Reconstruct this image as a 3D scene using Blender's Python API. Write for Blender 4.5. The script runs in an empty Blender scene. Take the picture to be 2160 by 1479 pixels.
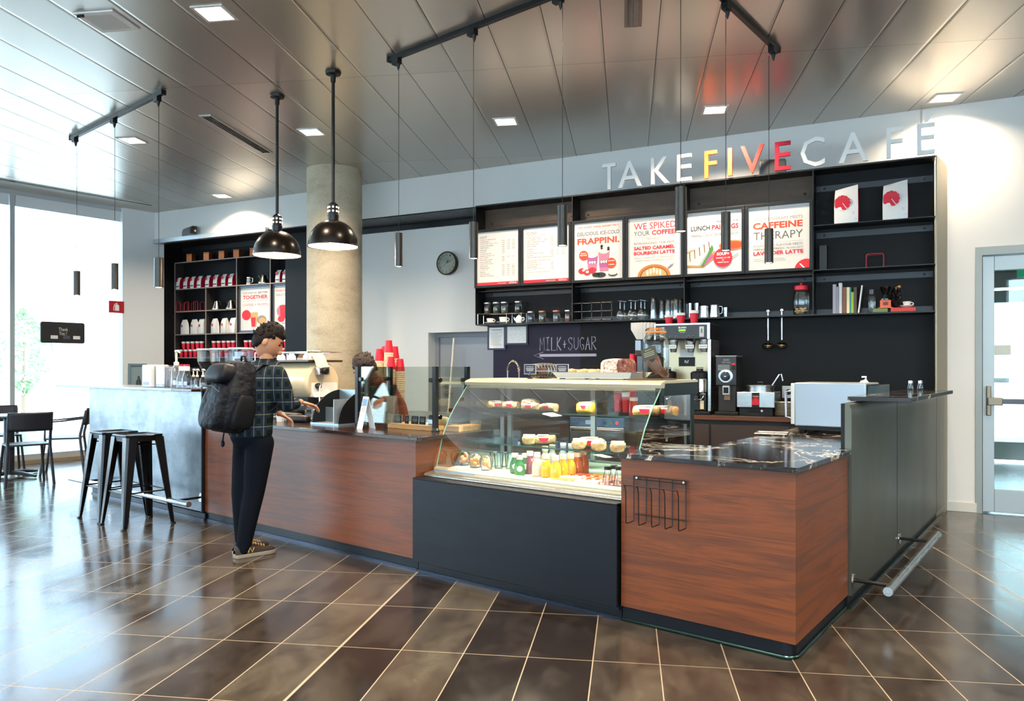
import bpy, math, random
from mathutils import Vector as V, Matrix as Mx
random.seed(7)
sc = bpy.context.scene
COL = sc.collection
PI = math.pi
EYE = 1.32
FPX = 1620.0        # focal length in pixels for a 2160 pixel wide picture
HOR = 777.0         # picture row of the eye level

# ---------------------------------------------------------------- camera
cd = bpy.data.cameras.new('camera')
cam = bpy.data.objects.new('camera', cd)
COL.objects.link(cam)
cam.location = (0, 0, EYE)
cam.rotation_euler = (PI / 2, 0, 0)
cd.sensor_fit = 'HORIZONTAL'
cd.sensor_width = 36
cd.lens = 36 * FPX / 2160
cd.shift_y = (HOR - 739.5) / 2160
cd.clip_end = 200
sc.camera = cam
sc.view_settings.view_transform = 'Standard'
sc.view_settings.look = 'None'
sc.view_settings.exposure = -0.27
sc.view_settings.gamma = 1
sc.view_settings.use_curve_mapping = False
sc.cycles.use_denoising = True
sc.cycles.max_bounces = 10
sc.cycles.transparent_max_bounces = 24
sc.cycles.sample_clamp_indirect = 6
sc.cycles.caustics_reflective = False
sc.cycles.caustics_refractive = False

# ---------------------------------------------------------------- daylight
w = bpy.data.worlds.new('sky')
sc.world = w
w.use_nodes = True
bg = w.node_tree.nodes['Background']
bg.inputs[0].default_value = (0.66, 0.83, 1.0, 1)
bg.inputs[1].default_value = 18.0

# ---------------------------------------------------------------- frames of reference (floor plan)
def frame(x, y, a):
    return Mx.Translation((x, y, 0)) @ Mx.Rotation(a, 4, 'Z')
FW = frame(4.25, 7.02, math.atan2(-.4539, .891))      # back wall, x along the wall, y into it
FC = frame(1.271, 3.44, math.atan2(-.633, .774))      # counter fronts, origin at the walnut corner
FS = frame(1.857, 4.2, math.atan2(-.597, .802))       # steel side bar, y along it
FN = frame(-5.6, 12.04, math.atan2(-.608, .794))      # window wall, -y along it towards the room
FT = frame(0, 0, -.1497)                              # floor tiles and ceiling panels
F0 = Mx.Identity(4)

def ray(px, py):
    return V(((px - 1080) / FPX, 1, (HOR - py) / FPX))
def on(Fm, y, px, py):
    "x and z on the plane y of a frame, seen along the photograph's ray"
    i = Fm.inverted()
    o = i @ V((0, 0, EYE)); d = i.to_3x3() @ ray(px, py)
    p = o + d * ((y - o.y) / d.y)
    return p.x, p.z
def onz(Fm, z, px, py):
    d = ray(px, py)
    p = Fm.inverted() @ (V((0, 0, EYE)) + d * ((z - EYE) / d.z))
    return p.x, p.y
def at(px, py, depth):
    return V((0, 0, EYE)) + ray(px, py) * depth

# ---------------------------------------------------------------- area lights and lamps outside the picture
WARM = (1.0, .82, .60)
def area(Fm, loc, size, power, col=WARM, spread=2.4, name='lamp_light'):
    l = bpy.data.lights.new(name, 'AREA')
    l.shape = 'SQUARE'; l.size = size; l.energy = power; l.color = col; l.spread = spread
    o = bpy.data.objects.new(name, l)
    COL.objects.link(o)
    o.matrix_world = Fm @ Mx.Translation(loc)
    return o
def spot(Fm, loc, power, angle=1.2, col=WARM, r=.03, name='spot_light', tilt=None):
    l = bpy.data.lights.new(name, 'SPOT')
    l.energy = power; l.spot_size = angle; l.spot_blend = .7; l.color = col; l.shadow_soft_size = r
    o = bpy.data.objects.new(name, l)
    COL.objects.link(o)
    o.matrix_world = Fm @ Mx.Translation(loc) @ (tilt or Mx.Identity(4))
    return o
# unseen downlights assumed to carry on in the grid, added as warm fill
DL = 74
for gy in (-2.9, -.3, 2.3):
    for gx in (-7.24, -5.23, -3.22, -1.19, .81, 2.82, 4.83):
        if gy > 2 and gx > -5 and gx < 3: pass
        area(FT, (gx, gy, 3.735), .2, DL)
for g in ((-.79, 4.9), (1.22, 4.9), (3.23, 4.9), (5.24, 4.9), (4.83, 7.1)):
    area(FT, (g[0], g[1], 3.735), .2, DL * (.4 if g[1] > 7 else 1))

# ---------------------------------------------------------------- materials
def lin(h):
    h = h.lstrip('#')
    c = [int(h[i:i + 2], 16) / 255 for i in (0, 2, 4)]
    return tuple(x / 12.92 if x < .04045 else ((x + .055) / 1.055) ** 2.4 for x in c) + (1,)
MATS = {}
def mat(name, col, r=.5, m=0., **kw):
    if name in MATS: return MATS[name]
    x = bpy.data.materials.new(name)
    x.use_nodes = True
    b = x.node_tree.nodes['Principled BSDF']
    b.inputs['Base Color'].default_value = lin(col) if isinstance(col, str) else tuple(col) + (1,)
    b.inputs['Roughness'].default_value = r
    b.inputs['Metallic'].default_value = m
    for k, v in kw.items():
        k = k.replace('_', ' ')
        if k == 'emit':
            b.inputs['Emission Color'].default_value = lin(v[0]); b.inputs['Emission Strength'].default_value = v[1]
        else:
            b.inputs[k].default_value = v
    MATS[name] = x
    return x
class NT:
    "small helper to wire procedural materials"
    def __init__(s, m):
        s.t = m.node_tree; s.b = s.t.nodes['Principled BSDF']
    def n(s, typ, **kw):
        x = s.t.nodes.new('ShaderNode' + typ)
        for k, v in kw.items():
            if k[0] == '_': setattr(x, k[1:], v)
            else:
                key = int(k[1:]) if k[0] == 'i' and k[1:].isdigit() else k
                s.put(x.inputs[key], v)
        return x
    def put(s, sock, v):
        if hasattr(v, 'is_output') or isinstance(v, bpy.types.NodeSocket): s.t.links.new(v, sock)
        elif isinstance(v, bpy.types.Node): s.t.links.new(v.outputs[0], sock)
        else: sock.default_value = v
    def math(s, op, a, b=0., c=0.):
        return s.n('Math', _operation=op, i0=a, i1=b, i2=c).outputs[0]
    def ramp(s, fac, stops, mode='LINEAR'):
        x = s.n('ValToRGB', i0=fac)
        cr = x.color_ramp; cr.interpolation = mode
        while len(cr.elements) < len(stops): cr.elements.new(.5)
        for e, (p, c) in zip(cr.elements, stops):
            e.position = p; e.color = lin(c) if isinstance(c, str) else (c, c, c, 1)
        return x.outputs[0]
    def mix(s, f, a, b, blend='MIX'):
        x = s.n('Mix', _data_type='RGBA', _blend_type=blend)
        s.put(x.inputs[0], f); s.put(x.inputs[6], a); s.put(x.inputs[7], b)
        return x.outputs[2]
    def coord(s, scale=(1, 1, 1), rot=(0, 0, 0)):
        tc = s.n('TexCoord')
        mp = s.n('Mapping', i0=tc.outputs['Object'], Scale=scale, Rotation=rot)
        return mp.outputs[0]
    def noise(s, co, scale, detail=4, rough=.5, dist=0.):
        return s.n('TexNoise', Vector=co, Scale=scale, Detail=detail, Roughness=rough, Distortion=dist).outputs[0]
    def bump(s, h, strength=.2, dist=.01):
        s.put(s.b.inputs['Normal'], s.n('Bump', Height=h, Strength=strength, Distance=dist))
    def base(s, c): s.put(s.b.inputs['Base Color'], c)
    def rough(s, c): s.put(s.b.inputs['Roughness'], c)

def thin_glass(name, tint, refl=.06, rough=0.):
    m = bpy.data.materials.new(name); m.use_nodes = True
    t = m.node_tree; t.nodes.clear()
    out = t.nodes.new('ShaderNodeOutputMaterial')
    tr = t.nodes.new('ShaderNodeBsdfTransparent'); tr.inputs[0].default_value = tuple(tint) + (1,)
    gl = t.nodes.new('ShaderNodeBsdfGlossy'); gl.inputs['Roughness'].default_value = rough
    lw = t.nodes.new('ShaderNodeLayerWeight'); lw.inputs[0].default_value = .25
    mp = t.nodes.new('ShaderNodeMapRange')
    mp.inputs['To Min'].default_value = refl; mp.inputs['To Max'].default_value = .8
    t.links.new(lw.outputs['Fresnel'], mp.inputs['Value'])
    mx = t.nodes.new('ShaderNodeMixShader')
    t.links.new(mp.outputs[0], mx.inputs[0]); t.links.new(tr.outputs[0], mx.inputs[1]); t.links.new(gl.outputs[0], mx.inputs[2])
    t.links.new(mx.outputs[0], out.inputs[0])
    MATS[name] = m
    return m

WALL = mat('wall paint', '#dddcd8', .6)
k = NT(WALL); k.bump(k.noise(k.coord(), 90, 3), .04, .004)
WALLL = mat('window wall paint', '#dfe3e4', .6)
TRIM = mat('painted trim', '#cfcec5', .5)
BLACK = mat('blackened steel', '#15171b', .38, .3)
k = NT(BLACK); k.rough(k.ramp(k.noise(k.coord((2, 2, 6)), 3, 5), [(0., .3), (1., .5)]))
NAVY = mat('dark blackboard paint', '#17171f', .55)
NAVY.node_tree.nodes['Principled BSDF'].inputs['Specular IOR Level'].default_value = .2
k = NT(NAVY); k.base(k.ramp(k.noise(k.coord(), 1.5, 5), [(.3, '#07090c'), (.7, '#0c0e12')]))
PURP = mat('violet blackboard paint', '#1d1a36', .5)
PURP.node_tree.nodes['Principled BSDF'].inputs['Specular IOR Level'].default_value = .25
k = NT(PURP); k.base(k.ramp(k.noise(k.coord(), 2.5, 6), [(.3, '#141226'), (.7, '#1d1a33')]))
WHITE = mat('white plastic', '#e8e6e2', .4)
CREAM = mat('cream', '#e6dcc8', .5)
RED = mat('red', '#c8102e', .45)
DKRED = mat('dark red', '#7d0f20', .5)
STEEL = mat('brushed steel', '#b9bbbd', .28, 1.)
k = NT(STEEL); k.rough(k.ramp(k.noise(k.coord((1, 1, 60)), 6, 3), [(.2, .25), (.8, .32)]))
CHROME = mat('polished chrome', '#d8d8d8', .08, 1.)
ALU = mat('anodised aluminium', '#b4b6b4', .4, .6)
MBLK = mat('matte black', '#111214', .45, Specular_IOR_Level=.3)
GLOSSB = mat('glossy black', '#0b0b0c', .12)
PAPER = mat('paper', '#ecebe7', .6)
GLASS = thin_glass('clear glass', (.94, .97, .96), .05)
GLASSW = thin_glass('glassware', (.92, .95, .96), .16)
DGLASS = thin_glass('tinted glass', (.5, .55, .55), .05)
GGLASS = thin_glass('greenish glass', (.90, .95, .92), .05)
BULB = mat('lit lamp', '#ffffff', .5, emit=('#fff0dc', 9.0))

# walnut veneer: grain runs along local x
WOOD = mat('walnut veneer', '#7a4527', .42)
k = NT(WOOD)
co = k.coord((.5, .55, 9))
wv = k.noise(co, 1.3, 8, .62, .9)
fine = k.noise(k.coord((2, 2.5, 140)), 2.2, 3, .6)
c1 = k.ramp(wv, [(.27, '#2e160a'), (.42, '#55290f'), (.52, '#783c14'), (.60, '#4d250d'), (.74, '#874a1d')])
k.base(k.mix(.4, c1, k.ramp(fine, [(.3, '#331809'), (.7, '#7d4522')])))
k.rough(k.ramp(fine, [(.3, .36), (.7, .5)]))
PINE = mat('pale timber', '#c9935a', .5)
k = NT(PINE); k.base(k.ramp(k.noise(k.coord((1, 8, 8)), 4, 5, .6), [(.3, '#b57b42'), (.7, '#dcae78')]))
# black marble with white veins
MARB = mat('black marble', '#0e0d0e', .12)
k = NT(MARB)
co = k.coord((1, 1.0, 1), (0, 0, .9))
n1 = k.noise(co, 1.7, 7, .6, .7)
v1 = k.math('ABSOLUTE', k.math('SUBTRACT', n1, .5))
vein = k.ramp(v1, [(0, 1.), (.006, .35), (.016, 0.)])
n2 = k.noise(k.coord((1, 1, 1), (0, 0, .4)), 5, 5, .6, .4)
v2 = k.ramp(k.math('ABSOLUTE', k.math('SUBTRACT', n2, .52)), [(0, .5), (.008, 0.)])
patch = k.ramp(k.noise(k.coord(), 1.1, 2), [(.45, 0.), (.65, 1.)])
vv = k.math('MAXIMUM', vein, k.math('MULTIPLY', v2, patch))
k.base(k.mix(vv, k.ramp(k.noise(k.coord(), 6, 5), [(.3, '#0b0a0b'), (.7, '#221b18')]), lin('#cfc8bd')))
# raw cast concrete
CONC = mat('cast concrete', '#b3a48a', .7)
k = NT(CONC)
a = k.noise(k.coord((1, 1, 2.2)), 2.2, 7, .62)
b_ = k.noise(k.coord(), 40, 3, .6)
pit = k.ramp(k.n('TexVoronoi', Vector=k.coord(), Scale=16).outputs[0], [(.03, 0.), (.07, 1.)])
k.base(k.mix(k.math('SUBTRACT', 1., pit), k.mix(.22, k.ramp(a, [(.3, '#9c8f78'), (.5, '#b9ab91'), (.7, '#c9bda6')]), k.ramp(b_, [(.3, '#8f8168'), (.7, '#d0c4ad')])), lin('#6d6252')))
k.bump(b_, .15, .004)
# hot rolled steel sheet
SHEET = mat('waxed steel sheet', '#4f5049', .34, .8, Specular_IOR_Level=.4)
k = NT(SHEET)
a = k.noise(k.coord((1.2, 1.2, .6)), 1.6, 5, .5)
k.base(k.ramp(a, [(.3, '#585950'), (.7, '#66675d')]))
k.rough(k.ramp(k.noise(k.coord((1, 1, .4)), 2, 4, .5), [(.3, .34), (.7, .42)]))
SHEETL = mat('galvanised steel sheet', '#a9adb0', .32, .8)
k = NT(SHEETL)
a = k.noise(k.coord((1.2, 1.2, 1.2)), 3, 7, .65)
k.base(k.ramp(a, [(.3, '#5a6168'), (.7, '#868c92')]))
k.rough(k.ramp(k.noise(k.coord((1, 1, 5)), 6, 6, .65), [(.3, .26), (.7, .42)]))
DPANEL = mat('dark blue steel', '#1a1e26', .45, .2, Specular_IOR_Level=.3)
k = NT(DPANEL)
k.base(k.ramp(k.noise(k.coord((1, 2, 8)), 2, 6, .6), [(.3, '#080b11'), (.7, '#0f131d')]))

# floor tiles: object coordinates are the tile frame
FLOOR = mat('stone floor tile', '#57493d', .2)
k = NT(FLOOR)
tc = k.n('TexCoord')
sp = k.n('SeparateXYZ', i0=tc.outputs['Object'])
TX, TY, TA, TB = -1.6455, 3.4805, .2979, .635
u = k.math('DIVIDE', k.math('SUBTRACT', sp.outputs[0], TX), TA)
v = k.math('DIVIDE', k.math('SUBTRACT', sp.outputs[1], TY), TB)
cu, cv = k.math('FLOOR', u), k.math('FLOOR', v)
def near(x, cell, wd):
    f = k.math('FRACT', x)
    d = k.math('MULTIPLY', k.math('MINIMUM', f, k.math('SUBTRACT', 1., f)), cell)
    return k.math('LESS_THAN', d, wd)
grout = k.math('MAXIMUM', near(u, TA, .0026), near(v, TB, .0022))
# two wide movement joints
for cc in (1., 13.):
    grout = k.math('MAXIMUM', grout, k.math('LESS_THAN', k.math('ABSOLUTE', k.math('SUBTRACT', u, cc)), .022))
cols = {-9: .45, -8: .6, -7: .4, -6: .55, -5: .5, -4: .6, -3: .45, -2: .5, -1: .3, 0: .62, 1: .05, 2: .62, 3: .08, 4: .05, 5: .45, 6: .38, 7: .35, 8: .4, 9: .34, 10: .42, 11: .18, 12: .44, 13: .5, 14: .42}
lo = -10
stops = [((c - lo) / 26 + .002, g) for c, g in sorted(cols.items())]
cval = k.ramp(k.math('DIVIDE', k.math('SUBTRACT', k.math('ADD', cu, .5), lo), 26.), stops, 'CONSTANT')
cell = k.n('CombineXYZ', i0=cu, i1=cv)
rnd = k.n('TexWhiteNoise', _noise_dimensions='3D', Vector=cell).outputs[0]
tone = k.math('ADD', cval, k.math('MULTIPLY', k.math('SUBTRACT', rnd, .5), .22))
cloud = k.noise(k.n('Mapping', i0=tc.outputs['Object'], Scale=(1, .5, 1)).outputs[0], 5, 8, .66, .3)
tone = k.math('ADD', tone, k.math('MULTIPLY', k.math('SUBTRACT', cloud, .5), 1.5))
tcol = k.ramp(tone, [(0., '#201a17'), (.35, '#352e29'), (.7, '#4d473e'), (1., '#5b554b')])
k.base(k.mix(grout, tcol, lin('#8f8270')))
k.rough(k.math('ADD', k.ramp(cloud, [(.3, .11), (.7, .22)]), k.math('MULTIPLY', grout, .4)))
k.b.inputs['Specular IOR Level'].default_value = .62
k.bump(k.math('SUBTRACT', k.math('MULTIPLY', cloud, .12), grout), .12, .003)

# metal ceiling panels
CEIL = mat('metal ceiling panel', '#a8a49e', .3, .8)
k = NT(CEIL)
tc = k.n('TexCoord')
sp = k.n('SeparateXYZ', i0=tc.outputs['Object'])
CX, CY, CA, CB = -.583, 6.155, .4005, 2.58
u = k.math('DIVIDE', k.math('SUBTRACT', sp.outputs[0], CX), CA)
v = k.math('DIVIDE', k.math('SUBTRACT', sp.outputs[1], CY), CB)
cell = k.n('CombineXYZ', i0=k.math('FLOOR', u), i1=k.math('FLOOR', v))
rnd = k.n('TexWhiteNoise', _noise_dimensions='3D', Vector=cell).outputs[0]
seam = k.math('MAXIMUM', near(u, CA, .0035), near(v, CB, .002))
brush = k.noise(k.n('Mapping', i0=tc.outputs['Object'], Scale=(.6, 30, 1)).outputs[0], 4, 4, .6)
k.base(k.mix(seam, k.mix(.035, k.ramp(rnd, [(0., '#c2bdb5'), (1., '#d0cac2')]), k.ramp(brush, [(.3, '#bfb9b1'), (.7, '#d6d0c8')])), lin('#191817')))
k.rough(.28)
fu = k.math('FRACT', u)
edge = k.math('MULTIPLY', k.math('MINIMUM', fu, k.math('SUBTRACT', 1., fu)), CA)
k.bump(k.ramp(k.math('DIVIDE', edge, .02), [(0., 0.), (1., 1.)]), .5, .004)
k.put(k.b.inputs['Metallic'], k.math('SUBTRACT', .8, k.math('MULTIPLY', seam, .8)))

# ---------------------------------------------------------------- mesh builder
_txt = {}
def text_mesh(s, off=0., spacing=1.):
    key = (s, off, spacing)
    if key not in _txt:
        c = bpy.data.curves.new('t', 'FONT')
        c.body = s; c.resolution_u = 2; c.offset = off; c.space_character = spacing
        o = bpy.data.objects.new('t', c)
        COL.objects.link(o)
        dg = bpy.context.evaluated_depsgraph_get()
        me = bpy.data.meshes.new_from_object(o.evaluated_get(dg))
        vs = [v.co.copy() for v in me.vertices]; fs = [tuple(p.vertices) for p in me.polygons]
        bpy.data.objects.remove(o); bpy.data.curves.remove(c); bpy.data.meshes.remove(me)
        _txt[key] = (vs, fs)
    return _txt[key]

class B:
    def __init__(s, M=None):
        s.v = []; s.f = []; s.mi = []; s.M = M or Mx.Identity(4); s.m = 0
    def add(s, vs, fs):
        n = len(s.v)
        s.v += [tuple(s.M @ V(p)) for p in vs]
        s.f += [tuple(i + n for i in f) for f in fs]
        s.mi += [s.m] * len(fs)
        return s
    def mat(s, i): s.m = i; return s
    def at(s, M): s.M = M; return s
    def box(s, x0, x1, y0, y1, z0, z1):
        x0, x1 = min(x0, x1), max(x0, x1); y0, y1 = min(y0, y1), max(y0, y1); z0, z1 = min(z0, z1), max(z0, z1)
        return s.add([(x0, y0, z0), (x1, y0, z0), (x1, y1, z0), (x0, y1, z0), (x0, y0, z1), (x1, y0, z1), (x1, y1, z1), (x0, y1, z1)],
                     [(0, 3, 2, 1), (4, 5, 6, 7), (0, 1, 5, 4), (1, 2, 6, 5), (2, 3, 7, 6), (3, 0, 4, 7)])
    def prism(s, poly, a, b, axis='z'):
        "extrude a counter-clockwise polygon along an axis from a to b"
        n = len(poly)
        P = {'z': lambda p, t: (p[0], p[1], t), 'x': lambda p, t: (t, p[0], p[1]), 'y': lambda p, t: (p[0], t, p[1])}[axis]
        vs = [P(p, a) for p in poly] + [P(p, b) for p in poly]
        fs = [tuple(range(n))[::-1], tuple(range(n, 2 * n))] + [(i, (i + 1) % n, n + (i + 1) % n, n + i) for i in range(n)]
        if axis == 'y': fs = [f[::-1] for f in fs]
        return s.add(vs, fs)
    def lathe(s, prof, c=(0, 0, 0), n=24, cap=True):
        vs = []; fs = []
        for r, z in prof:
            for i in range(n):
                a = 2 * PI * i / n
                vs.append((c[0] + r * math.cos(a), c[1] + r * math.sin(a), c[2] + z))
        for j in range(len(prof) - 1):
            for i in range(n):
                k2 = (i + 1) % n
                fs.append((j * n + i, j * n + k2, (j + 1) * n + k2, (j + 1) * n + i))
        if cap and prof[0][0] > 1e-6: fs.append(tuple(range(n))[::-1])
        if cap and prof[-1][0] > 1e-6: fs.append(tuple(range((len(prof) - 1) * n, len(prof) * n)))
        return s.add(vs, fs)
    def tube(s, pts, r, n=8, closed=False, flat=1.):
        pts = [V(p) for p in pts]; m = len(pts)
        rs = r if isinstance(r, (list, tuple)) else [r] * m
        vs = []; fs = []; ref = None
        for i, p in enumerate(pts):
            if closed: t = pts[(i + 1) % m] - pts[i - 1]
            else: t = pts[min(i + 1, m - 1)] - pts[max(i - 1, 0)]
            t.normalize()
            if ref is None: ref = V((0, 0, 1)) if abs(t.z) < .9 else V((1, 0, 0))
            a = ref - t * ref.dot(t)
            if a.length < 1e-5: a = t.orthogonal()
            a.normalize(); b = t.cross(a); ref = a
            for j in range(n):
                an = 2 * PI * (j + .5) / n
                vs.append(p + (a * math.cos(an) * flat + b * math.sin(an)) * rs[i])
        for i in range(m if closed else m - 1):
            i2 = (i + 1) % m
            for j in range(n):
                j2 = (j + 1) % n
                fs.append((i * n + j, i * n + j2, i2 * n + j2, i2 * n + j))
        if not closed: fs += [tuple(range(n))[::-1], tuple(range((m - 1) * n, m * n))]
        return s.add(vs, fs)
    def ball(s, c, rx, ry=None, rz=None, n=16, m=10):
        ry = ry or rx; rz = rz or rx
        vs = [(c[0], c[1], c[2] - rz)]; fs = []
        for j in range(1, m):
            a = PI * j / m - PI / 2
            for i in range(n):
                b = 2 * PI * i / n
                vs.append((c[0] + rx * math.cos(a) * math.cos(b), c[1] + ry * math.cos(a) * math.sin(b), c[2] + rz * math.sin(a)))
        vs.append((c[0], c[1], c[2] + rz)); t = len(vs) - 1
        for i in range(n):
            k2 = (i + 1) % n
            fs.append((0, 1 + k2, 1 + i)); fs.append((t, t - n + i, t - n + k2))
            for j in range(m - 2):
                fs.append((1 + j * n + i, 1 + j * n + k2, 1 + (j + 1) * n + k2, 1 + (j + 1) * n + i))
        return s.add(vs, fs)
    def grid(s, rows):
        "surface through rows of points"
        n = len(rows[0]); vs = [p for r in rows for p in r]
        fs = [(j * n + i, j * n + i + 1, (j + 1) * n + i + 1, (j + 1) * n + i) for j in range(len(rows) - 1) for i in range(n - 1)]
        return s.add(vs, fs)
    def text(s, t, x0, x1, z0, z1, y=0., off=0., depth=0., spacing=1., fit=True):
        "lettering facing -y, fitted into a rectangle"
        vs, fs = text_mesh(t, off, spacing)
        if not vs: return s
        ax, bx = min(v.x for v in vs), max(v.x for v in vs); ay, by = min(v.y for v in vs), max(v.y for v in vs)
        sx = (x1 - x0) / (bx - ax); sz = (z1 - z0) / (by - ay)
        if not fit: sx = min(sx, sz)
        P = [(x0 + (v.x - ax) * sx, y, z0 + (v.y - ay) * sz) for v in vs]
        s.add(P, fs)
        if depth:
            n = len(P); cnt = {}
            for f in fs:
                for i in range(len(f)):
                    e = (f[i], f[(i + 1) % len(f)]); cnt[e] = 1
            side = [(a, b) for a, b in cnt if (b, a) not in cnt]
            s.add(P + [(p[0], p[1] + depth, p[2]) for p in P], [(b, a, a + n, b + n) for a, b in side])
            s.add([(p[0], p[1] + depth, p[2]) for p in P], [f[::-1] for f in fs])
        return s
    def ob(s, name, mats, parent=None, smooth=35, bevel=0., seg=2):
        me = bpy.data.meshes.new(name)
        me.from_pydata(s.v, [], s.f)
        for m_ in (mats if isinstance(mats, (list, tuple)) else [mats]): me.materials.append(m_)
        if any(s.mi): me.polygons.foreach_set('material_index', s.mi)
        me.update()
        if smooth:
            me.shade_smooth(); me.set_sharp_from_angle(angle=math.radians(smooth))
        o = bpy.data.objects.new(name, me)
        COL.objects.link(o)
        if parent is not None: o.parent = parent
        if bevel:
            md = o.modifiers.new('bevel', 'BEVEL'); md.width = bevel; md.segments = seg; md.limit_method = 'ANGLE'
        return o

def tag(o, label, cat, group=None, kind=None):
    o['label'] = label; o['category'] = cat
    if group: o['group'] = group
    if kind: o['kind'] = kind
    return o
def thing(name, label, cat, Fm=F0, loc=(0, 0, 0), rot=0., group=None):
    o = bpy.data.objects.new(name, None)
    o.empty_display_size = .1
    COL.objects.link(o)
    o.matrix_world = Fm @ Mx.Translation(loc) @ Mx.Rotation(rot, 4, 'Z')
    return tag(o, label, cat, group)
def place(o, Fm, loc, rot=0.):
    o.matrix_world = Fm @ Mx.Translation(loc) @ Mx.Rotation(rot, 4, 'Z')
    return o
def kids(o): return [c for c in COL.objects if c.parent == o]
def dup(o, Fm, loc, rot=0., label=None, scale=1.):
    c = o.copy(); COL.objects.link(c)
    for ch in KID[o.name] if o.name in KID else KID.setdefault(o.name, kids(o)):
        d = ch.copy(); COL.objects.link(d); d.parent = c
        for g in KID.setdefault(ch.name, kids(ch)):
            e = g.copy(); COL.objects.link(e); e.parent = d
    c.matrix_world = Fm @ Mx.Translation(loc) @ Mx.Rotation(rot, 4, 'Z') @ Mx.Scale(scale, 4)
    if label: c['label'] = label
    return c
KID = {}
def struct(b, name, m, Fm=F0, parent=None, **kw):
    o = b.ob(name, m, parent, **kw)
    if parent is None:
        o['kind'] = 'structure'; o.matrix_world = Fm
    return o
ORD = 'first second third fourth fifth sixth seventh eighth ninth tenth eleventh twelfth'.split()
def disc(b, cx, cz, r, y=0., n=28, a0=0., a1=2 * PI):
    "flat disc facing -y"
    pts = [(cx + r * math.cos(a0 + (a1 - a0) * i / n), y, cz + r * math.sin(a0 + (a1 - a0) * i / n)) for i in range(n + (a1 - a0 < 6.28))]
    if a1 - a0 < 6.28: pts.append((cx, y, cz))
    return b.add(pts, [tuple(range(len(pts)))])
# ================================================================ the room
K = FN @ V((0, 0, 0))
foot = [K.xy, (FW @ V((8, 0, 0))).xy, V((9, -6)), V((-17.8, -3.84))]
Ti = FT.inverted()
def tf(p): q = Ti @ V((p[0], p[1], 0)); return (q.x, q.y)
big = [(-21, -7), (13, -9), (16, 13), (-3, 22), (-9, 17)]
struct(B().prism([(-20, -8), (13, -8), (13, 16), (-12, 16)], -.1, 0), 'floor', FLOOR, FT, smooth=0)
# metal ceiling stops short of the window wall, a plaster strip and a slot diffuser follow
cpoly = [tf((FN @ V((.58, -20, 0))).xy), tf((9, -6)), tf((FW @ V((8, .05, 0))).xy), tf((FN @ V((.58, .12, 0))).xy)]
struct(B().prism(cpoly, 3.755, 3.85), 'ceiling', CEIL, FT, smooth=0)
struct(B().box(-.15, .58, -20, .3, 3.757, 3.85), 'trim_1', WALL, FN, smooth=0)

# window wall
FRAME = mat('window frame', '#b9c0c4', .45, .3)
CURB = mat('stone curb', '#8f8068', .7)
b = B().box(-.30, 0, -.5, .15, 0, 3.757)
struct(b, 'wall_left', WALLL, FN, smooth=0)
struct(B().box(-.2, .04, -20, -.5, 0, .05), 'trim_2', CURB, FN, smooth=0)
ys = [-.5 - 1.47 * i for i in range(14)]
BLIND = mat('roller blind', '#dfe4e6', .6)
for i in range(13):
    y1, y0 = ys[i], ys[i + 1]
    f = B().box(-.16, -.04, y0 - .03, y0 + .03, .05, 3.757).box(-.16, -.04, y0 + .03, y1 - (.03 if i else 0), .05, .125).box(-.16, -.04, y0 + .03, y1 - (.03 if i else 0), 3.70, 3.757)
    fo = struct(f, 'window_%d' % (i + 1), FRAME, FN, smooth=0)
    struct(B().box(-.105, -.095, y0 + .03, y1 - (.03 if i else 0), .125, 3.70), 'glass_pane', GLASS, FN, fo, smooth=0)
    struct(B().box(-.09, -.05, y0 + .04, y1 - .01 - (.03 if i else 0), 3.55, 3.70), 'roller_blind', BLIND, FN, fo, smooth=0)

# back wall: bulkhead, recessed wall under it, wall with the glass door
struct(B().box(-11.1, -.44, 0, .62, 3.30, 3.757), 'wall_back_upper', WALL, FW, smooth=0)
DX0, DX1, DZ = 0.0, 2.1, 2.425
struct(B().box(-.46, DX0, 0, .16, 0, 3.757).box(DX0, DX1, 0, .16, DZ, 3.757).box(DX1, 8, 0, .16, 0, 3.757), 'wall_right', WALL, FW, smooth=0)
struct(B().box(-.26, DX0 - .002, -.014, 0, 0, .088), 'baseboard_right', TRIM, FW, smooth=0, bevel=.003)
# niche back wall with a recessed service door
NX0, NX1, NZ = -6.32, -5.1, 1.80
struct(B().box(-11.3, NX0, .55, .75, 0, 3.30).box(NX0, NX1, .55, .75, NZ, 3.30).box(NX1, -.4, .55, .75, 0, 3.30), 'wall_back', WALL, FW, smooth=0)
DOORG = mat('grey door paint', '#a9adb4', .5)
d2 = struct(B().box(NX0, NX0 + .06, .72, .80, 0, NZ).box(NX1 - .06, NX1, .72, .80, 0, NZ).box(NX0 + .06, NX1 - .06, .72, .80, NZ - .06, NZ), 'door_2', mat('grey door frame', '#8b8f97', .5), FW, smooth=0)
struct(B().box(NX0 + .06, NX1 - .06, .76, .80, .01, NZ - .06), 'door_leaf', DOORG, FW, d2, smooth=0)
struct(B().box(NX0 + .08, NX1 - .1, .755, .76, .03, .35), 'kick_plate', STEEL, FW, d2, smooth=0)
hd = B().lathe([(.03, 0), (.03, .012)], n=16)
hb = B().at(Mx.Translation((NX0 + .16, .76, .98)) @ Mx.Rotation(PI / 2, 4, 'X')).lathe([(.032, 0), (.032, .014), (.012, .016), (.012, .05)], n=16)
hb.at(Mx.Translation((NX0 + .16, .76, 1.08)) @ Mx.Rotation(PI / 2, 4, 'X')).lathe([(.03, 0), (.03, .016)], n=16)
hb.at(Mx.Identity(4)).tube([(NX0 + .16, .712, .98), (NX0 + .29, .712, .98)], .01)
struct(hb, 'door_handle', CHROME, FW, d2)
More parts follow.
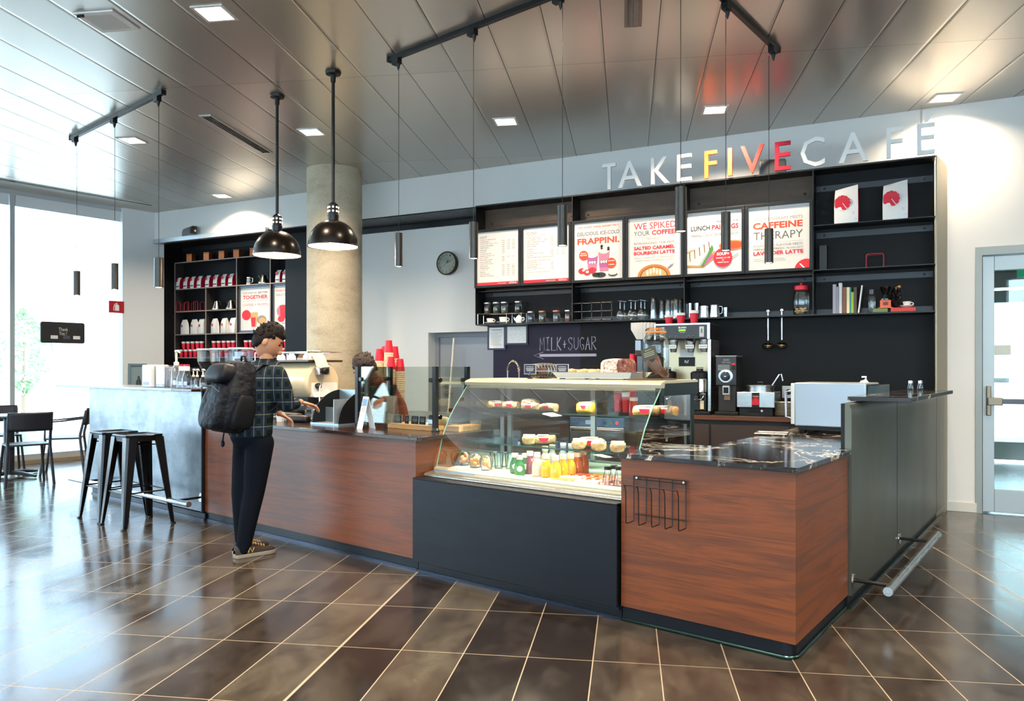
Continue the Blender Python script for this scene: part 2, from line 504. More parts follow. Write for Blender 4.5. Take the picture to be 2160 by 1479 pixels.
struct(B().box(-11.07, -5.0, .53, .555, 3.215, 3.30), 'trim_3', BLACK, FW, smooth=0)
struct(B().box(-11.07, -5.0, .0, .55, 3.285, 3.302), 'trim_4', BLACK, FW, smooth=0)
struct(B().box(-11.0, -8.66, -.07, .02, 3.262, 3.325), 'trim_5', mat('pale steel ledge', '#aab2b6', .4, .5), FW, smooth=0)
# black lining of the left niche
struct(B().box(-11.12, -11.065, .0, .56, 0, 3.29).box(-11.07, -7.75, .535, .552, 0, 3.29), 'wall_niche', NAVY, FW, smooth=0)
# rest of the hall, behind the photographer
BACKW = mat('hall wall paint', '#c9c2b4', .6)
struct(B().prism([tf(p) for p in [(9, -6), (9.2, -6), (11.6, 3.4), (11.38, 3.39)]][::1], 0, 3.8), 'wall_hall_side', BACKW, FT, smooth=0)
RA, RB = V((-17.8, -3.84)), V((9, -6))
RD = (RB - RA).normalized(); FR_ = frame(RA.x, RA.y, math.atan2(RD.y, RD.x)); RL = (RB - RA).length
f = B().box(0, RL, -.25, 0, 0, .9).box(0, RL, -.25, 0, 3.4, 3.8)
for i in range(15): f.box(RL * i / 14 - .3, RL * i / 14 + .3, -.2, -.02, .9, 3.4)
struct(f, 'wall_hall_rear', FRAME, FR_, smooth=0)
struct(B().box(0, RL, -.12, -.11, .9, 3.4), 'window_15', GLASS, FR_, smooth=0)  # unseen rear glazing, added to fill the room with light from the front

# glass door with a lobby behind it
ALUD = mat('satin aluminium', '#9fa6a6', .4, .5)
d1 = struct(B().box(DX0 - .012, DX0 + .04, -.012, .12, 0, DZ).box(DX0 + .04, DX1, -.012, .12, DZ - .075, DZ).box(DX1 - .04, DX1, -.012, .12, 0, DZ - .075), 'door_1', mat('door frame metal', '#8f948f', .45, .4), FW, smooth=0)
def leaf(x0, x1):
    z1 = DZ - .085
    struct(B().box(x0, x0 + .092, .02, .07, .012, z1).box(x1 - .092, x1, .02, .07, .012, z1).box(x0 + .092, x1 - .092, .02, .07, .012, .216).box(x0 + .092, x1 - .092, .02, .07, z1 - .13, z1), 'door_leaf', ALUD, FW, d1, smooth=0, bevel=.003)
    struct(B().box(x0 + .092, x1 - .092, .04, .048, .216, z1 - .13), 'glass_pane', GGLASS, FW, d1, smooth=0)
    p = B().box(x0 + .028, x0 + .064, -.025, .02, .89, 1.16).box(x0 + .035, x0 + .15, -.055, -.012, .985, 1.055)
    struct(p, 'panic_latch', mat('bronze latch', '#7d7260', .35, .8), FW, d1, bevel=.006)
    struct(B().box(x0 + .11, x1 - .06, -.05, -.014, 1.0, 1.045), 'push_bar', mat('dark steel bar', '#4c4c4e', .35, .8), FW, d1, bevel=.006)
    struct(B().box(x0 + .094, x0 + .22, .034, .037, 1.44, 1.53), 'frosted_sticker', mat('frosted film', '#c3ccc4', .6), FW, d1, smooth=0)
leaf(DX0 + .045, DX0 + 1.05); leaf(DX0 + 1.055, DX1 - .045)
LOB = mat('lobby wall paint', '#dde4e4', .6)
struct(B().box(-.35, -.15, .17, 5.2, 0, 3.2).box(4.0, 4.2, .17, 5.2, 0, 3.2).box(-.35, 4.2, .17, 5.2, 3.2, 3.3), 'wall_lobby', LOB, FW, smooth=0)
LT = mat('lobby floor tile', '#c2c4c2', .18)
k = NT(LT)
br = k.n('TexBrick', Vector=k.coord((1, 1, 1)), Scale=1.0, Color1=lin('#c6c8c6'), Color2=lin('#bcbfbd'), Mortar=lin('#6f7270'))
br.offset = 0; br.inputs['Mortar Size'].default_value = .008; br.inputs['Brick Width'].default_value = .6; br.inputs['Row Height'].default_value = .6
k.base(br.outputs[0])
struct(B().box(-.35, 4.2, .13, 5.3, -.01, .004), 'floor_lobby', LT, FW, smooth=0)
d3 = struct(B().box(-.15, .30, 4.6, 4.72, 0, 3.2).box(.3, 3.9, 4.6, 4.72, 2.45, 3.2).box(.3, .36, 4.58, 4.74, 0, 2.45).box(1.36, 1.42, 4.58, 4.74, 0, 2.45).box(3.84, 4.0, 4.6, 4.72, 0, 2.45), 'wall_lobby_front', LOB, FW, smooth=0)
d4 = struct(B().box(.37, .50, 4.62, 4.67, .03, 2.42).box(1.24, 1.355, 4.62, 4.67, .03, 2.42).box(.5, 1.24, 4.62, 4.67, .03, .28).box(.5, 1.24, 4.62, 4.67, 2.25, 2.42), 'door_3', ALUD, FW, smooth=0)
struct(B().box(.5, 1.24, 4.64, 4.65, .28, 2.25), 'glass_pane', DGLASS, FW, d4, smooth=0)
struct(B().box(.4, 1.3, 4.56, 4.60, 1.12, 1.18), 'push_bar', STEEL, FW, d4, bevel=.005)
struct(B().box(.32, 1.40, 4.50, 4.58, 2.45, 2.66), 'door_header', WHITE, FW, d4, bevel=.005)
struct(B().box(1.42, 3.84, 4.62, 4.70, 0, 2.45), 'wall_lobby_end', LOB, FW, smooth=0)
# green exit sign hanging in the lobby
sx, sz = on(FW, 1.4, 2146, 568)
sx1, _ = on(FW, 1.4, 2176, 568)
ex = thing('exit_sign', 'green running man exit sign seen through the door glass', 'sign', FW, (sx, 1.4, sz - .085))
GRN = mat('green sign', '#00a878', .4, emit=('#00b880', .5))
B().box(0, .32, 0, .03, 0, .17).ob('sign_box', GRN, ex, 0)
b = B(); disc(b, .10, .125, .018, -.002); b.add([(.08, -.002, .10), (.115, -.002, .10), (.10, -.002, .03), (.06, -.002, .03)], [(0, 3, 2, 1)])
b.box(.19, .26, -.002, 0, .03, .13)
b.ob('pictogram', WHITE, ex, 0)
B().tube([(.16, .015, .17), (.16, .015, 3.2 - (sz - .085))], .006).ob('hanger_rod', ALUD, ex)

# concrete column
cc = B().lathe([(.334, 0), (.334, 3.757)], n=64)
o = struct(cc, 'column', CONC, Mx.Translation((-2.19, 9.48, 0)), smooth=30)

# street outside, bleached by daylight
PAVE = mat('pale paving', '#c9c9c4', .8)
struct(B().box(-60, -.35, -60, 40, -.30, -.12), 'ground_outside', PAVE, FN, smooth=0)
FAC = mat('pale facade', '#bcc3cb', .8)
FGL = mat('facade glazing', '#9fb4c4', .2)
def house(nm, lab, x0, x1, y0, y1, h, cols, rows, m):
    t = thing(nm, lab, 'building', FN, (x0, y0, -.12))
    L, D = y1 - y0, x1 - x0
    B().box(0, D, 0, L, 0, h).ob('wall', m, t, 0)
    for i in range(cols):
        for j in range(rows):
            a = L * (i + .2) / cols; z = .6 + (h - .8) * j / rows
            B().box(D, D + .03, a, a + L * .6 / cols, z, z + (h - .8) * .62 / rows).ob('window', FGL, t, 0)
    B().box(-.2, D + .2, -.2, L + .2, h, h + .25).ob('parapet', FAC, t, 0)
house('street_building', 'pale glazed building far across the street outside the window', -34, -28, -14, 24, 15, 10, 5, FAC)  # drawn out taller and longer to keep sky glare off the floor
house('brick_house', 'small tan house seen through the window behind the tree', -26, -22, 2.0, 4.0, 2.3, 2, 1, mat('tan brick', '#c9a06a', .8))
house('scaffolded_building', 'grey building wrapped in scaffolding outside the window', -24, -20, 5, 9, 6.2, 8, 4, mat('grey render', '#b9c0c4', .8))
LEAF = mat('leaves', '#7d9a70', .7)
tr = thing('street_tree', 'young leafy street tree outside the window', 'tree', FN, (-13, 2.9, -.12))
b = B(); rr = random.Random(3)
for i in range(520):
    a, q = rr.uniform(0, 6.28), rr.uniform(-1, 1); r_ = (1 - abs(q) ** 2.2) * .75 * rr.uniform(.3, 1)
    p = V((r_ * math.cos(a), r_ * math.sin(a), 1.9 + q * 1.25)); u_ = V((rr.uniform(-1, 1), rr.uniform(-1, 1), rr.uniform(-1, 1))).normalized() * .09; w_ = u_.orthogonal().normalized() * .05
    b.add([p - u_, p + w_, p + u_, p - w_], [(0, 1, 2, 3)])
b.ob('foliage', LEAF, tr, 0)
B().tube([(0, 0, 0), (.02, 0, .8), (0, .02, 2.2)], [.06, .05, .02]).ob('trunk', mat('bark', '#6b5c4c', .8), tr)

# ================================================================ ceiling fittings
def downlight(gx, gy, lab, q=1.):
    t = thing('ceiling_downlight', lab, 'ceiling light', FT, (gx, gy, 3.755), 0, 'square ceiling downlights')
    f = B()
    s_, i_ = .115, .095
    for x0, x1, y0, y1 in ((-s_, s_, -s_, -i_), (-s_, s_, i_, s_), (-s_, -i_, -i_, i_), (i_, s_, -i_, i_)): f.box(x0, x1, y0, y1, -.008, .0)
    f.ob('frame', WHITE, t, 0)
    B().box(-i_, i_, -i_, i_, -.004, 0).ob('diffuser', BULB, t, 0)
    area(FT, (gx, gy, 3.74), .17, DL * q)
downlight(-2.80, 4.90, 'large bright square downlight between the ceiling speaker and the pendant rods')
downlight(-5.23, 7.50, 'square downlight between the short track and the windows')
downlight(-3.22, 7.51, 'square downlight between the two black dome pendants and the slot vent')
downlight(-5.66, 10.10, 'small far square downlight above the red and white shelves')
downlight(-1.19, 7.48, 'square downlight above the wall clock, beside the concrete column')
downlight(.81, 7.43, 'square downlight just above the orange sign letters')
downlight(2.82, 7.41, 'square downlight beside the wall over the last sign letter', .55)
t = thing('ceiling_speaker', 'square white perforated grille with small tag in the ceiling', 'speaker grille', FT, (-3.605, 4.895, 3.755))
B().box(-.15, .15, -.15, .15, -.012, .0).ob('frame', mat('grille frame', '#f2f2f0', .5), t, 0, .003)
b = B()
for i in range(22):
    for j in range(22):
        x, y = -.105 + .01 * i, -.105 + .01 * j
        b.add([(x - .0025, y - .0025, -.0125), (x - .0025, y + .0025, -.0125), (x + .0025, y + .0025, -.0125), (x + .0025, y - .0025, -.0125)], [(0, 1, 2, 3)])
b.ob('perforation', mat('perforation grey', '#8a8d8f', .6), t, 0)
B().box(-.13, -.08, -.135, -.125, -.03, -.012).ob('tag', MBLK, t, 0)
def slot(nm, lab, x0, x1, y0, y1, n, Fm=FT, m=mat('vent enamel', '#d2d2ce', .5), z=3.755):
    t = thing(nm, lab, 'air vent', Fm, ((x0 + x1) / 2, (y0 + y1) / 2, z))
    hx, hy = (x1 - x0) / 2, (y1 - y0) / 2
    B().box(-hx, hx, -hy, hy, -.01, .0).ob('plate', m, t, 0, .003)
    for i in range(n):
        x = -hx + 2 * hx * (i + 1) / (n + 1)
        B().box(x - hx * .56 / n, x + hx * .56 / n, -hy + .03, hy - .03, -.0125, -.0095).ob('slot', GLOSSB, t, 0)
slot('slot_vent', 'long aluminium slot vent beside the left black dome pendant rod', -4.08, -3.955, 6.85, 8.155, 3)
slot('slot_vent', 'wide bronze slot vent between the two black light tracks', -.025, .097, 5.02, 5.53, 2, m=mat('bronze plate', '#8a7b74', .4, .6))
slot('slot_vent', 'continuous dark slot diffuser along the ceiling edge at the windows', .50, .60, -12, -.3, 2, FN, WALL, 3.757)

# light tracks and slim cylinder pendants
def track(lab, a, b_, heads):
    a, b_ = V(a), V(b_)
    d = (b_ - a); L = d.length; rot = math.atan2(d.y, d.x)
    t = thing('light_track', lab, 'light track', FT, (a.x, a.y, 3.755), rot)
    B().box(0, L, -.018, .018, -.034, 0).ob('rail', mat('track black', '#15161a', .4, 0., Specular_IOR_Level=.25), t, 0, .002)
    for e in (0, L): B().box(e - .012, e + .012, -.022, .022, -.038, 0).ob('end_cap', MBLK, t, 0, .002)
    for h in heads:
        u = (V(h[:2]) - a).dot(d.normalized())
        B().box(u - .05, u + .02, -.022, .022, -.075, -.03).lathe([(.016, -.075), (.012, -.10), (.003, -.125)], (u + .004, 0, 0), 10).ob('adapter', MBLK, t, 0, .004)
CYL = mat('pendant bronze', '#3b3835', .32, .75)
def pend(h, px, y0, y1, half, lab):
    "slim cylinder lamp; h is its ceiling point in the tile frame"
    p = FT @ V((h[0], h[1], 0)); Z = p.y
    z1 = EYE + (HOR - y0) / FPX * Z; z0 = EYE + (HOR - y1) / FPX * Z
    r = half / FPX * Z
    t = thing('cylinder_pendant', lab, 'pendant lamp', F0, (p.x, p.y, z0), 0, 'slim cylinder pendant lamps')
    L = z1 - z0
    B().lathe([(r * .86, .002), (r, 0), (r, L), (r * .2, L + .001), (.0, L + .001)], n=28, cap=False).ob('shade', CYL, t)
    B().tube([(0, 0, L), (0, 0, 3.755 - .08 - z0)], .0022, 6).ob('cable', MBLK, t)
    B().lathe([(.0, .004), (r * .8, .004)], n=20).ob('bulb', BULB, t)
    spot(F0, (p.x, p.y, z0 - .01), 9, 1.5, WARM, .025)
hl = [(-5.687, 7.249), (-4.883, 6.739), (-4.105, 6.255)]
track('short light track near the windows carrying three slim pendants', (-5.793, 7.251 + .05), (-4.025, 6.168 + .03), hl)
hc = [(-1.759, 5.765), (-1.08, 5.336), (-.419, 4.965), (.30, 4.50)]
track('long black light track running over the menu boards', (-1.847, 5.81), (.65, 4.28), hc)
hr = [(.641, 5.237), (1.051, 6.01)]
track('black light track over the orange sign letters', (.52, 5.0), (1.125, 6.075), hr)
pend(hl[0], 164, 572, 623, 6.5, 'slim dark pendant nearest the window glass, above the thank you board')
pend(hl[1], 244, 556, 611, 7, 'slim dark pendant in front of the window edge above the red sign')
pend(hl[2], 335, 544, 607, 9.5, 'slim dark pendant in front of the white pier and black niche')
pend(hc[0], 842, 492, 563, 8, 'slim dark pendant hanging before the blank wall by the clock')
pend(hc[1], 1000, 469, 546, 9.5, 'slim dark pendant before the first menu board')
pend(hc[2], 1187, 434, 519, 10.5, 'slim dark pendant before the cold drinks menu board')
pend(hc[3], 1417, 395, 489, 12, 'largest slim dark pendant, before the spiked coffee poster')
pend(hr[0], 1532, 448, 529, 10, 'slim dark pendant before the lunch pairings poster')
pend(hr[1], 1623, 483, 555, 9, 'slim dark pendant before the caffeine therapy poster')

# two black dome pendants on rods
DOME = mat('oil rubbed bronze', '#1f1b18', .25, .7)
DIN = mat('white enamel', '#f4ede2', .4)
def dome(h, px, ytop, rimy, half, lab):
    p = FT @ V((h[0], h[1], 0)); Z = p.y
    zr = EYE + (HOR - rimy) / FPX * Z
    R_ = half / FPX * Z
    t = thing('dome_pendant', lab, 'pendant lamp', F0, (p.x, p.y, zr), 0, 'black dome pendant lamps')
    Hh = R_ * 1.02
    prof = [(R_ * 1.03, -.012), (R_ * 1.03, -.004), (R_, 0)] + [(R_ * math.cos(a) ** .92, Hh * math.sin(a)) for a in [i * 1.42 / 12 for i in range(1, 13)]]
    top = prof[-1]
    B().lathe(prof + [(.0, top[1])], n=40, cap=False).ob('shade', DOME, t)
    prof2 = [(R_ * .985 * math.cos(a) ** .92, (Hh - .006) * math.sin(a) - .008) for a in [i * 1.48 / 12 for i in range(13)]]
    o = B().lathe(prof2, n=40, cap=False); o.f = [f[::-1] for f in o.f]
    o.ob('reflector', DIN, t)
    B().ball((0, 0, .06), .045, .045, .06).ob('bulb', mat('lamp bulb', '#ffffff', .5, emit=('#ffe6c8', 30.0)), t)
    zc = top[1]
    B().lathe([(.042, zc - .01), (.046, zc + .045), (.040, zc + .05), (.040, zc + .13), (.03, zc + .14), (.018, zc + .15), (.0, zc + .15)], n=24).ob('socket', mat('socket black', '#17171a', .35, .5), t)
    v_ = B()
    for i in range(8):
        a = i * PI / 4 + .2
        for j in (0, 1):
            v_.ball((.040 * math.cos(a), .040 * math.sin(a), zc + .075 + j * .032), .008, n=8, m=6)
    v_.ob('vent_hole', mat('glowing vent', '#ffffff', .5, emit=('#ffd9b0', 4.0)), t)
    zt = 3.755 - zr
    B().tube([(0, 0, zc + .14), (0, 0, zt - .03)], .0135, 12).ob('rod', MBLK, t)
    B().lathe([(.02, zt - .085), (.022, zt - .03), (.06, zt - .022), (.065, zt - .005), (.065, zt)], n=28).ob('canopy', MBLK, t)
    l = bpy.data.lights.new('dome_light', 'POINT'); l.energy = 32; l.color = (1, .74, .48); l.shadow_soft_size = .05
    lo_ = bpy.data.objects.new('dome_light', l); COL.objects.link(lo_); lo_.location = (p.x, p.y, zr - .02)
dome((-3.093, 6.46), 593, 203, 537, 49, 'black dome pendant hanging over the head of the customer')
dome((-2.394, 6.02), 706, 153, 518, 52, 'black dome pendant hanging in front of the concrete column')
# ================================================================ counters
KICK = mat('dark kick plate', '#0f131a', .4, .2, Specular_IOR_Level=.3)
WX1, WX2, WX3 = -.906, -2.449, -5.074
# walnut corner counter
SL = .955
side = V((-.0459, .9989)) * SL
t = thing('walnut_counter', 'walnut corner counter module with black marble top and magazine rack on its front', 'counter', FC)
B().prism([(WX1, 0), (0, 0), (side.x, side.y), (side.x - .62, side.y), (-.66, .62), (WX1, .60)], .078, .852).ob('body', WOOD, t, 0, .002)
b = B()
R_ = .05; cx_, cy_ = -.018 - R_, .018 + R_
arc = [(cx_ + R_ * math.sin(a), cy_ - R_ * math.cos(a)) for a in [i * PI / 16 for i in range(9)]]
poly = [(WX1, .018)] + arc + [(side.x - .018, side.y), (side.x - .5, side.y), (-.6, .5), (WX1, .5)]
b.prism(poly, .0, .078)
b.ob('kick_plate', KICK, t, 30)
b = B().tube([(WX1, .012, .008)] + [(p[0] + .006 * (i / 8), p[1] - .006 * (1 - i / 8), .008) for i, p in enumerate(arc)] + [(side.x - .012, side.y, .008)], .008, 8)
b.ob('kick_trim', mat('polished kick trim', '#2f4a4a', .25, .9), t)
sp_ = [FC.inverted() @ (FS @ V(p)) for p in [(-.70, -.26, 0), (-.70, 2.40, 0), (-.06, 2.40, 0), (-.06, -.035, 0), (.005, -.035, 0)]]
top = [(.02, -.022)] + [(p.x, p.y) for p in sp_[::-1]] + [(-.935, .62), (-.935, -.022)]
mt = B().prism(top, .853, .876).ob('marble_top', MARB, t, 0, .002)
B().prism([FC.inverted() @ (FS @ V(p)) for p in [(-.68, .0, 0), (-.115, .0, 0), (-.115, 2.36, 0), (-.68, 2.36, 0)]], .02, .85).ob('side_cabinet', MBLK, t, 0)

# wire magazine rack on the walnut front
rk = thing('wire_rack', 'black wire magazine rack hung on the walnut counter front', 'rack', FC, (0, 0, 0))
wr = .0028
p0, p1 = on(FC, -.012, 1337, 1004), on(FC, -.012, 1447, 1016)
xL, zT, xR = p0[0], p0[1], p1[0]
zB = on(FC, -.012, 1447, 1112)[1]
for z in (zT, zT - .015, zB + .03): B().tube([(xL, -.012, z), (xR, -.012, z)], wr).ob('back_rail', MBLK, rk)
for i in range(5):
    x = xL + (xR - xL) * i / 4
    B().tube([(x, -.012, zT), (x, -.012, zB), (x, -.016, zB - .006), (x, -.085, zB - .008), (x, -.09, zB), (x, -.092, zT - .07), (x, -.10, zT - .045), (x, -.112, zT - .035)], wr).ob('wire_holder', MBLK, rk)
B().tube([(xL, -.112, zT - .035), (xR, -.112, zT - .035)], wr).ob('front_rail', MBLK, rk)
for x in (xL + .02, xR - .01): B().tube([(x, -.02, zT - .007), (x, .002, zT - .007)], .006).ob('screw', CHROME, rk)

# steel side bar
t = thing('steel_bar', 'raw steel clad high bar at the side with black marble ledge', 'bar counter', FS)
L_ = 3.50
B().prism([(-.035, .073), (0, .073), (0, 1.05), (.0, 1.09), (-.012, 1.12), (-.035, 1.125)], 0, L_, 'y').ob('steel_panel', SHEET, t, 25)
for y in (1.28, 3.02): B().box(-.001, .0012, y - .0025, y + .0025, .075, 1.118).ob('seam', MBLK, t, 0)
B().box(-.058, -.036, .01, L_, .06, 1.125).ob('core', MBLK, t, 0)
B().box(-.11, -.022, .0, L_, 0, .073).ob('kick_plate', KICK, t, 0)
B().box(-.018, -.004, 0, L_, .0, .016).ob('kick_trim', MATS['polished kick trim'], t, 0)
B().prism([(-.07, .205), (.258, .205), (.242, 2.03), (-.085, 2.03)], 1.132, 1.158).ob('marble_ledge', MARB, t, 0, .002)
def footrail(Fm, lab, x0, x1, y, z, brk, wall, axis):
    t = thing('foot_rail', lab, 'foot rail', Fm)
    A = (lambda u, o: (u, o, z)) if axis == 'x' else (lambda u, o: (o, u, z))
    B().tube([A(x0, y), A(x1, y)], .024, 20).ob('rail', STEEL, t)
    s = 1 if y > wall else -1
    for u in brk:
        B().tube([A(u, y), A(u, wall)], .010, 12).ob('bracket', mat('dark bracket', '#2b2b2b', .3, .8), t)
        B().tube([A(u, wall + s * .001), A(u, wall + s * .010)], .038, 20).ob('flange', CHROME, t)
footrail(FS, 'brushed steel foot rail along the steel side bar', -.10, 1.62, .20, .155, (.03, 1.33), .0, 'y')

# pastry case base, walnut service counter and galvanised bar to its other side
t = thing('walnut_service_counter', 'long walnut service counter with dark stone top where the customer stands', 'counter', FC)
B().box(WX3, WX2, 0, .70, .078, .85).ob('body', WOOD, t, 0, .002)
B().box(WX3, WX2, .02, .68, 0, .078).ob('kick_plate', KICK, t, 0)
B().box(WX3, WX2, .008, .02, 0, .016).ob('kick_trim', mat('blue lit trim', '#36404f', .3, .9), t, 0)
DSTONE = mat('dark brown stone', '#2a1d17', .16)
k = NT(DSTONE); k.base(k.ramp(k.noise(k.coord((1, 1, 1)), 5, 6), [(.3, '#1d1512'), (.7, '#3a281f')]))
B().box(WX3 - .02, WX2 + .045, -.032, .72, .852, .876).ob('stone_top', DSTONE, t, 0, .002)
t = thing('galvanised_bar', 'high bar clad in pale galvanised steel behind the two stools', 'bar counter', FC)
B().box(-7.405, -5.095, -.012, .03, .072, 1.118).ob('steel_panel', SHEETL, t, 0, .004)
B().box(-7.38, -5.095, .03, .30, .06, 1.118).ob('core', MBLK, t, 0)
B().box(-7.36, -5.08, .0, .28, 0, .06).ob('kick_plate', KICK, t, 0)
B().box(-7.36, -5.08, -.012, .0, 0, .016).ob('kick_trim', MATS['blue lit trim'], t, 0)
B().box(-5.09, -5.076, -.03, .3, .072, 1.118).ob('end_panel', MBLK, t, 0)
B().box(-7.89, -5.366, -.155, .34, 1.12, 1.142).ob('ledge', mat('pale stone ledge', '#8f969b', .18), t, 0, .003)
B().box(-5.364, -5.02, -.155, .34, 1.12, 1.142).ob('ledge_end', DSTONE, t, 0, .003)
footrail(FC, 'brushed steel foot rail behind the two black stools', -7.24, -4.86, -.262, .20, (-6.9, -5.12), -.012, 'x')

# back counters
BTOP = mat('dark oiled worktop', '#241711', .3)
t = thing('back_counter', 'dark back counter with walnut edge under the menu shelves', 'counter', FW)
bx = on(FW, -1.05, 1668, 890)[0]
B().box(-5.0, -.75, -1.06, -.25, .845, .885).ob('worktop', BTOP, t, 0, .002)
B().box(-5.0, -.75, -1.066, -1.06, .848, .882).ob('walnut_edge', WOOD, t, 0)
B().box(-5.0, -.75, -1.02, -.25, .0, .845).ob('cabinet', mat('dark cabinet', '#1a1715', .5), t, 0)
for i in range(6): B().box(-4.98 + i * .7, -4.30 + i * .7, -1.035, -1.02, .12, .80).ob('door', mat('brown cabinet door', '#3a2a22', .45), t, 0, .002)
t = thing('work_counter', 'low work counter behind the service counter carrying the espresso machine', 'counter', FC)
B().box(-6.4, -3.35, .86, 1.50, .84, .875).ob('worktop', mat('steel worktop', '#8f9295', .25, .9), t, 0, .002)
B().box(-6.4, -3.35, .90, 1.48, .0, .84).ob('cabinet', MBLK, t, 0)

# ================================================================ black steel shelf wall with menus
UY, UB = -.457, -.227
XD = [-5.011, -3.803, -2.579, -1.357, -.348]
t = thing('shelf_wall', 'tall blackened steel shelf unit holding menu boards and glassware', 'shelf unit', FW)
BSTEEL = mat('blackened steel sheet', '#16181b', .45, .2)
k = NT(BSTEEL); k.base(k.ramp(k.noise(k.coord((1, 1, 3)), 3, 6, .6), [(.3, '#0a0b0d'), (.7, '#131517')]))
b = B().mat(0).box(XD[1], XD[4], UB, UB + .02, 0.0, 3.2).mat(1).box(XD[0] + .11, XD[1], UB, UB + .02, 0, 1.83).mat(0).box(XD[0], XD[1], UB, UB + .02, 1.83, 3.2)
b.ob('backboard', [NAVY, PURP], t, 0)
WARMST = mat('warm lit brown steel', '#4b3d32', .5, .3)  # brown steel with the downlights' warm glow put into its colour
k = NT(WARMST); k.base(k.ramp(k.noise(k.coord((1, 1, 4)), 3, 6, .6), [(.3, '#42352b'), (.7, '#5a4839')]))
B().box(XD[0], XD[3], UB - .003, UB, 2.215, 3.185).ob('upper_backboard', WARMST, t, 0)
B().box(XD[0], XD[4], UY, UB, 3.185, 3.2).ob('top_board', BSTEEL, t, 0)
for i, x in enumerate(XD):
    z0 = 1.83 if i < 4 else 0
    if i == 4: continue
    B().box(x - .004, x + .004, UY, UB, 1.83, 3.185).ob('divider', BSTEEL, t, 0)
# angled end panel meeting the side wall, beige reflection put into its colour
B().prism([(XD[4], UY), (XD[4] + .012, UY), (-.236, -.001), (-.26, -.001)], 0, 3.2).ob('end_panel', mat('beige lit end panel', '#8d8570', .4, .5), t, 0)
B().box(XD[0], XD[4], UY, UB, 1.816, 1.83).ob('shelf', BSTEEL, t, 0)
for z in (2.245, 2.665): B().box(XD[3], XD[4], UY, UB, z - .008, z).ob('shelf', BSTEEL, t, 0)
for i in range(3): B().box(XD[i], XD[i + 1], UY + .06, UB, 2.205, 2.213).ob('shelf', BSTEEL, t, 0)
GRAY = mat('grey steel angle', '#2a2d30', .4, .4)
for i in range(4):
    zs = [1.832, 2.16, 2.99] if i < 3 else [1.832, 2.15, 2.57, 3.02]
    for z in zs:
        B().box(XD[i] + .01, XD[i + 1] - .01, UB - .008, UB - .003, z, z + .055).ob('angle_rail', WARMST if i < 3 and z > 2.5 else GRAY, t, 0)  # upper rails carry the same warm glow in their colour
    for z in zs[1:]:
        for u in (.08, .92):
            B().at(Mx.Translation((XD[i] + u * (XD[i + 1] - XD[i]), UB - .008, z + .028)) @ Mx.Rotation(PI / 2, 4, 'X')).lathe([(.012, 0), (.010, .008), (0, .009)], n=12).ob('bolt', MBLK, t)

# sign letters standing along the top edge
LW = mat('white sign letter', '#fbfaf6', .6)
LET = [('T', 1272, 1300, LW), ('A', 1305, 1354, LW), ('K', 1374, 1413, LW), ('E', 1429, 1459, LW),
       ('F', 1487, 1514, mat('amber letter', '#ea621a', .45)), ('I', 1536, 1545, mat('orange letter', '#e8541c', .45)),
       ('V', 1563, 1612, mat('vermilion letter', '#d62a1c', .45)), ('E', 1635, 1668, mat('crimson letter', '#c20e2f', .45)),
       ('C', 1689, 1740, LW), ('A', 1769, 1831, LW), ('F', 1870, 1905, LW), ('\u00c9', 1934, 1972, LW)]
for n_, (ch, a, c, m_) in enumerate(LET):
    x0 = on(FW, UY - .01, a, 340)[0]; x1 = on(FW, UY - .01, c, 340)[0]
    cn = {'white sign letter': 'white', 'amber letter': 'amber', 'orange letter': 'orange', 'vermilion letter': 'vermilion red', 'crimson letter': 'crimson'}[m_.name]
    nm = ch if ch != '\u00c9' else 'accented E'
    extra = {0: ', first of the sign', 1: ', second of the sign', 2: ', third of the sign', 3: ', fourth of the sign', 8: ' after the crimson letter', 9: ' over the two coffee bags', 10: ', next to last of the sign', 11: ', last of the sign by the wall lamp glow'}.get(n_, ' of the sign above the menu shelves')
    z0, z1 = 3.212, 3.485
    b = B()
    if ch == 'I': b.box(x0, x1, UY - .03, UY - .005, z0, z1)
    elif ch in 'EF\u00c9':
        s_ = .036; W_ = x1 - x0
        b.box(x0, x0 + s_, UY - .03, UY - .005, z0, z1).box(x0 + s_, x1, UY - .03, UY - .005, z1 - s_, z1).box(x0 + s_, x1 - .004, UY - .03, UY - .005, z0 + .13, z0 + .13 + s_)
        if ch != 'F': b.box(x0 + s_, x1, UY - .03, UY - .005, z0, z0 + s_)
        if ch == '\u00c9': b.prism([(x0 + .06, z1 + .012), (x0 + .085, z1 + .012), (x1 - .01, z1 + .075), (x1 - .06, z1 + .075)], UY - .03, UY - .005, 'y')
    elif ch == 'T':
        b.box(x0, x1, UY - .03, UY - .005, z1 - .036, z1).box((x0 + x1) / 2 - .018, (x0 + x1) / 2 + .018, UY - .03, UY - .005, z0, z1 - .036)
    else: b.text(ch, x0, x1, z0, z1 + (.004 if ch == 'C' else 0), UY - .03, .004, .025)
    o = b.ob('sign_letter', m_, None, 0)
    o.matrix_world = FW
    tag(o, 'raised %s letter %s%s' % (cn, nm, extra), 'sign letter', 'letters of the cafe sign')

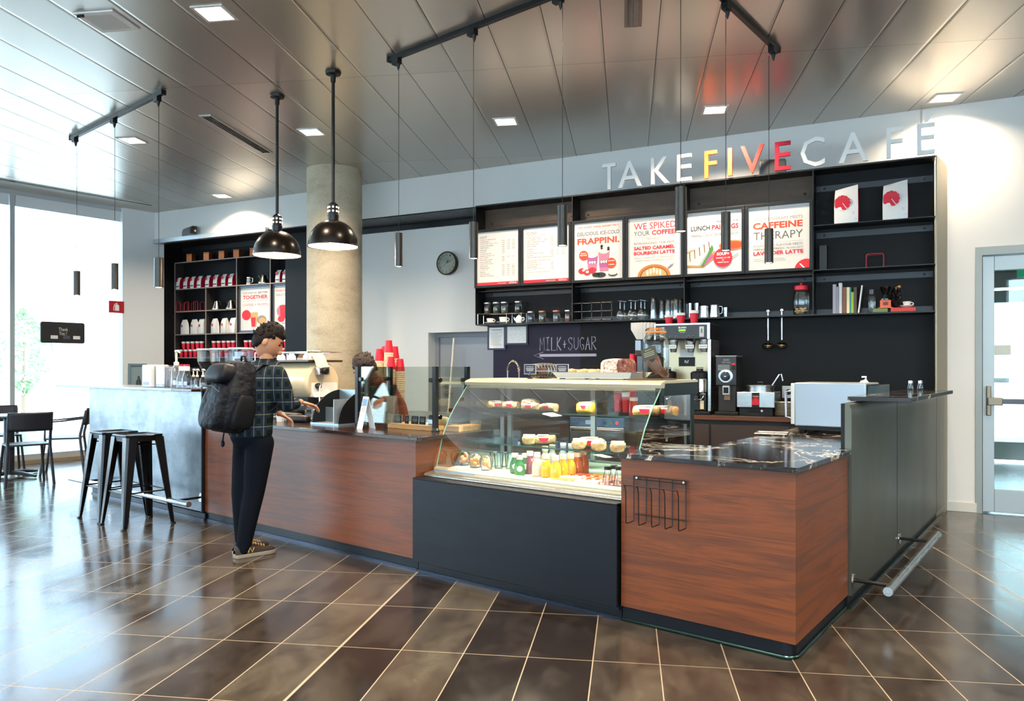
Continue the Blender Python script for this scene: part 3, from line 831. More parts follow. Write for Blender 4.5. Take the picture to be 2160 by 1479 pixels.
# menu boards
PMAT = {n: mat('print ' + n, c, .6) for n, c in dict(black='#2a2626', grey='#5c5855', light='#8a8480', red='#d4202f', orange='#e2431e', pink='#b8708a', mag='#a8508a', straw='#c01f2c', tan='#c99a5c', brown='#6b3b1c', char='#1a1715', soup='#e8702a', cream='#f1dfc0', green='#3f7a35', toast='#b8864a', white='#f4f2ee').items()}
PM = list(PMAT.values()); PI_ = {n: i for i, n in enumerate(PMAT)}
LIT = mat('menu poster', '#d2cec8', .5)
def board(i, lab, px0, px1, yb=-.475, name='menu_board'):
    xa, xb = px0, px1
    z0, z1 = 2.243, 2.912
    t = thing(name, lab, 'menu board', FW, (xa, yb, z0))
    W, Hh = xb - xa, z1 - z0
    fr = .028
    f = B().box(0, W, 0, .05, 0, fr).box(0, W, 0, .05, Hh - fr, Hh).box(0, fr, 0, .05, fr, Hh - fr).box(W - fr, W, 0, .05, fr, Hh - fr)
    f.ob('frame', MBLK, t, 0, .002)
    B().box(fr, W - fr, .02, .04, fr, Hh - fr).ob('poster', LIT, t, 0)
    return t, fr, W - fr, fr, Hh - fr
class Pr(B):
    "print on a poster; u,v run 0..1 across it"
    def __init__(s, x0, x1, z0, z1, y):
        super().__init__(); s.r = (x0, x1, z0, z1, y)
    def U(s, u): return s.r[0] + (s.r[1] - s.r[0]) * u
    def W(s, v): return s.r[2] + (s.r[3] - s.r[2]) * v
    def c(s, n): s.m = PI_[n]; s.r = s.r[:4] + (s.r[4] - .0003,); return s
    def t(s, txt, u0, u1, v0, v1, off=0., sp=1.): return s.text(txt, s.U(u0), s.U(u1), s.W(v0), s.W(v1), s.r[4], off, spacing=sp)
    def rect(s, u0, u1, v0, v1):
        y = s.r[4]
        return s.add([(s.U(u0), y, s.W(v0)), (s.U(u1), y, s.W(v0)), (s.U(u1), y, s.W(v1)), (s.U(u0), y, s.W(v1))], [(0, 1, 2, 3)])
    def poly(s, pts):
        return s.add([(s.U(u), s.r[4], s.W(v)) for u, v in pts], [tuple(range(len(pts)))])
    def el(s, u, v, ru, rv, a0=0, a1=2 * PI, n=28):
        full = a1 - a0 > 6.28
        pts = [(u + ru * math.cos(a0 + (a1 - a0) * i / n), v + rv * math.sin(a0 + (a1 - a0) * i / n)) for i in range(n + (not full))]
        return s.poly(pts)
    def done(s, par, nm='print'):
        return s.ob(nm, PM, par, 0)
BX = [-5.018, -4.42, -3.808, -3.197, -2.575, -1.978, -1.357]
def menu_text(title, rows, i, lab):
    t, x0, x1, z0, z1 = board(i, lab, BX[i], BX[i + 1] - .004)
    p = Pr(x0, x1, z0, z1, .0195)
    p.c('grey').t(title, .08, .08 + .055 * len(title), .885, .925)
    v = .845
    for r in rows:
        if r == '': v -= .02; continue
        hd = r[0] == '*'
        s_, n_ = (r[1:], 3) if hd else (r.split('|')[0], int(r.split('|')[1]))
        p.c('pink' if hd else 'grey').t(s_, .08, min(.60, .08 + .0185 * len(s_)), v, v + .021)
        for q in range(n_ if not hd else 0):
            p.t('%d.%02d' % (2 + (len(s_) + q) % 3, [25, 65, 75, 50, 95][(len(s_) * 3 + q) % 5]), .60 + .12 * q, .665 + .12 * q, v, v + .02)
        v -= .0375
    p.c('red').rect(0, 1, 0, .055)
    p.c('white').t('TAKE FIVE CAFE', .5, .70, .02, .033, .01)
    p.t('G3TSCA', .78, .95, .013, .042)
    p.done(t)
menu_text('HOT', ['*ESPRESSO SPECIALTIES', 'Caffe Latte|3', 'Cappuccino, Flat or Dry|3', 'Caramel Macchiato|3', 'Caffe Mocha|3', 'Americano|3', 'Espresso|1', 'Double Espresso|1', '*BREWED COFFEE & TEA', 'Drip Coffee|3', 'Pour Over Coffee|1', 'Loose Leaf Tea|1', '*TEA LATTES & MORE', 'Chai Latte|3', 'Matcha Latte|3', 'London Fog|3', 'Steamer|3', 'Hot Chocolate|3', 'Kids Hot Chocolate|3'], 0, 'black framed menu board headed HOT with red footer strip')
menu_text('COLD', ['*ICED SPECIALTY COFFEES', 'Iced Caffe Latte|3', 'Iced Mocha, Flat or Swiss|3', 'Iced Caramel Macchiato|3', 'Iced Americano|3', 'Iced Coffee|3', '', '*FRAPPINI', 'Caramel|3', 'Mocha, Mint or Swiss|3', 'Vanilla|3', 'Add a double Shot of Espresso|1', '', '*100% CRUSHED FRUIT SMOOTHIES', 'Mango Banana|1', 'Strawberry Banana|1', 'Peach Banana|1', 'Add a scoop of Protein|1', '', 'For nutritional information please ask us|0'], 1, 'black framed menu board headed COLD with red footer strip')
# frappini poster
t, x0, x1, z0, z1 = board(2, 'black framed poster reading delicious ice-cold frappini', BX[2], BX[3] - .004)
p = Pr(x0, x1, z0, z1, .0195)
p.c('red').t("LIFE'S SHORT. DRINK DESSERT FIRST.", .07, .93, .905, .935, .004)
p.c('light').rect(.07, .93, .875, .878)
p.c('black').t('DELICIOUS, ICE-COLD', .07, .93, .765, .84)
p.c('orange').t('FRAPPINI.', .07, .93, .62, .73, .03)
for (u, h_, c_) in ((.38, .30, 'mag'), (.62, .36, 'pink')):
    p.c(c_).poly([(u - .085, .14), (u + .085, .14), (u + .115, .14 + h_), (u - .115, .14 + h_)])
    p.c('pink' if c_ == 'mag' else 'mag').poly([(u - .09, .20), (u + .09, .20), (u + .10, .28), (u - .10, .28)])
    p.c('cream').el(u, .14 + h_, .115, .06)
    p.c('char'); [p.el(u + .05 * (q - 1), .30, .026, .032) for q in range(3)]
    p.c('white'); [p.el(u + .05 * (q - 1), .30, .02, .026) for q in range(3)]
p.c('char'); [p.el(.62 + .09 * math.cos(q * 2.1), .54 + .04 * math.sin(q * 1.7), .025, .016) for q in range(7)]
p.c('orange').el(.2, .43, .095, .085).el(.77, .27, .095, .09)
p.c('white').t('MADE W/', .145, .255, .455, .475, .02).t('FRESH FRUIT', .125, .275, .422, .442, .02).t('COOKIES', .705, .835, .30, .318, .02).t('& CREAM', .715, .825, .235, .253, .02)
p.c('straw').el(.16, .16, .07, .05).el(.27, .13, .07, .05).el(.38, .16, .065, .055)
p.c('cream').el(.28, .14, .035, .022).el(.20, .17, .03, .02)
p.c('char').el(.55, .075, .11, .045).el(.46, .08, .08, .04).el(.80, .075, .09, .032)
p.c('cream').el(.80, .085, .075, .022)
p.done(t)
# spiked coffee poster
t, x0, x1, z0, z1 = board(3, 'black framed poster reading we spiked your coffee', BX[3], BX[4] - .004)
p = Pr(x0, x1, z0, z1, .0195)
p.c('red').t('WE SPIKED', .11, .90, .80, .91)
p.c('grey').t('YOUR', .11, .41, .695, .775)
p.c('red').t('COFFEE.', .45, .90, .695, .775, .03)
p.c('light').rect(.11, .88, .665, .668)
p.c('grey').t('WELL, SORT OF.', .35, .62, .628, .646)
p.c('light').rect(.11, .88, .61, .613)
p.c('light').t('INTRODUCING, OUR NEW', .11, .88, .54, .585)
p.c('red').t('SALTED CARAMEL', .11, .88, .455, .515, .03).t('BOURBON LATTE', .11, .88, .37, .43, .03)
p.c('light').t('ESPRESSO + STEAMED MILK + BOURBON INFUSION', .11, .88, .31, .328).t('+ CARAMEL DRIZZLE + A SPRINKLING OF SEA SALT', .11, .88, .265, .283)
p.c('soup').poly([(.18, 0)] + [(.49 + .31 * math.cos(a), .20 * math.sin(a)) for a in [PI - i * PI / 20 for i in range(21)]])
p.c('brown').poly([(.23, 0)] + [(.49 + .26 * math.cos(a), .16 * math.sin(a)) for a in [PI - i * PI / 20 for i in range(21)]])
p.c('tan').poly([(.25, 0)] + [(.49 + .24 * math.cos(a), .145 * math.sin(a)) for a in [PI - i * PI / 20 for i in range(21)]])
p.c('cream'); [p.el(.49 + .06 * q, .06 + .02 * (2 - abs(q)), .022, .05) for q in (-2, -1, 0, 1, 2)]
p.c('light').poly([(.74, .13), (.77, .12), (.88, .20), (.80, .18)])
p.done(t)
# lunch poster
t, x0, x1, z0, z1 = board(4, 'black framed poster reading lunch pairings with a panini and soup', BX[4], BX[5] - .004)
p = Pr(x0, x1, z0, z1, .0195)
p.c('grey').t('SIMON + GARFUNKEL. SONNY + CHER. HALL + OATES.', .07, .94, .885, .908)
p.c('light').t("YOU'LL BE SINGING THE", .07, .52, .815, .84)
p.c('red').t('PRAISES OF OUR', .55, .94, .815, .84, .02)
p.c('black').t('LUNCH', .07, .42, .70, .78, .02)
p.c('red').t('PAIRINGS', .46, .94, .70, .78, .03)
p.c('light').rect(.07, .94, .67, .672)
p.c('grey').t('PANINO + SOUP OR WRAP + SOUP', .07, .94, .60, .645)
p.c('light').rect(.07, .94, .575, .577)
p.c('soup').el(.83, .43, .24, .08); p.c('orange').el(.83, .43, .20, .06)
p.c('toast').poly([(0, .16), (.25, .13), (.50, .36), (.56, .30), (.48, .22), (.30, .10), (0, .12)])
p.c('cream').poly([(0, .15), (.22, .13), (.36, .30), (.48, .49), (.42, .52), (.20, .40), (0, .33)])
p.c('tan').poly([(0, .33), (.08, .40), (.2, .40), (.0, .36)])
p.c('brown'); [p.poly([(.05 + .09 * q, .20 + .045 * q), (.065 + .09 * q, .20 + .045 * q), (.055 + .09 * q, .35 + .04 * q), (.035 + .09 * q, .35 + .04 * q)]) for q in range(5)]
p.c('green').poly([(.25, .12), (.31, .11), (.40, .25), (.49, .40), (.46, .46), (.38, .30)])
p.c('mag').poly([(.31, .13), (.40, .19), (.50, .27), (.46, .31), (.38, .24)])
p.c('light').poly([(.80, .23), (.82, .22), (.95, .29), (.94, .30)])
p.c('red').el(.66, .24, .17, .155)
p.c('white').t('SOUP+', .55, .775, .275, .325, .03).t('PANINO $11.50', .54, .79, .222, .245, .01).t('OR', .645, .685, .19, .208).t('WRAP $9.50', .56, .765, .15, .172, .01)
p.done(t)
# caffeine poster
t, x0, x1, z0, z1 = board(5, 'black framed poster reading caffeine therapy and lavender latte', BX[5], BX[6] - .002)
p = Pr(x0, x1, z0, z1, .0195)
p.c('light').t('AROMATHERAPY MEETS', .10, .89, .775, .825)
p.c('orange').t('CAFFEINE', .08, .89, .645, .75, .035)
p.c('grey').t('THERAPY', .09, .89, .48, .60, -.004)
p.c('light').rect(.09, .90, .43, .433)
p.c('light').t('A SOOTHING FLAVOUR MEETS', .09, .89, .365, .405)
p.c('grey').t('ENERGIZING ESPRESSO', .09, .60, .315, .345)
p.c('light').t('IN OUR NEW', .63, .90, .315, .345)
p.c('red').t('LAVENDER LATTE', .09, .90, .235, .295, .03)
p.c('light').rect(.09, .90, .21, .2115).rect(.09, .6, .17, .176).rect(.09, .62, .14, .146)
p.c('red').poly([(1., 0), (1., .13)] + [(.96 + .20 * math.cos(a), -.03 + .17 * math.sin(a)) for a in [PI * .5 + i * PI * .43 / 14 for i in range(15)]] + [(.77, 0)])
p.c('white').poly([(.84, .065), (.855, .072), (.93, 0), (.90, 0)])
p.done(t)

# framed notices and chalk writing under the boards
FRP = mat('dark notice frame', '#1c1836', .4)
def notice(lab, pa, pb, mp):
    (xa, zt), (xb, zb) = on(FW, UB - .02, *pa), on(FW, UB - .02, *pb)
    t = thing('framed_notice', lab, 'notice', FW, (xa, UB - .02, zb))
    W, Hh = xb - xa, zt - zb; f = .02
    B().box(0, W, 0, .018, 0, f).box(0, W, 0, .018, Hh - f, Hh).box(0, f, 0, .018, f, Hh - f).box(W - f, W, 0, .018, f, Hh - f).ob('frame', FRP, t, 0)
    B().box(f, W - f, .006, .016, f, Hh - f).ob('paper', PAPER, t, 0)
    p = Pr(f, W - f, f, Hh - f, .0058)
    rr = random.Random(2)
    if mp:
        for q in range(26):
            u, v = rr.uniform(.1, .9), rr.uniform(.1, .9); a = rr.uniform(0, 6); l_ = rr.uniform(.05, .2)
            p.c('light').poly([(min(.95, max(.05, u + l_ * math.cos(a))), min(.95, max(.05, v + l_ * math.sin(a)))), (u, v), (u + .012, v + .012)])
    else:
        p.c('light').rect(.15, .85, .86, .90)
        for q in range(16): p.rect(.1, .1 + rr.uniform(.5, .8), .78 - q * .043, .79 - q * .043)
    p.done(t)
notice('framed printed notice on the violet wall beside the grey door', (1028, 688), (1066, 738), False)
notice('framed map hung beside the printed notice on the violet wall', (1066, 686), (1113, 727), True)
CHALK = mat('chalk', '#b9b4c6', .9)
def chalk(b, strokes, x0, x1, z0, z1, y, r=.0035, rnd=None):
    rr = random.Random(4)
    for st in strokes:
        for rep in range(2):
            b.tube([(x0 + (x1 - x0) * u + rr.uniform(-.004, .004), y, z0 + (z1 - z0) * v + rr.uniform(-.006, .006)) for u, v in st], r, 4)
GL = {'M': [[(0, 0), (.1, 1), (.5, .4), (.9, 1), (1, 0)]], 'I': [[(.5, 0), (.5, 1)], [(.1, 1), (.9, 1)], [(.1, 0), (.9, 0)]], 'L': [[(.1, 1), (.1, 0), (1, 0)]],
      'K': [[(.1, 0), (.1, 1)], [(.95, 1), (.1, .45), (1, 0)]], '+': [[(.2, .45), (.8, .45)], [(.5, .2), (.5, .7)]],
      'S': [[(.95, .85), (.5, 1), (.1, .8), (.2, .55), (.8, .45), (.9, .2), (.5, 0), (.05, .15)]], 'U': [[(.05, 1), (.1, .2), (.5, 0), (.9, .2), (.95, 1)]],
      'G': [[(.95, .85), (.5, 1), (.1, .7), (.1, .3), (.5, 0), (.9, .1), (.9, .4), (.55, .4)]], 'A': [[(0, 0), (.5, 1), (1, 0)], [(.2, .4), (.8, .4)]],
      'R': [[(.1, 0), (.1, 1), (.8, .95), (.9, .7), (.2, .5), (1, 0)]], 'E': [[(1, 1), (.1, 1), (.1, 0), (1, 0)], [(.1, .5), (.8, .5)]], 'C': [[(.95, .8), (.5, 1), (.1, .6), (.1, .3), (.5, 0), (.95, .2)]],
      'Y': [[(0, 1), (.5, .5), (1, 1)], [(.5, .5), (.4, 0)]], 'N': [[(.1, 0), (.1, 1), (.9, 0), (.9, 1)]]}
(xa, za), (xb, zb) = on(FW, UB, 1138, 739), on(FW, UB, 1259, 733)
zt = on(FW, UB, 1259, 710)[1]
cb = B()
word = 'MILK+SUGAR'; cw = (xb - xa) / len(word)
for i, ch in enumerate(word): chalk(cb, GL[ch], xa + cw * i + cw * .1, xa + cw * (i + .85), za, zt, UB - .001)
rr = random.Random(9)
for q in range(16):
    z = za - .045 - .028 * q / 15
    cb.tube([(xa - .005 + .02 * rr.random(), UB - .001, z), (xb - .02 * rr.random(), UB - .001, z)], .0016, 4)
cb.tube([(xa + .05, UB - .001, za - .02), (xa - .07, UB - .001, za - .058), (xa + .05, UB - .001, za - .1)], .003, 4)
o = cb.ob('chalk_writing', CHALK, None, 0); o.matrix_world = FW
tag(o, 'chalk lettering milk + sugar with an arrow on the violet wall', 'chalk writing')
# ================================================================ goods on the black shelf wall
ZS = 1.8305
def sx_(px, y=-.38): return on(FW, y, px, 660)[0]
# coffee bags on the top right shelf
BAGW = mat('white bag foil', '#e6e4e0', .38)
k = NT(BAGW); k.bump(k.noise(k.coord(), 14, 4), .25, .01)
def bag_mesh(w, d, h, top):
    rows = []
    prof = [(0, 1, 1), (.03, 1.02, 1.05), (.45, 1.03, 1.0), (.75, 1.0, .72), (.92, .98, .28), (1., .97, .1)]
    for v, sw, sd in prof:
        W, D = w / 2 * sw, d / 2 * sd; z = h * v
        n = []
        for (x, y) in ((-1, -1), (-.5, -1.12), (0, -1.15), (.5, -1.12), (1, -1), (.86, 0), (1, 1), (0, 1.1), (-1, 1), (-.86, 0)):
            n.append((x * W, y * D, z + (top * x * v if v == 1 else 0)))
        rows.append(n)
    return rows
def bag(name, lab, cat, w, d, h, disc_r, group, top=.0, redside=True, full=True, dc=(.56, -.16)):
    t = thing(name, lab, cat, FW, (0, 0, 0), 0, group)
    rows = bag_mesh(w, d, h, top)
    vs = [p for r in rows for p in r]; n = 10
    b = B(); F_, S_ = [], []
    for j in range(len(rows) - 1):
        for i in range(n):
            f = (j * n + i, j * n + (i + 1) % n, (j + 1) * n + (i + 1) % n, (j + 1) * n + i)
            (S_ if i in (4, 5, 8, 9) else F_).append(f)
    F_.append(tuple(range(n))[::-1]); F_.append(tuple(range((len(rows) - 1) * n, len(rows) * n)))
    b.add(vs, F_); b.mat(1); b.f += S_; b.mi += [1 if redside else 0] * len(S_)
    b.ob('bag', [BAGW, RED], t, 60)
    p = B(); yf = -d / 2 * 1.16 - .001
    cz = h * dc[0]; cx = w * dc[1]
    pts = []
    for i in range(40):
        a = 2 * PI * i / 40; x, z = cx + disc_r * math.cos(a), cz + disc_r * math.sin(a)
        pts.append((max(-w * .49, x), yf if abs(x) < w * .25 else yf + d * .07, z))
    p.add(pts, [tuple(range(40))])
    p.ob('printed_disc', RED, t, 0)
    if full:
        q = B()
        q.tube([(cx + .004, yf - .001, cz - .002), (cx + disc_r * .55, yf - .001, cz - disc_r * .8)], disc_r * .05, 4)
        for i in range(12):
            a = 2 * PI * i / 12 + .2; c_, s_ = math.cos(a), math.sin(a)
            if cx + disc_r * c_ < -w * .48: continue
            q.tube([(cx + disc_r * .9 * c_, yf - .001, cz + disc_r * .9 * s_), (cx + disc_r * 1.0 * c_, yf - .001, cz + disc_r * 1.0 * s_)], disc_r * .045, 4)
        q.ob('disc_marks', BAGW, t, 0)
        q = B(); q.text('TAKE FIVE', w * .08, w * .44, h * .10, h * .125, yf + .004).text('Coffee', w * .2, w * .38, h * .28, h * .30, yf + .002).text('espresso blend', w * .02, w * .38, h * .235, h * .255, yf + .002)
        q.ob('lettering', mat('bag print', '#7a6f6f', .6), t, 0)
    return t
zsh = 2.6655
for px, lab, py in ((1786, 'white coffee bag with red clock disc on the top shelf, nearer the caffeine poster', 0), (1889, 'white coffee bag with red clock disc on the top shelf, nearer the end panel', 0)):
    t = bag('coffee_bag', lab, 'coffee bag', .20, .10, .345, .072, 'white coffee bags on the top shelf', .018)
    place(t, FW, (sx_(px, -.36), -.36, zsh), -.05)
# steel tube and red wire stand on the middle shelf
zsh = 2.2455
o = B().box(-.035, .035, -.05, .05, 0, .24).ob('black_box', mat('soft black card', '#101113', .5), None, 0, .004)
o.matrix_world = FW @ Mx.Translation((sx_(1737, -.33), -.33, zsh)); tag(o, 'tall narrow black box on the shelf beside the caffeine poster', 'box')
def wire_stand(lab, W, Hh, r, group=None, D=.12):
    t = thing('wire_stand', lab, 'display stand', FW, (0, 0, 0), 0, group)
    for y in (-D / 2, D / 2):
        B().tube([(-W / 2, y, 0), (-W / 2, y, Hh - .02), (-W / 2 + .006, y, Hh - .005), (-W / 2 + .02, y, Hh), (W / 2 - .02, y, Hh), (W / 2 - .006, y, Hh - .005), (W / 2, y, Hh - .02), (W / 2, y, 0)], r, 8).ob('hoop', DKRED, t)
    B().tube([(-W / 2, -D / 2, r), (-W / 2, D / 2, r)], r).tube([(W / 2, -D / 2, r), (W / 2, D / 2, r)], r).ob('base_bar', DKRED, t)
    return t
place(wire_stand('red bent wire stand alone on the shelf above the old grinder', .145, .125, .005, None, .08), FW, (sx_(1846, -.36), -.36, zsh))
# jar with red lid
def jarglass(b, prof, n=28): return b.lathe(prof, n=n)
t = thing('cookie_jar', 'tall glass jar with red lid holding biscuits at the bottom', 'jar', FW, (sx_(1690), -.37, ZS))
B().lathe([(.0, .004), (.068, .004), (.073, .012), (.073, .20), (.06, .232), (.057, .24)], n=32).ob('glass_body', GLASS, t)
B().lathe([(.064, .238), (.066, .275), (.05, .283), (.012, .287), (.014, .30), (.006, .31), (0, .311)], n=32).ob('lid', RED, t)
b = B(); rr = random.Random(1)
for i in range(26):
    a, q = rr.uniform(0, 6.28), rr.uniform(0, .05)
    b.ball((q * math.cos(a), q * math.sin(a), .018 + rr.uniform(0, .045)), .016, .016, .009, 8, 6)
o = b.ob('biscuits', mat('biscuit', '#d8b98a', .7), t); o['kind'] = 'stuff'
# books
BK = [(1760, 8, 600, '#a8a6b4', 'thin lilac grey book first in the shelf row'), (1767, 7, 605, '#8d9099', 'thin grey book second in the shelf row'), (1772.5, 8, 597, '#c9cdd6', 'pale blue book beside the brown one'), (1781, 9, 606, '#7c4b2a', 'brown book in the middle of the row'), (1789, 7, 606, '#e4d8b4', 'cream spined book beside the brown one'), (1793.5, 4, 606, '#2d7f78', 'thin teal book behind the cream one'), (1798, 6, 616, '#8fb62a', 'short lime green book'), (1804, 7, 606, '#4a3a36', 'dark book with white title on its spine')]
for px, wpx, pt, c_, lab in BK:
    W = wpx * .0036; Hh = (on(FW, -.36, px, pt)[1] - ZS)
    t = thing('book', lab + ' on the lower shelf', 'book', FW, (sx_(px, -.36), -.36, ZS), 0, 'books on the lower shelf')
    cm = mat('cover ' + c_, c_, .5)
    B().box(-W / 2, W / 2, 0, .003, 0, Hh).box(-W / 2, -W / 2 + .002, .003, .16, 0, Hh).box(W / 2 - .002, W / 2, .003, .16, 0, Hh).ob('cover', cm, t, 0)
    B().box(-W / 2 + .002, W / 2 - .002, .003, .155, .004, Hh - .004).ob('pages', PAPER, t, 0)
t = thing('book', 'white leaning book with black back at the end of the row', 'book', FW, (sx_(1808, -.36) + .004, -.36, ZS), 0, 'books on the lower shelf')
b = B(Mx.Rotation(.12, 4, 'Y')); b.box(0, .012, 0, .18, 0, .262)
b.ob('cover', PAPER, t, 0); B(Mx.Rotation(.12, 4, 'Y')).box(.0125, .02, 0, .18, .0, .26).ob('back_cover', MBLK, t, 0)
t = thing('steel_flask', 'small clear glass flask with dark cap between books and grinder', 'flask', FW, (sx_(1839), -.37, ZS))
B().lathe([(.0, .003), (.030, .003), (.032, .01), (.032, .15), (.024, .175)], n=24).ob('body', GLASS, t)
B().lathe([(.026, .17), (.027, .215), (.0, .218)], n=24).ob('cap', mat('grey cap', '#3c3f42', .35, .5), t)
# flat books carrying grinder and cup
t = thing('book', 'green flat book lying under the old coffee grinder', 'book', FW, (sx_(1857, -.37), -.36, ZS))
B().box(-.062, .062, -.09, .09, 0, .032).ob('cover', mat('book green', '#5d7a45', .5), t, 0, .002)
t2 = thing('book', 'red flat book lying under the espresso cup', 'book', FW, (sx_(1905, -.37), -.36, ZS))
B().box(-.10, .10, -.09, .09, 0, .036).ob('cover', mat('book red', '#b8352a', .5), t2, 0, .002)
gx, gz = sx_(1868, -.36), ZS + .0362
t = thing('hand_grinder', 'antique black hand coffee grinder with spoked wheel on orange wooden base', 'coffee grinder', FW, (gx, -.36, gz))
B().box(-.045, .045, -.045, .045, .006, .075).box(-.06, .06, -.06, .06, 0, .008).ob('base', mat('orange wood', '#c85a2a', .4), t, 0, .003)
B().box(-.02, .02, -.05, -.045, .03, .058).ob('drawer', mat('drawer dark', '#5a2a18', .5), t, 0, .002)
B().lathe([(.05, .075), (.05, .09), (.025, .10), (.028, .125), (.02, .13), (.035, .16), (.045, .19), (.047, .20), (.0, .195)], n=24).ob('hopper', GLOSSB, t)
b = B(Mx.Translation((.085, -.01, .10)) @ Mx.Rotation(.5, 4, 'Z'))
b.tube([(0, .075 * math.cos(a), .09 * math.sin(a)) for a in [i * 2 * PI / 28 for i in range(28)]], .008, 8, True)
for q in range(3): b.tube([(0, .075 * math.cos(q * PI / 3), .09 * math.sin(q * PI / 3)), (0, -.075 * math.cos(q * PI / 3), -.09 * math.sin(q * PI / 3))], .005, 6)
b.tube([(-.05, 0, 0), (.01, 0, 0)], .008)
b.ob('flywheel', GLOSSB, t)
B().tube([(.085, -.02, .18), (.12, -.04, .195)], [.010, .012], 10).ob('handle', mat('handle wood', '#c08a50', .5), t)
def cup(lab, Fm, loc, s=1., group=None, rot=0., nm='cup_and_saucer'):
    t = thing(nm, lab, 'cup', Fm, loc, rot, group)
    W_ = mat('glazed white china', '#eceae4', .2)
    B().lathe([(.0, .002), (.03 * s, .002), (.05 * s, .008), (.075 * s, .018), (.076 * s, .021), (.05 * s, .012), (.0, .010)], n=28).ob('saucer', W_, t)
    B().lathe([(.0, .011), (.024 * s, .011), (.036 * s, .03), (.046 * s, .065 * s + .005), (.043 * s, .065 * s + .005), (.03 * s, .03), (.0, .02)], n=28).ob('bowl', W_, t)
    B().tube([(.042 * s, 0, .058 * s), (.062 * s, 0, .056 * s), (.068 * s, 0, .044 * s), (.058 * s, 0, .03 * s), (.036 * s, 0, .028 * s)], .004, 8).ob('handle', W_, t)
    return t
cup('white espresso cup with saucer on the red flat book', FW, (sx_(1913, -.37), -.38, ZS + .0365), .78)
# steel pitchers, tumblers
def tumbler(b, r0, r1, h, n=20): return b.lathe([(.0, .004), (r0, .004), (r0, 0.001), (r1, h), (r1 - .002, h), (r0 - .002, .008), (0, .008)], n=n)
t = thing('milk_pitcher', 'steel milk pitcher with loop handle on the shelf', 'pitcher', FW, (sx_(1508, -.36), -.36, ZS))
B().lathe([(.0, 0), (.052, 0), (.053, .01), (.045, .09), (.044, .12), (.046, .128), (.043, .128), (.041, .1), (.0, .02)], n=28).ob('body', STEEL, t)
B().tube([(.043, 0, .112), (.07, 0, .11), (.076, 0, .09), (.07, 0, .045), (.05, 0, .035)], .005, 8).ob('handle', STEEL, t)
t = thing('milk_pitcher', 'steel milk pitcher with handle turned away on the shelf', 'pitcher', FW, (sx_(1486, -.36), -.36, ZS))
B().lathe([(.0, 0), (.050, 0), (.051, .01), (.045, .09), (.046, .12), (.043, .12), (.041, .1), (.0, .02)], n=28).ob('body', STEEL, t)
B().tube([(.0, .045, .105), (0, .07, .10), (0, .07, .05), (0, .05, .035)], .005, 8).ob('handle', STEEL, t)
for px, h, r_, lab in ((1531, .10, .028, 'short clear tumbler beside the steel milk pitchers'), (1455, .155, .033, 'tall clear tumbler behind the largest red cup'), (1470, .155, .033, 'tall clear tumbler beside the steel pitcher'), (1447, .15, .03, 'tall clear tumbler right after the shelf divider')):
    o = tumbler(B(), r_ * .85, r_, h).ob('tumbler', GLASSW); o.matrix_world = FW @ Mx.Translation((sx_(px, -.34), -.34, ZS)); tag(o, lab, 'glass', 'clear tumblers on the shelf')
# fluted pint glasses upside down look
for i, (px, h) in enumerate(((1378, .225), (1396, .20), (1409, .20), (1417, .205), (1426, .205), (1434, .205))):
    o = B().lathe([(.0, .006), (.033, .006), (.035, 0), (.026, h * .93), (.034, h), (.032, h), (.024, h * .92), (.031, .012), (0, .012)], n=22).ob('pint_glass', GLASSW)
    o.matrix_world = FW @ Mx.Translation((sx_(px, -.36 + .05 * (i % 2)), -.36 + .05 * (i % 2), ZS)); tag(o, 'upturned tall clear glass, %s counted from the wine glasses' % ORD[i], 'glass', 'upturned tall glasses on the shelf')
for i, px in enumerate((1308, 1317, 1331, 1340, 1352, 1360)):
    y = -.38 + .09 * (i % 2)
    o = B().lathe([(.030, 0), (.042, .045), (.040, .075), (.022, .105), (.006, .12), (.004, .19), (.012, .198), (.036, .203), (.036, .206), (.0, .206)], n=24).ob('wine_glass', GLASSW)
    o.matrix_world = FW @ Mx.Translation((sx_(px, y), y, ZS)); tag(o, 'upturned clear wine glass, %s counted from the bottle rack' % ORD[i], 'wine glass', 'upturned wine glasses on the shelf')
# black wine rack
xa, xb = sx_(1209, -.40), sx_(1292, -.40)
t = thing('wine_rack', 'empty black gridded bottle rack beside the wine glasses', 'wine rack', FW, (xa, -.43, ZS))
W = xb - xa
for y in (0,):
    for j in range(3):
        B().tube([(0, y, .012 + j * .09), (W, y, .012 + j * .09)], .004, 6).ob('rail', mat('rack steel', '#3c3e42', .4, .7), t)
    for i in range(5):
        B().tube([(W * i / 4, y, .012), (W * i / 4, y, .192)], .004, 6).ob('upright', MATS['rack steel'], t)
        for j in range(3): B().ball((W * i / 4, y, .012 + j * .09), .012, n=8, m=6).ob('joint', MBLK, t)
# tea canisters, wire riser, cups, teapot
def canister(lab, x, y, z, lid, c_):
    t = thing('tea_canister', lab, 'canister', FW, (x, y, z), 0, 'glass tea canisters on the shelf')
    B().lathe([(.0, .002), (.040, .002), (.042, .008), (.042, .115), (.040, .12)], n=24).ob('glass_body', GLASS, t)
    B().lathe([(.0, .005), (.037, .005), (.037, .075), (0, .08)], n=20).ob('tea', mat('tea ' + c_, c_, .8), t)
    B().lathe([(.044, .115), (.044, .128), (.03, .134), (.0, .135)], n=24).ob('lid', lid, t)
LIDS = mat('steel lid', '#9a9896', .3, .9); LIDC = mat('copper lid', '#a5665a', .35, .7)
rx0, rx1 = sx_(1013, -.37), sx_(1104, -.37)
t = thing('wire_riser', 'thin chrome wire riser shelf holding four canisters', 'riser', FW, (rx0, -.36, ZS))
W = rx1 - rx0
for x in (0, W * .67, W): B().tube([(x, -.07, 0), (x, -.07, .118), (x, .07, .118), (x, .07, 0)], .003, 6).ob('leg', CHROME, t)
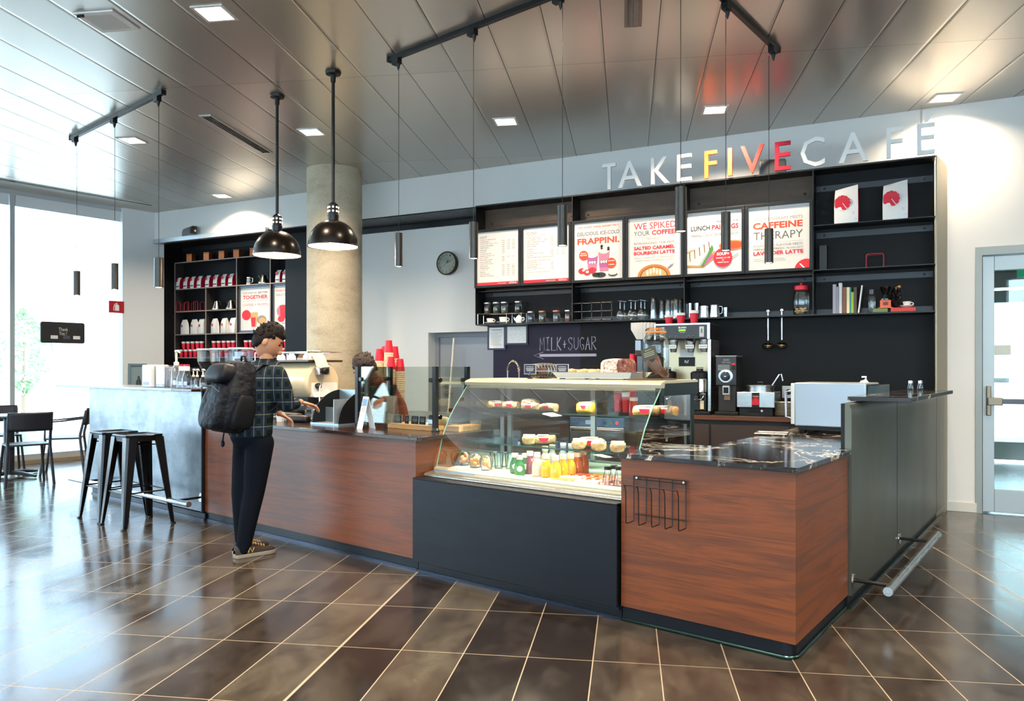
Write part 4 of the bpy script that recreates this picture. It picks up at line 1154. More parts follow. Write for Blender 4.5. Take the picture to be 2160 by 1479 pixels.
for y in (-.07, -.035, 0, .035, .07): B().tube([(0, y, .118), (W, y, .118)], .003, 6).ob('wire', CHROME, t)
for px, lab, l_, c_ in ((1028, 'first glass tea canister on the wire riser, from the wall side', LIDS, '#4a3a22'), (1047, 'second glass tea canister on the wire riser, from the wall side', LIDS, '#3a4234'), (1064, 'third glass tea canister on the wire riser, from the wall side', LIDS, '#6a6a5a'), (1093, 'glass tea canister at the far end of the wire riser, over the teapot', LIDS, '#2a2a26')):
    canister(lab, sx_(px, -.36), -.36, ZS + .1215, l_, c_)
for px, lab, l_, c_ in ((1119, 'glass tea canister standing on the shelf beside the riser', LIDS, '#38424a'), (1143, 'second tea canister on the shelf beyond the riser', LIDC, '#4a4a30'), (1173, 'third tea canister on the shelf, with copper lid', LIDC, '#5c6068'), (1198, 'tea canister on the shelf against the divider', LIDS, '#7a4a44')):
    canister(lab, sx_(px), -.37, ZS, l_, c_)
cup('smaller white cup and saucer under the wire riser', FW, (sx_(1033), -.37, ZS), .95, 'cups under the riser')
cup('larger white cup and saucer under the wire riser', FW, (sx_(1061), -.37, ZS), 1.1, 'cups under the riser')
CH = MATS['glazed white china']
t = thing('teapot', 'small white china teapot under the wire riser end', 'teapot', FW, (sx_(1094), -.37, ZS))
B().lathe([(.0, 0), (.032, 0), (.045, .03), (.042, .06), (.026, .078), (0, .08)], n=28).ob('body', CH, t)
B().lathe([(.026, .079), (.018, .088), (.005, .092), (.008, .10), (.0, .105)], n=20).ob('lid', CH, t)
B().tube([(-.04, 0, .03), (-.058, 0, .05), (-.066, 0, .072)], [.011, .008, .005], 8).ob('spout', CH, t)
B().tube([(.036, 0, .065), (.06, 0, .066), (.066, 0, .05), (.055, 0, .03), (.042, 0, .026)], .005, 8).ob('handle', CH, t)

# ladles hanging under the shelf
def ladle(px, pt, pb, lab):
    y = UB - .05
    x, zt = on(FW, y, px, pt); zb = on(FW, y, px, pb)[1]
    t = thing('ladle', lab, 'ladle', FW, (x, y, zt), 0, 'hanging ladles')
    L = zt - zb
    B().tube([(0, .045, .012), (0, .02, .02), (0, 0, .005), (0, 0, -L + .06)], .006, 8, flat=.5).ob('handle', STEEL, t)
    B().lathe([(.0, -.075), (.03, -.07), (.05, -.055), (.058, -.035), (.056, -.03), (.044, -.018), (.02, -.006), (.0, -.004)], (0, 0, -L + .045), 28).ob('bowl', mat('mirror steel', '#d9cdb4', .08, 1.), t)
    B().at(Mx.Translation((0, .0, .004)) @ Mx.Rotation(PI / 2, 4, 'X')).lathe([(.014, -.04), (.014, .004), (.0, .006)], n=14).ob('hook', CHROME, t)
ladle(1620, 657, 731, 'hanging steel ladle nearer the coffee brewer')
ladle(1649, 655, 730, 'hanging steel ladle farther from the coffee brewer')

# ================================================================ appliances on the back counter
ZB = .885
def bx_(px, y=-.9): return on(FW, y, px, 870)[0]
# twin coffee brewer
y0 = -.95
xa, xb = on(FW, y0, 1381, 700)[0], on(FW, y0, 1497, 700)[0]
zt = on(FW, y0, 1440, 683)[1]; zp = on(FW, y0, 1440, 716)[1]
W = xb - xa
t = thing('coffee_brewer', 'twin steel and black coffee brewer with control panel and green display', 'coffee machine', FW, (xa, y0, ZB))
h1, h0 = zt - ZB, zp - ZB
B().box(0, W, 0, .42, h0, h1).ob('head', mat('brewer black', '#141416', .35), t, 0, .008)
B().box(-.003, W + .003, -.006, 0, h1 - .012, h1 + .003).box(-.003, .010, -.006, 0, h0, h1 - .012).box(W - .022, W + .003, -.006, 0, h0, h1 - .012).ob('panel_trim', STEEL, t, 0)
B().box(.01, W - .01, .28, .42, .03, h0).ob('splash_back', mat('warm steel', '#b7a98c', .35, .8), t, 0)
B().box(W - .03, W, .05, .42, .03, h0).ob('side_panel', STEEL, t, 0, .004)
B().box(0, W, .0, .42, 0, .03).ob('base', MBLK, t, 0, .005)
b = B().text('BUNN', W * .44, W * .58, h1 - .045, h1 - .028, -.0005, .02); b.text('Touch Brew', W * .46, W * .56, h1 - .086, h1 - .08, -.0005)
b.ob('lettering', WHITE, t, 0)
B().box(W * .445, W * .57, -.004, 0, h1 - .072, h1 - .052).ob('display', mat('green display', '#7ab12c', .4, emit=('#8fd030', .7)), t, 0)
for u in (.14, .86):
    B().box(W * u - .022, W * u + .022, -.006, 0, h0 + .02, h1 - .03).ob('switch_plate', mat('switch grey', '#b9babb', .4), t, 0, .006)
    for j in range(3): B().box(W * u - .007, W * u + .007, -.009, -.006, h0 + .06 + j * .014, h0 + .068 + j * .014).ob('indicator', MBLK, t, 0)
for u, c_ in ((.30, 'green'), (.40, 'red'), (.62, 'red'), (.71, 'green')):
    B().box(W * u - .011, W * u + .011, -.004, 0, h0 + .012, h0 + .034).ob('button', mat('button ' + c_, {'green': '#3f8f6a', 'red': '#a5615a'}[c_], .4), t, 0, .003)
    B().box(W * u - .008, W * u + .008, -.005, -.0035, h0 + .015, h0 + .031).ob('button_face', MBLK, t, 0)
for u in (.30, .62, .86):
    cx = W * u
    B().lathe([(.028, h0 - .12), (.045, h0 - .03), (.048, h0)], (cx, .10, 0), 24).ob('brew_funnel', STEEL, t)
    b = B().box(cx - .04, cx + .04, .048, .052, h0 - .085, h0 - .05)
    b.ob('warning_label', PAPER, t, 0)
    B().text('CAUTION HOT', cx - .035, cx + .035, h0 - .074, h0 - .062, .047, .01).ob('label_text', MBLK, t, 0)
B().tube([(W * .60, -.05, h0 + .0), (W * .64, -.03, h0 - .005), (W * .67, .05, h0 - .01)], .012, 8).ob('funnel_handle', MBLK, t)
xm = W * .46
B().box(xm - .065, xm + .065, .274, .28, h0 - .16, h0 - .09).ob('instruction_label', PAPER, t, 0)
b = B().box(xm - .08, xm + .08, .274, .28, h0 - .255, h0 - .165); b.ob('instruction_plate', MBLK, t, 0)
B().text('Po7', xm - .02, xm + .02, h0 - .225, h0 - .195, .273, .02).ob('plate_text', PAPER, t, 0)
# thermal servers standing under it
def server(u, lab, full):
    t = thing('coffee_server', lab, 'coffee server', FW, (xa + W * u, y0 + .10, ZB + .0305), 0, 'steel coffee servers')
    R_ = .085
    H0 = .17
    B().box(-.075, .075, -.07, .08, 0, H0).ob('stand', mat('server stand black', '#101215', .25), t, 0, .01)
    B().lathe([(R_ * .9, H0), (R_, H0 + .01), (R_, H0 + .13), (R_ * .98, H0 + .135)], n=32).ob('body', mat('server steel', '#c6bfae', .2, 1.), t)
    B().lathe([(R_ * 1.0, H0 + .135), (R_ * 1.02, H0 + .19), (R_ * .8, H0 + .205), (.03, H0 + .21), (.025, H0 + .23), (.0, H0 + .232)], n=32).ob('lid', MBLK, t)
    B().tube([(-.03, 0, H0 + .21), (-.03, 0, H0 + .24), (.03, 0, H0 + .24), (.03, 0, H0 + .21)], .004, 6).ob('lid_handle', MBLK, t)
    B().box(-.015, .015, -R_ - .012, -R_ + .01, H0 + .0, H0 + .17).ob('sight_gauge', MBLK, t, 0, .005)
    B().tube([(0, -.07, H0 - .02), (0, -.10, H0 - .03), (0, -.105, H0 - .07)], .012, 10).ob('faucet', MBLK, t)
    B().tube([(-.03, -.095, H0 - .06), (0, -.115, H0 - .065), (.04, -.11, H0 - .055), (.06, -.09, H0 - .02)], .005, 8).ob('drip_hook', CHROME, t)
    B().box(.02, .055, -.074, -.07, H0 - .15, H0 - .07).ob('price_tag', mat('cream tag', '#e0cfae', .5), t, 0)
server(.19, 'steel coffee server under the brewer, half hidden by the glass jar', 1)
server(.78, 'steel coffee server with black stand under the brewer, nearer the grinder', 1)
# red sample cups on the brewer
LIDW = mat('cup rim white', '#efece6', .5)
def papercup(lab, Fm, loc, h, r, group=None, nm='paper_cup', sleeve=None, upturned=False):
    t = thing(nm, lab, 'paper cup', Fm, loc, 0, group)
    B().lathe([(.0, 0), (r * .72, 0), (r * .93, h * .78)], n=24).ob('sleeve', sleeve or RED, t)
    B().lathe([(r * .93, h * .78), (r, h * .97), (r * 1.04, h), (r * .98, h), (r * .9, h * .8), (0, h * .78)], n=24).ob('rim', LIDW, t)
    if upturned: t.matrix_world = Fm @ Mx.Translation((loc[0], loc[1], loc[2] + h)) @ Mx.Rotation(PI, 4, 'X')
    return t
zc = zt + .0035
for px, h, r_, lab in ((1411, .082, .042, 'small red paper cup on the coffee brewer'), (1436, .102, .043, 'medium red paper cup on the coffee brewer'), (1464, .122, .045, 'large red paper cup on the coffee brewer')):
    papercup(lab, FW, (on(FW, y0 + .05, px, 680)[0], y0 + .05, zc), h, r_, 'sample cups on the brewer')
# stack of paper filters on a small grinder
fx = on(FW, y0, 1355, 715)[0]
t = thing('paper_filters', 'stack of white fluted coffee filters beside the brewer', 'coffee filter stack', FW, (fx, y0 + .03, zp + .005))
b = B(); n = 40
for s in range(6):
    z = s * .012; rows = []
    for v, r_ in ((0, .065), (.1, .112)):
        rows.append([((r_ + (.012 if i % 2 else -.012) * (v * 9 + .1)) * math.cos(2 * PI * i / n), (r_ + (.012 if i % 2 else -.012) * (v * 9 + .1)) * math.sin(2 * PI * i / n), v + z + (.004 if i % 2 else 0)) for i in range(n + 1)])
    b.grid(rows)
b.ob('filters', mat('filter paper', '#f4eee4', .8), t, 20)
B().lathe([(.0, .066), (.05, .066), (.07, .12), (.0, .12)], n=24).ob('filter_core', MATS['filter paper'], t)
t = thing('bean_grinder', 'slim black espresso grinder with smoky hopper under the paper filters', 'coffee grinder', FW, (fx - .01, y0 + .03, ZB))
hg = zp - ZB
B().box(-.055, .055, -.10, .10, 0, .05).box(-.04, .04, -.05, .06, .05, hg - .15).ob('body', GLOSSB, t, 0, .006)
B().box(-.055, .055, -.055, .055, hg - .15, hg).ob('hopper', thin_glass('smoky plastic', (.35, .38, .42), .06), t, 0, .004)
B().box(-.062, .062, -.062, .062, hg - .004, hg + .004).ob('lid', MBLK, t, 0, .003)
B().box(-.05, .05, -.06, .05, hg - .15, hg - .1).ob('beans', mat('coffee beans', '#2a1a12', .6), t, 0)
B().box(-.05, .05, -.115, -.10, .01, .03).ob('tray', STEEL, t, 0)
papercup('single red paper cup upside down by the slim grinder', FW, (on(FW, y0, 1329, 760)[0], y0 + .1, ZB + .0005), on(FW, y0 + .1, 1329, 747)[1] - ZB, .05, upturned=True)
# bulk grinder
xa2, xb2 = bx_(1510), bx_(1553); W2 = xb2 - xa2
hgt = on(FW, -.9, 1530, 752)[1] - ZB
t = thing('bulk_grinder', 'tall black bulk coffee grinder with large silver ringed dial', 'coffee grinder', FW, (xa2, -.9, ZB))
B().box(0, W2, 0, .30, hgt * .5, hgt).ob('head', mat('grinder black', '#1b1b1d', .4), t, 0, .008)
B().box(.012, W2 - .012, .05, .30, .03, hgt * .5).ob('neck', mat('grinder brown', '#241e1b', .45), t, 0, .004)
B().box(-.005, W2 + .02, -.03, .30, 0, .03).ob('foot', MBLK, t, 0, .005)
B().box(-.004, W2 + .004, -.003, .30, hgt, hgt + .006).ob('top_cap', ALU, t, 0)
dz = hgt * .66
b = B().at(Mx.Translation((W2 * .48, 0, dz)) @ Mx.Rotation(PI / 2, 4, 'X')).lathe([(.066, 0), (.066, .006), (.058, .008), (.058, .006)], n=36); b.ob('dial_ring', STEEL, t)
b = B().at(Mx.Translation((W2 * .48, 0, dz)) @ Mx.Rotation(PI / 2, 4, 'X')).lathe([(.044, 0), (.044, .02), (.038, .026), (.0, .026)], n=32); b.ob('dial', GLOSSB, t)
B().box(W2 * .48 - .01, W2 * .48 + .01, -.028, -.026, dz - .004, dz + .004).ob('dial_mark', WHITE, t, 0)
b = B().text('BUNN', W2 * .38, W2 * .66, hgt - .04, hgt - .026, -.001, .02).text('Bulk Grinder', W2 * .32, W2 * .74, hgt - .062, hgt - .046, -.001)
for q in range(4): b.box(W2 * .1, W2 * .68, -.001, 0, hgt - .085 - q * .014, hgt - .079 - q * .014)
b.ob('lettering', mat('label grey', '#9a9a9a', .5), t, 0)
B().box(W2 * .78, W2 * .95, -.006, 0, hgt - .125, hgt - .085).ob('switch', MBLK, t, 0, .003)
B().box(W2 * .78, W2 * .95, -.001, 0, hgt - .08, hgt - .062).ob('red_label', RED, t, 0)
B().box(W2 * .34, W2 * .68, -.012, .05, hgt * .5 - .085, hgt * .5).ob('chute', ALU, t, 0, .003)
B().box(W2 * .39, W2 * .63, -.014, -.012, hgt * .5 - .07, hgt * .5 - .015).ob('chute_label', MBLK, t, 0)
B().box(W2 * .38, W2 * .68, .02, .05, hgt * .5 - .135, hgt * .5 - .085).ob('spout', mat('copper', '#8a6a50', .4, .6), t, 0, .003)
# soup warmer
xa3, xb3 = bx_(1555), bx_(1635); W3 = xb3 - xa3
h3 = on(FW, -.9, 1595, 827)[1] - ZB
t = thing('soup_warmer', 'square steel soup warmer with red flame badge and ladle handle', 'soup warmer', FW, (xa3, -.92, ZB))
B().box(0, W3, 0, .36, .075, h3).ob('housing', STEEL, t, 0, .006)
B().box(.02, W3 - .02, .02, .34, .0, .075).ob('base', MBLK, t, 0, .004)
B().box(W3 * .3, W3 * .68, .017, .02, .03, .062).ob('control_panel', GLOSSB, t, 0)
b = B().at(Mx.Translation((W3 * .66, .018, .045)) @ Mx.Rotation(PI / 2, 4, 'X')).lathe([(.012, 0), (.010, .014), (0, .015)], n=14); b.ob('knob', ALU, t)
B().box(W3 * .40, W3 * .60, -.002, 0, .078, h3 - .006).ob('badge', MBLK, t, 0)
B().add([(W3 * u, -.003, .10 + v * .1) for u, v in ((.41, 0), (.59, 0), (.59, .3), (.57, .75), (.55, .45), (.53, .95), (.505, .5), (.48, .9), (.45, .4), (.43, .7), (.41, .3))], [tuple(range(11))]).ob('flame', RED, t, 0)
B().text('VOLLRATH', W3 * .42, W3 * .58, h3 - .045, h3 - .034, -.003).ob('lettering', WHITE, t, 0)
cxw, cyw = W3 * .53, .18
B().lathe([(.125, h3 - .01), (.125, h3 + .045), (.135, h3 + .05), (.135, h3 + .058), (.0, h3 + .066)], (cxw, cyw, 0), 36).ob('inset_pot', STEEL, t)
B().tube([(cxw - .02, cyw, h3 + .066), (cxw - .02, cyw, h3 + .085), (cxw + .02, cyw, h3 + .085), (cxw + .02, cyw, h3 + .066)], .006, 8).ob('lid_knob', MBLK, t)
B().tube([(cxw + .09, cyw, h3 + .03), (cxw + .17, cyw + .02, h3 + .16), (cxw + .185, cyw + .02, h3 + .165), (cxw + .20, cyw + .02, h3 + .10)], .007, 8).ob('ladle_handle', STEEL, t)
# stack of plates between warmer and oven
px_ = bx_(1655)
pl = B().lathe([(.0, 0), (.07, 0), (.115, .009), (.116, .011), (.07, .004), (.0, .004)], n=32)
first = None
for i in range(11):
    if first is None:
        o = pl.ob('plate', mat('cream china', '#d9d2c0', .25)); first = o
    else:
        o = first.copy(); COL.objects.link(o)
    o.matrix_world = FW @ Mx.Translation((px_, -.80, ZB + .0005 + i * .0115))
    tag(o, 'cream plate in the stack beside the soup warmer, %s from the bottom' % ORD[i], 'plate', 'plates beside the soup warmer')
# wall outlet
ox, oz = on(FW, UB - .001, 1661, 827)
t = thing('wall_outlet', 'grey steel wall outlet plate beside the countertop oven', 'outlet', FW, (ox, UB - .0, oz))
B().box(-.05, .05, -.006, 0, -.06, .06).ob('plate', ALU, t, 0, .003)
B().at(Mx.Translation((.01, -.006, 0)) @ Mx.Rotation(PI / 2, 4, 'X')).lathe([(.028, 0), (.028, .004), (0, .005)], n=20).ob('socket', MBLK, t)

# ================================================================ on the marble side counter
SZ = .8765
t = thing('countertop_oven', 'boxy stainless steel countertop oven seen from its side', 'oven', FS, (-.586, .947, SZ))
OW, OD, OB, OT = .62, .40, .045, .345
B().box(0, .46, 0, OD, OB, OT).ob('housing', mat('oven steel', '#9aa4ad', .36, .7), t, 0, .008)
B().box(-.028, -.002, .01, OD - .01, OB + .01, OT - .005).ob('door', mat('oven door', '#c9c9c4', .35, .6), t, 0, .004)
B().tube([(-.03, .04, OT - .06), (-.07, .04, OT - .065), (-.07, .04, OB + .06), (-.03, .04, OB + .05)], .009, 10).ob('handle', mat('pale handle', '#a9b0c4', .3, .6), t)
B().box(.462, .53, .02, OD - .02, OB + .02, OT - .01).ob('rear_vent', mat('dark steel', '#2e3230', .2, .9), t, 0, .004)
for x in (.05, .41):
    for y in (.05, OD - .05): B().lathe([(.016, 0), (.02, OB)], (x, y, 0), 12).ob('foot', MBLK, t)
B().box(.02, .44, .02, OD - .02, .02, OB).ob('underside', MBLK, t, 0)
t = thing('steel_tray', 'small shiny steel tray in front of the oven door', 'tray', FS, (-.66, .70, SZ), .2)
B().box(-.1, .1, -.09, .09, 0, .006).ob('plate', STEEL, t, 0, .003)
B().tube([(-.1, -.09, .008), (.1, -.09, .008), (.1, .09, .008), (-.1, .09, .008)], .006, 6, True).ob('rim', STEEL, t)
def shaker(lab, loc):
    t = thing('shaker', lab, 'shaker', FS, loc)
    B().lathe([(.0, .001), (.02, .001), (.022, .006), (.017, .05)], n=16).ob('glass_body', GLASS, t)
    B().lathe([(.018, .05), (.017, .068), (.0, .075)], n=16).ob('cap', CHROME, t)
shaker('glass shaker at the far end of the marble ledge, nearer the shelf', (-.02, 1.90, 1.1585))
shaker('glass shaker at the far end of the marble ledge, nearer the edge', (.04, 1.93, 1.1585))
t = thing('tag_clip', 'tiny clear tag clip lying on top of the oven', 'clip', FS, (-.18, 1.14, SZ + OT))
B().prism([(-.03, 0), (.03, 0), (.015, .02), (.012, .035), (0, .02), (-.02, .015)], 0, .015, 'y').ob('clip', mat('clear acrylic', '#c8ccd0', .15), t, 0)
B().box(-.015, .015, .002, .013, .036, .044).ob('tip', CHROME, t, 0)
# ================================================================ glass pastry case
XL, XR = -2.43, -.93
t = thing('pastry_case', 'curved glass pastry case with dark steel base and bright interior', 'display case', FC)
B().box(WX2 + .004, -.912, -.034, -.020, .073, .606).prism([(-.034, .606), (-.034, .612), (-.028, .616), (.10, .612), (.10, .606)], WX2 + .004, -.912, 'x').ob('front_panel', DPANEL, t, 0, .003)
B().box(WX2 + .03, -.92, .0, .88, .05, .60).ob('plinth', MBLK, t, 0)
B().box(WX2 + .01, -.91, .015, .6, 0, .073).ob('kick_plate', KICK, t, 0)
B().box(WX2 + .01, -.91, .003, .015, 0, .016).ob('kick_trim', MATS['blue lit trim'], t, 0)
GP = [(.162, .640), (.180, .70), (.225, .859), (.289, .98), (.354, 1.067), (.493, 1.221)]
GOLD = mat('champagne aluminium', '#d2ccb0', .32, .6)
b = B().prism([(.055, .612), (.050, .622), (.060, .636), (.14, .646), (.15, .612)], XL, XR, 'x'); b.ob('lower_rail', mat('bright rail', '#c9ccc8', .22, .9), t, 40, .002)
B().prism([(.150, .612), (.145, .655), (.158, .668), (.18, .668), (.185, .612)], XL, XR, 'x').ob('upper_rail', GOLD, t, 40, .002)
for x, n_ in ((XL + .0, 1), ): B().box(x + .02, x + .36, .141, .145, .626, .652).ob('price_strip', mat('blue price strip', '#7f9cb8', .4), t, 0)
B().prism([(.185, .64), (.86, .69), (.86, .60), (.185, .60)], XL, XR, 'x').ob('deck', mat('case deck white', '#e0ddd2', .4), t, 0)
b = B(); b.grid([[(XL + (XR - XL) * i, y, z) for i in (0, 1)] for y, z in GP]); b.f = [f[::-1] for f in b.f]
b.ob('front_glass', GLASS, t, 60)
b = B()
for x in (XL, XR): b.tube([(x, y, z) for y, z in GP], .0035, 6)
b2 = B().tube([(XL, y, z) for y, z in GP], .0035, 6); b2.ob('glass_edge', mat('green glass edge', '#7fb0a4', .1), t)
B().tube([(XR, y, z) for y, z in GP], .0035, 6).ob('glass_edge', MATS['green glass edge'], t)
for x in (XL + .004, XR - .004):
    B().add([(x, y, z) for y, z in GP] + [(x, .87, 1.221), (x, .87, .66)], [tuple(range(8))]).ob('side_glass', GLASS, t, 0)
B().prism([(.462, 1.205), (.455, 1.225), (.470, 1.236), (.52, 1.25), (.93, 1.25), (.93, 1.236), (.52, 1.232), (.50, 1.205)], XL - .01, XR + .01, 'x').ob('top_panel', GOLD, t, 30)
B().box(XL + .02, XR - .02, .50, .525, 1.205, 1.222).ob('light_tube', mat('case light tube', '#ffffff', .5, emit=('#fff2d8', 10.0)), t, 0)
B().box(XR - .05, XR + .01, .50, .93, 1.16, 1.236).ob('end_cap', mat('dark green steel', '#1d2b2b', .4, .4), t, 0, .003)
DGS = MATS['dark green steel']
B().box(XR - .03, XR + .0, .86, .90, .62, 1.16).ob('end_post', DGS, t, 0)
for x in (XL + .02, (XL + XR) / 2, XR - .06): B().box(x, x + .035, .885, .91, .62, 1.236).ob('rear_post', ALU, t, 0)
B().box(XL, XR, .885, .91, .66, .70).box(XL, XR, .885, .91, 1.18, 1.236).ob('rear_rail', ALU, t, 0)
for i, x in enumerate((XL + .06, (XL + XR) / 2)): B().box(x, x + .72, .892 + .006 * i, .897 + .006 * i, .70, 1.18).ob('sliding_door', GLASS, t, 0)
for z, y0 in ((1.035, .50), (.818, .43)):
    B().box(XL + .012, XR - .012, y0, .87, z - .008, z).ob('glass_shelf', thin_glass('shelf glass %d' % (z * 100), (.78, .90, .86), .08), t, 0)
    B().box(XL + .012, XR - .012, y0 - .002, y0 + .001, z - .008, z).ob('shelf_edge', mat('dark glass edge', '#1f4a44', .15), t, 0)
    for x in (XL + .02, XR - .03):
        B().prism([(y0 + .03, z - .009), (.87, z - .06), (.87, z - .009)], x, x + .008, 'x').ob('shelf_bracket', DGS, t, 0)
la = area(FC, ((XL + XR) / 2, .545, 1.196), 1.4, 44, (1, .92, .76), 2.7)
la.data.shape = 'RECTANGLE'; la.data.size_y = .03

# food in the case
LUMP = bpy.data.textures.new('lumps', 'CLOUDS'); LUMP.noise_scale = .035
def pack(nm, lab, cat, loc, dims, c_, rot=0., group=None, label_=True, lc=None, tilt=0.):
    t = thing(nm, lab, cat, FC, loc, rot, group)
    W, D, Hh = dims
    pm = MATS.get('food ' + c_)
    if pm is None:
        pm = mat('food ' + c_, c_, .45); q = NT(pm); q.base(q.mix(q.ramp(q.noise(q.coord(), 22, 5, .7), [(.35, 0.), (.65, 1.)]), lin(c_), tuple(x * .55 for x in lin(c_)[:3]) + (1,))); q.bump(q.noise(q.coord(), 30, 3), .4, .006)
    b = B(); n = 12; rows = []
    for u, s in ((-1, .55), (-.93, .85), (-.75, 1), (.75, 1), (.93, .85), (1, .55)):
        rows.append([(u * W / 2, math.copysign(abs(math.cos(a)) ** .55, math.cos(a)) * D / 2 * s, Hh / 2 + math.copysign(abs(math.sin(a)) ** .55, math.sin(a)) * Hh / 2 * (s if math.sin(a) > 0 else 1)) for a in [2 * PI * i / n + .1 for i in range(n)]])
    vs = [p for r in rows for p in r]; fs = []
    for j in range(5): fs += [(j * n + i, j * n + (i + 1) % n, (j + 1) * n + (i + 1) % n, (j + 1) * n + i) for i in range(n)]
    fs = [f[::-1] for f in fs] + [tuple(range(n)), tuple(range(5 * n, 6 * n))[::-1]]
    o = b.add(vs, fs).ob('filling' if label_ else 'body', pm, t, 180)
    if c_ not in ('#15161a', YEL):
        sb = o.modifiers.new('fine', 'SUBSURF'); sb.render_levels = sb.levels = 2
        dp = o.modifiers.new('lumps', 'DISPLACE'); dp.texture = LUMP; dp.strength = .016; dp.texture_coords = 'GLOBAL'
    if label_:
        B().box(-W * .22, W * .22, -D * .42, D * .42, Hh - .002, Hh + .0015).box(-W * .22, W * .22, -D / 2 - .0015, -D / 2 + .002, Hh * .45, Hh * .85).ob('paper_label', mat('label white', '#efece6', .5), t, 0)
        r_ = W * .2
        B().add([(r_ * math.cos(a), -D / 2 - .003, Hh * .72 + r_ * .9 * math.sin(a)) for a in [PI + i * PI / 14 for i in range(15)]], [tuple(range(15))]).ob('red_print', RED, t, 0)
    return t
US, MS = 1.0355, .8185
TAN_, YEL = '#d9bd8a', '#e0a83a'
def cx(px, y, py=860): return on(FC, y, px, py)[0]
for i, (px, y, rot, lab) in enumerate(((1046, .70, .9, 'wrapped sandwich at the dark end of the upper glass shelf'), (1078, .68, .3, 'wrapped sandwich lying flat, second on the upper glass shelf'), (1120, .62, .2, 'wrapped sandwich with red half moon label, third on the upper glass shelf'), (1158, .60, .1, 'wrapped sandwich with red half moon label, beside the yellow packet'))):
    pack('wrapped_sandwich', lab, 'sandwich', (cx(px, y), y, US), (.12, .085, .052), TAN_, rot, 'wrapped sandwiches on the upper shelf')
pack('wrapped_sandwich', 'wrapped sandwich lying behind the others, topmost on the upper glass shelf', 'sandwich', (cx(1118, .76), .76, US), (.12, .085, .07), TAN_, .1, 'wrapped sandwiches on the upper shelf')
pack('cheese_packet', 'yellow wrapped packet with white label alone on the upper glass shelf', 'packet', (cx(1236, .64), .64, US), (.115, .07, .068), YEL, .08)
for px, y, dx, lab in ((1366, .60, 0, 'seeded wrap in clear film at the side glass edge, upper shelf'), (1400, .66, 0, 'seeded wrap in clear film on the upper shelf beside the end post')):
    pack('seeded_wrap', lab, 'sandwich', (cx(px, y, 872), y, US), (.17, .10, .06), '#d8a868', .15, 'seeded wraps on the upper shelf')
for px, y, z, rot, lab in ((1116, .56, MS, 2.2, 'baguette half in front on the middle shelf, end facing out'), (1146, .62, MS, .7, 'baguette half lying across on the middle shelf'), (1222, .52, MS, 2.1, 'filled baguette, first of the front row on the middle shelf'), (1262, .52, MS, 2.2, 'filled baguette, second of the front row on the middle shelf'), (1303, .52, MS, 2.1, 'filled baguette, third of the front row by the walnut counter'), (1246, .66, MS, .2, 'filled baguette lying behind the front row on the middle shelf')):
    pack('filled_baguette', lab, 'sandwich', (cx(px, y, 940), y, z), (.165, .092, .058), '#dcb67e', rot, 'baguettes on the middle shelf')
def dk(y): return .64 + (y - .185) * .074 + .001
def bottle(lab, x, y, liq, cap, h=.145, r=.033, nm='juice_bottle', group='juice bottles in the case'):
    t = thing(nm, lab, 'bottle', FC, (x, y, dk(y)), 0, group)
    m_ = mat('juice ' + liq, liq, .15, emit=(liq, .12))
    B().lathe([(.0, .0), (r * .88, 0), (r, .006), (r * 1.02, h * .25), (r * .98, h * .46), (r * .80, h * .60), (r * .55, h * .69), (r * .52, h * .84), (.0, h * .84)], n=24).ob('bottle', m_, t)
    if h < .13: B(Mx.Rotation(.7, 4, 'Z')).add([(.018 * math.cos(a), -r * 1.04, h * .36 + .018 * math.sin(a)) for a in [2 * PI * i / 18 for i in range(18)]], [tuple(range(18))]).ob('round_label', PAPER, t, 0)
    B().lathe([(r * .62, h * .80), (r * .62, h), (.0, h * 1.005)], n=18).ob('cap', mat('cap ' + cap, cap, .4), t)
    return t
def dx(px, y, py=1000): return on(FC, y, px, py)[0]
for px, y, c_, cp, h, lab in (
    (1086, .34, '#2f6a3c', '#e8e2da', .125, 'small green bottle with white round label, first of the pair in front'), (1096, .29, '#2f7a3c', '#d9c9c4', .125, 'small green bottle with white round label, nearest the glass'), (1108, .36, '#2f6a3c', '#e8e2da', .125, 'small green bottle half behind the purple one'),
    (1118, .37, '#7a3f4c', '#e9d9d4', .14, 'purple juice bottle between the green and pink ones'), (1133, .33, '#e0bcb0', '#efe4dc', .145, 'pale pink juice bottle'), (1152, .33, '#e5a91a', '#f0e2d0', .14, 'yellow juice bottle beside the pale pink one'), (1172, .29, '#eab53a', '#f2e6d6', .145, 'yellow juice bottle nearest the glass'),
    (1188, .36, '#e2a31a', '#f2e2c4', .14, 'yellow juice bottle behind the nearest one'), (1204, .40, '#dc9f2a', '#f2dfc0', .14, 'amber yellow juice bottle before the orange ones'), (1218, .46, '#b0551c', '#f0d4b4', .14, 'orange juice bottle beside the amber one'), (1231, .52, '#a84a20', '#d9a47a', .145, 'dark orange juice bottle at the end of the group'),
    (1150, .52, '#c9b8a0', '#e6e0d8', .15, 'pale bottle in the back row behind the yellow juice'), (1165, .58, '#b9b0b8', '#d8d4d8', .15, 'pale lilac bottle in the back row'), (1188, .62, '#a8a0b0', '#c8c4d4', .16, 'clear bottle with lilac cap in the back row'), (1205, .62, '#a8a0b0', '#d0ccd8', .16, 'clear bottle in the back row beside the dark capped one'), (1216, .66, '#6a2430', '#4a1620', .16, 'dark red capped bottle in the back row')):
    bottle(lab, dx(px, y), y, c_, cp, h)
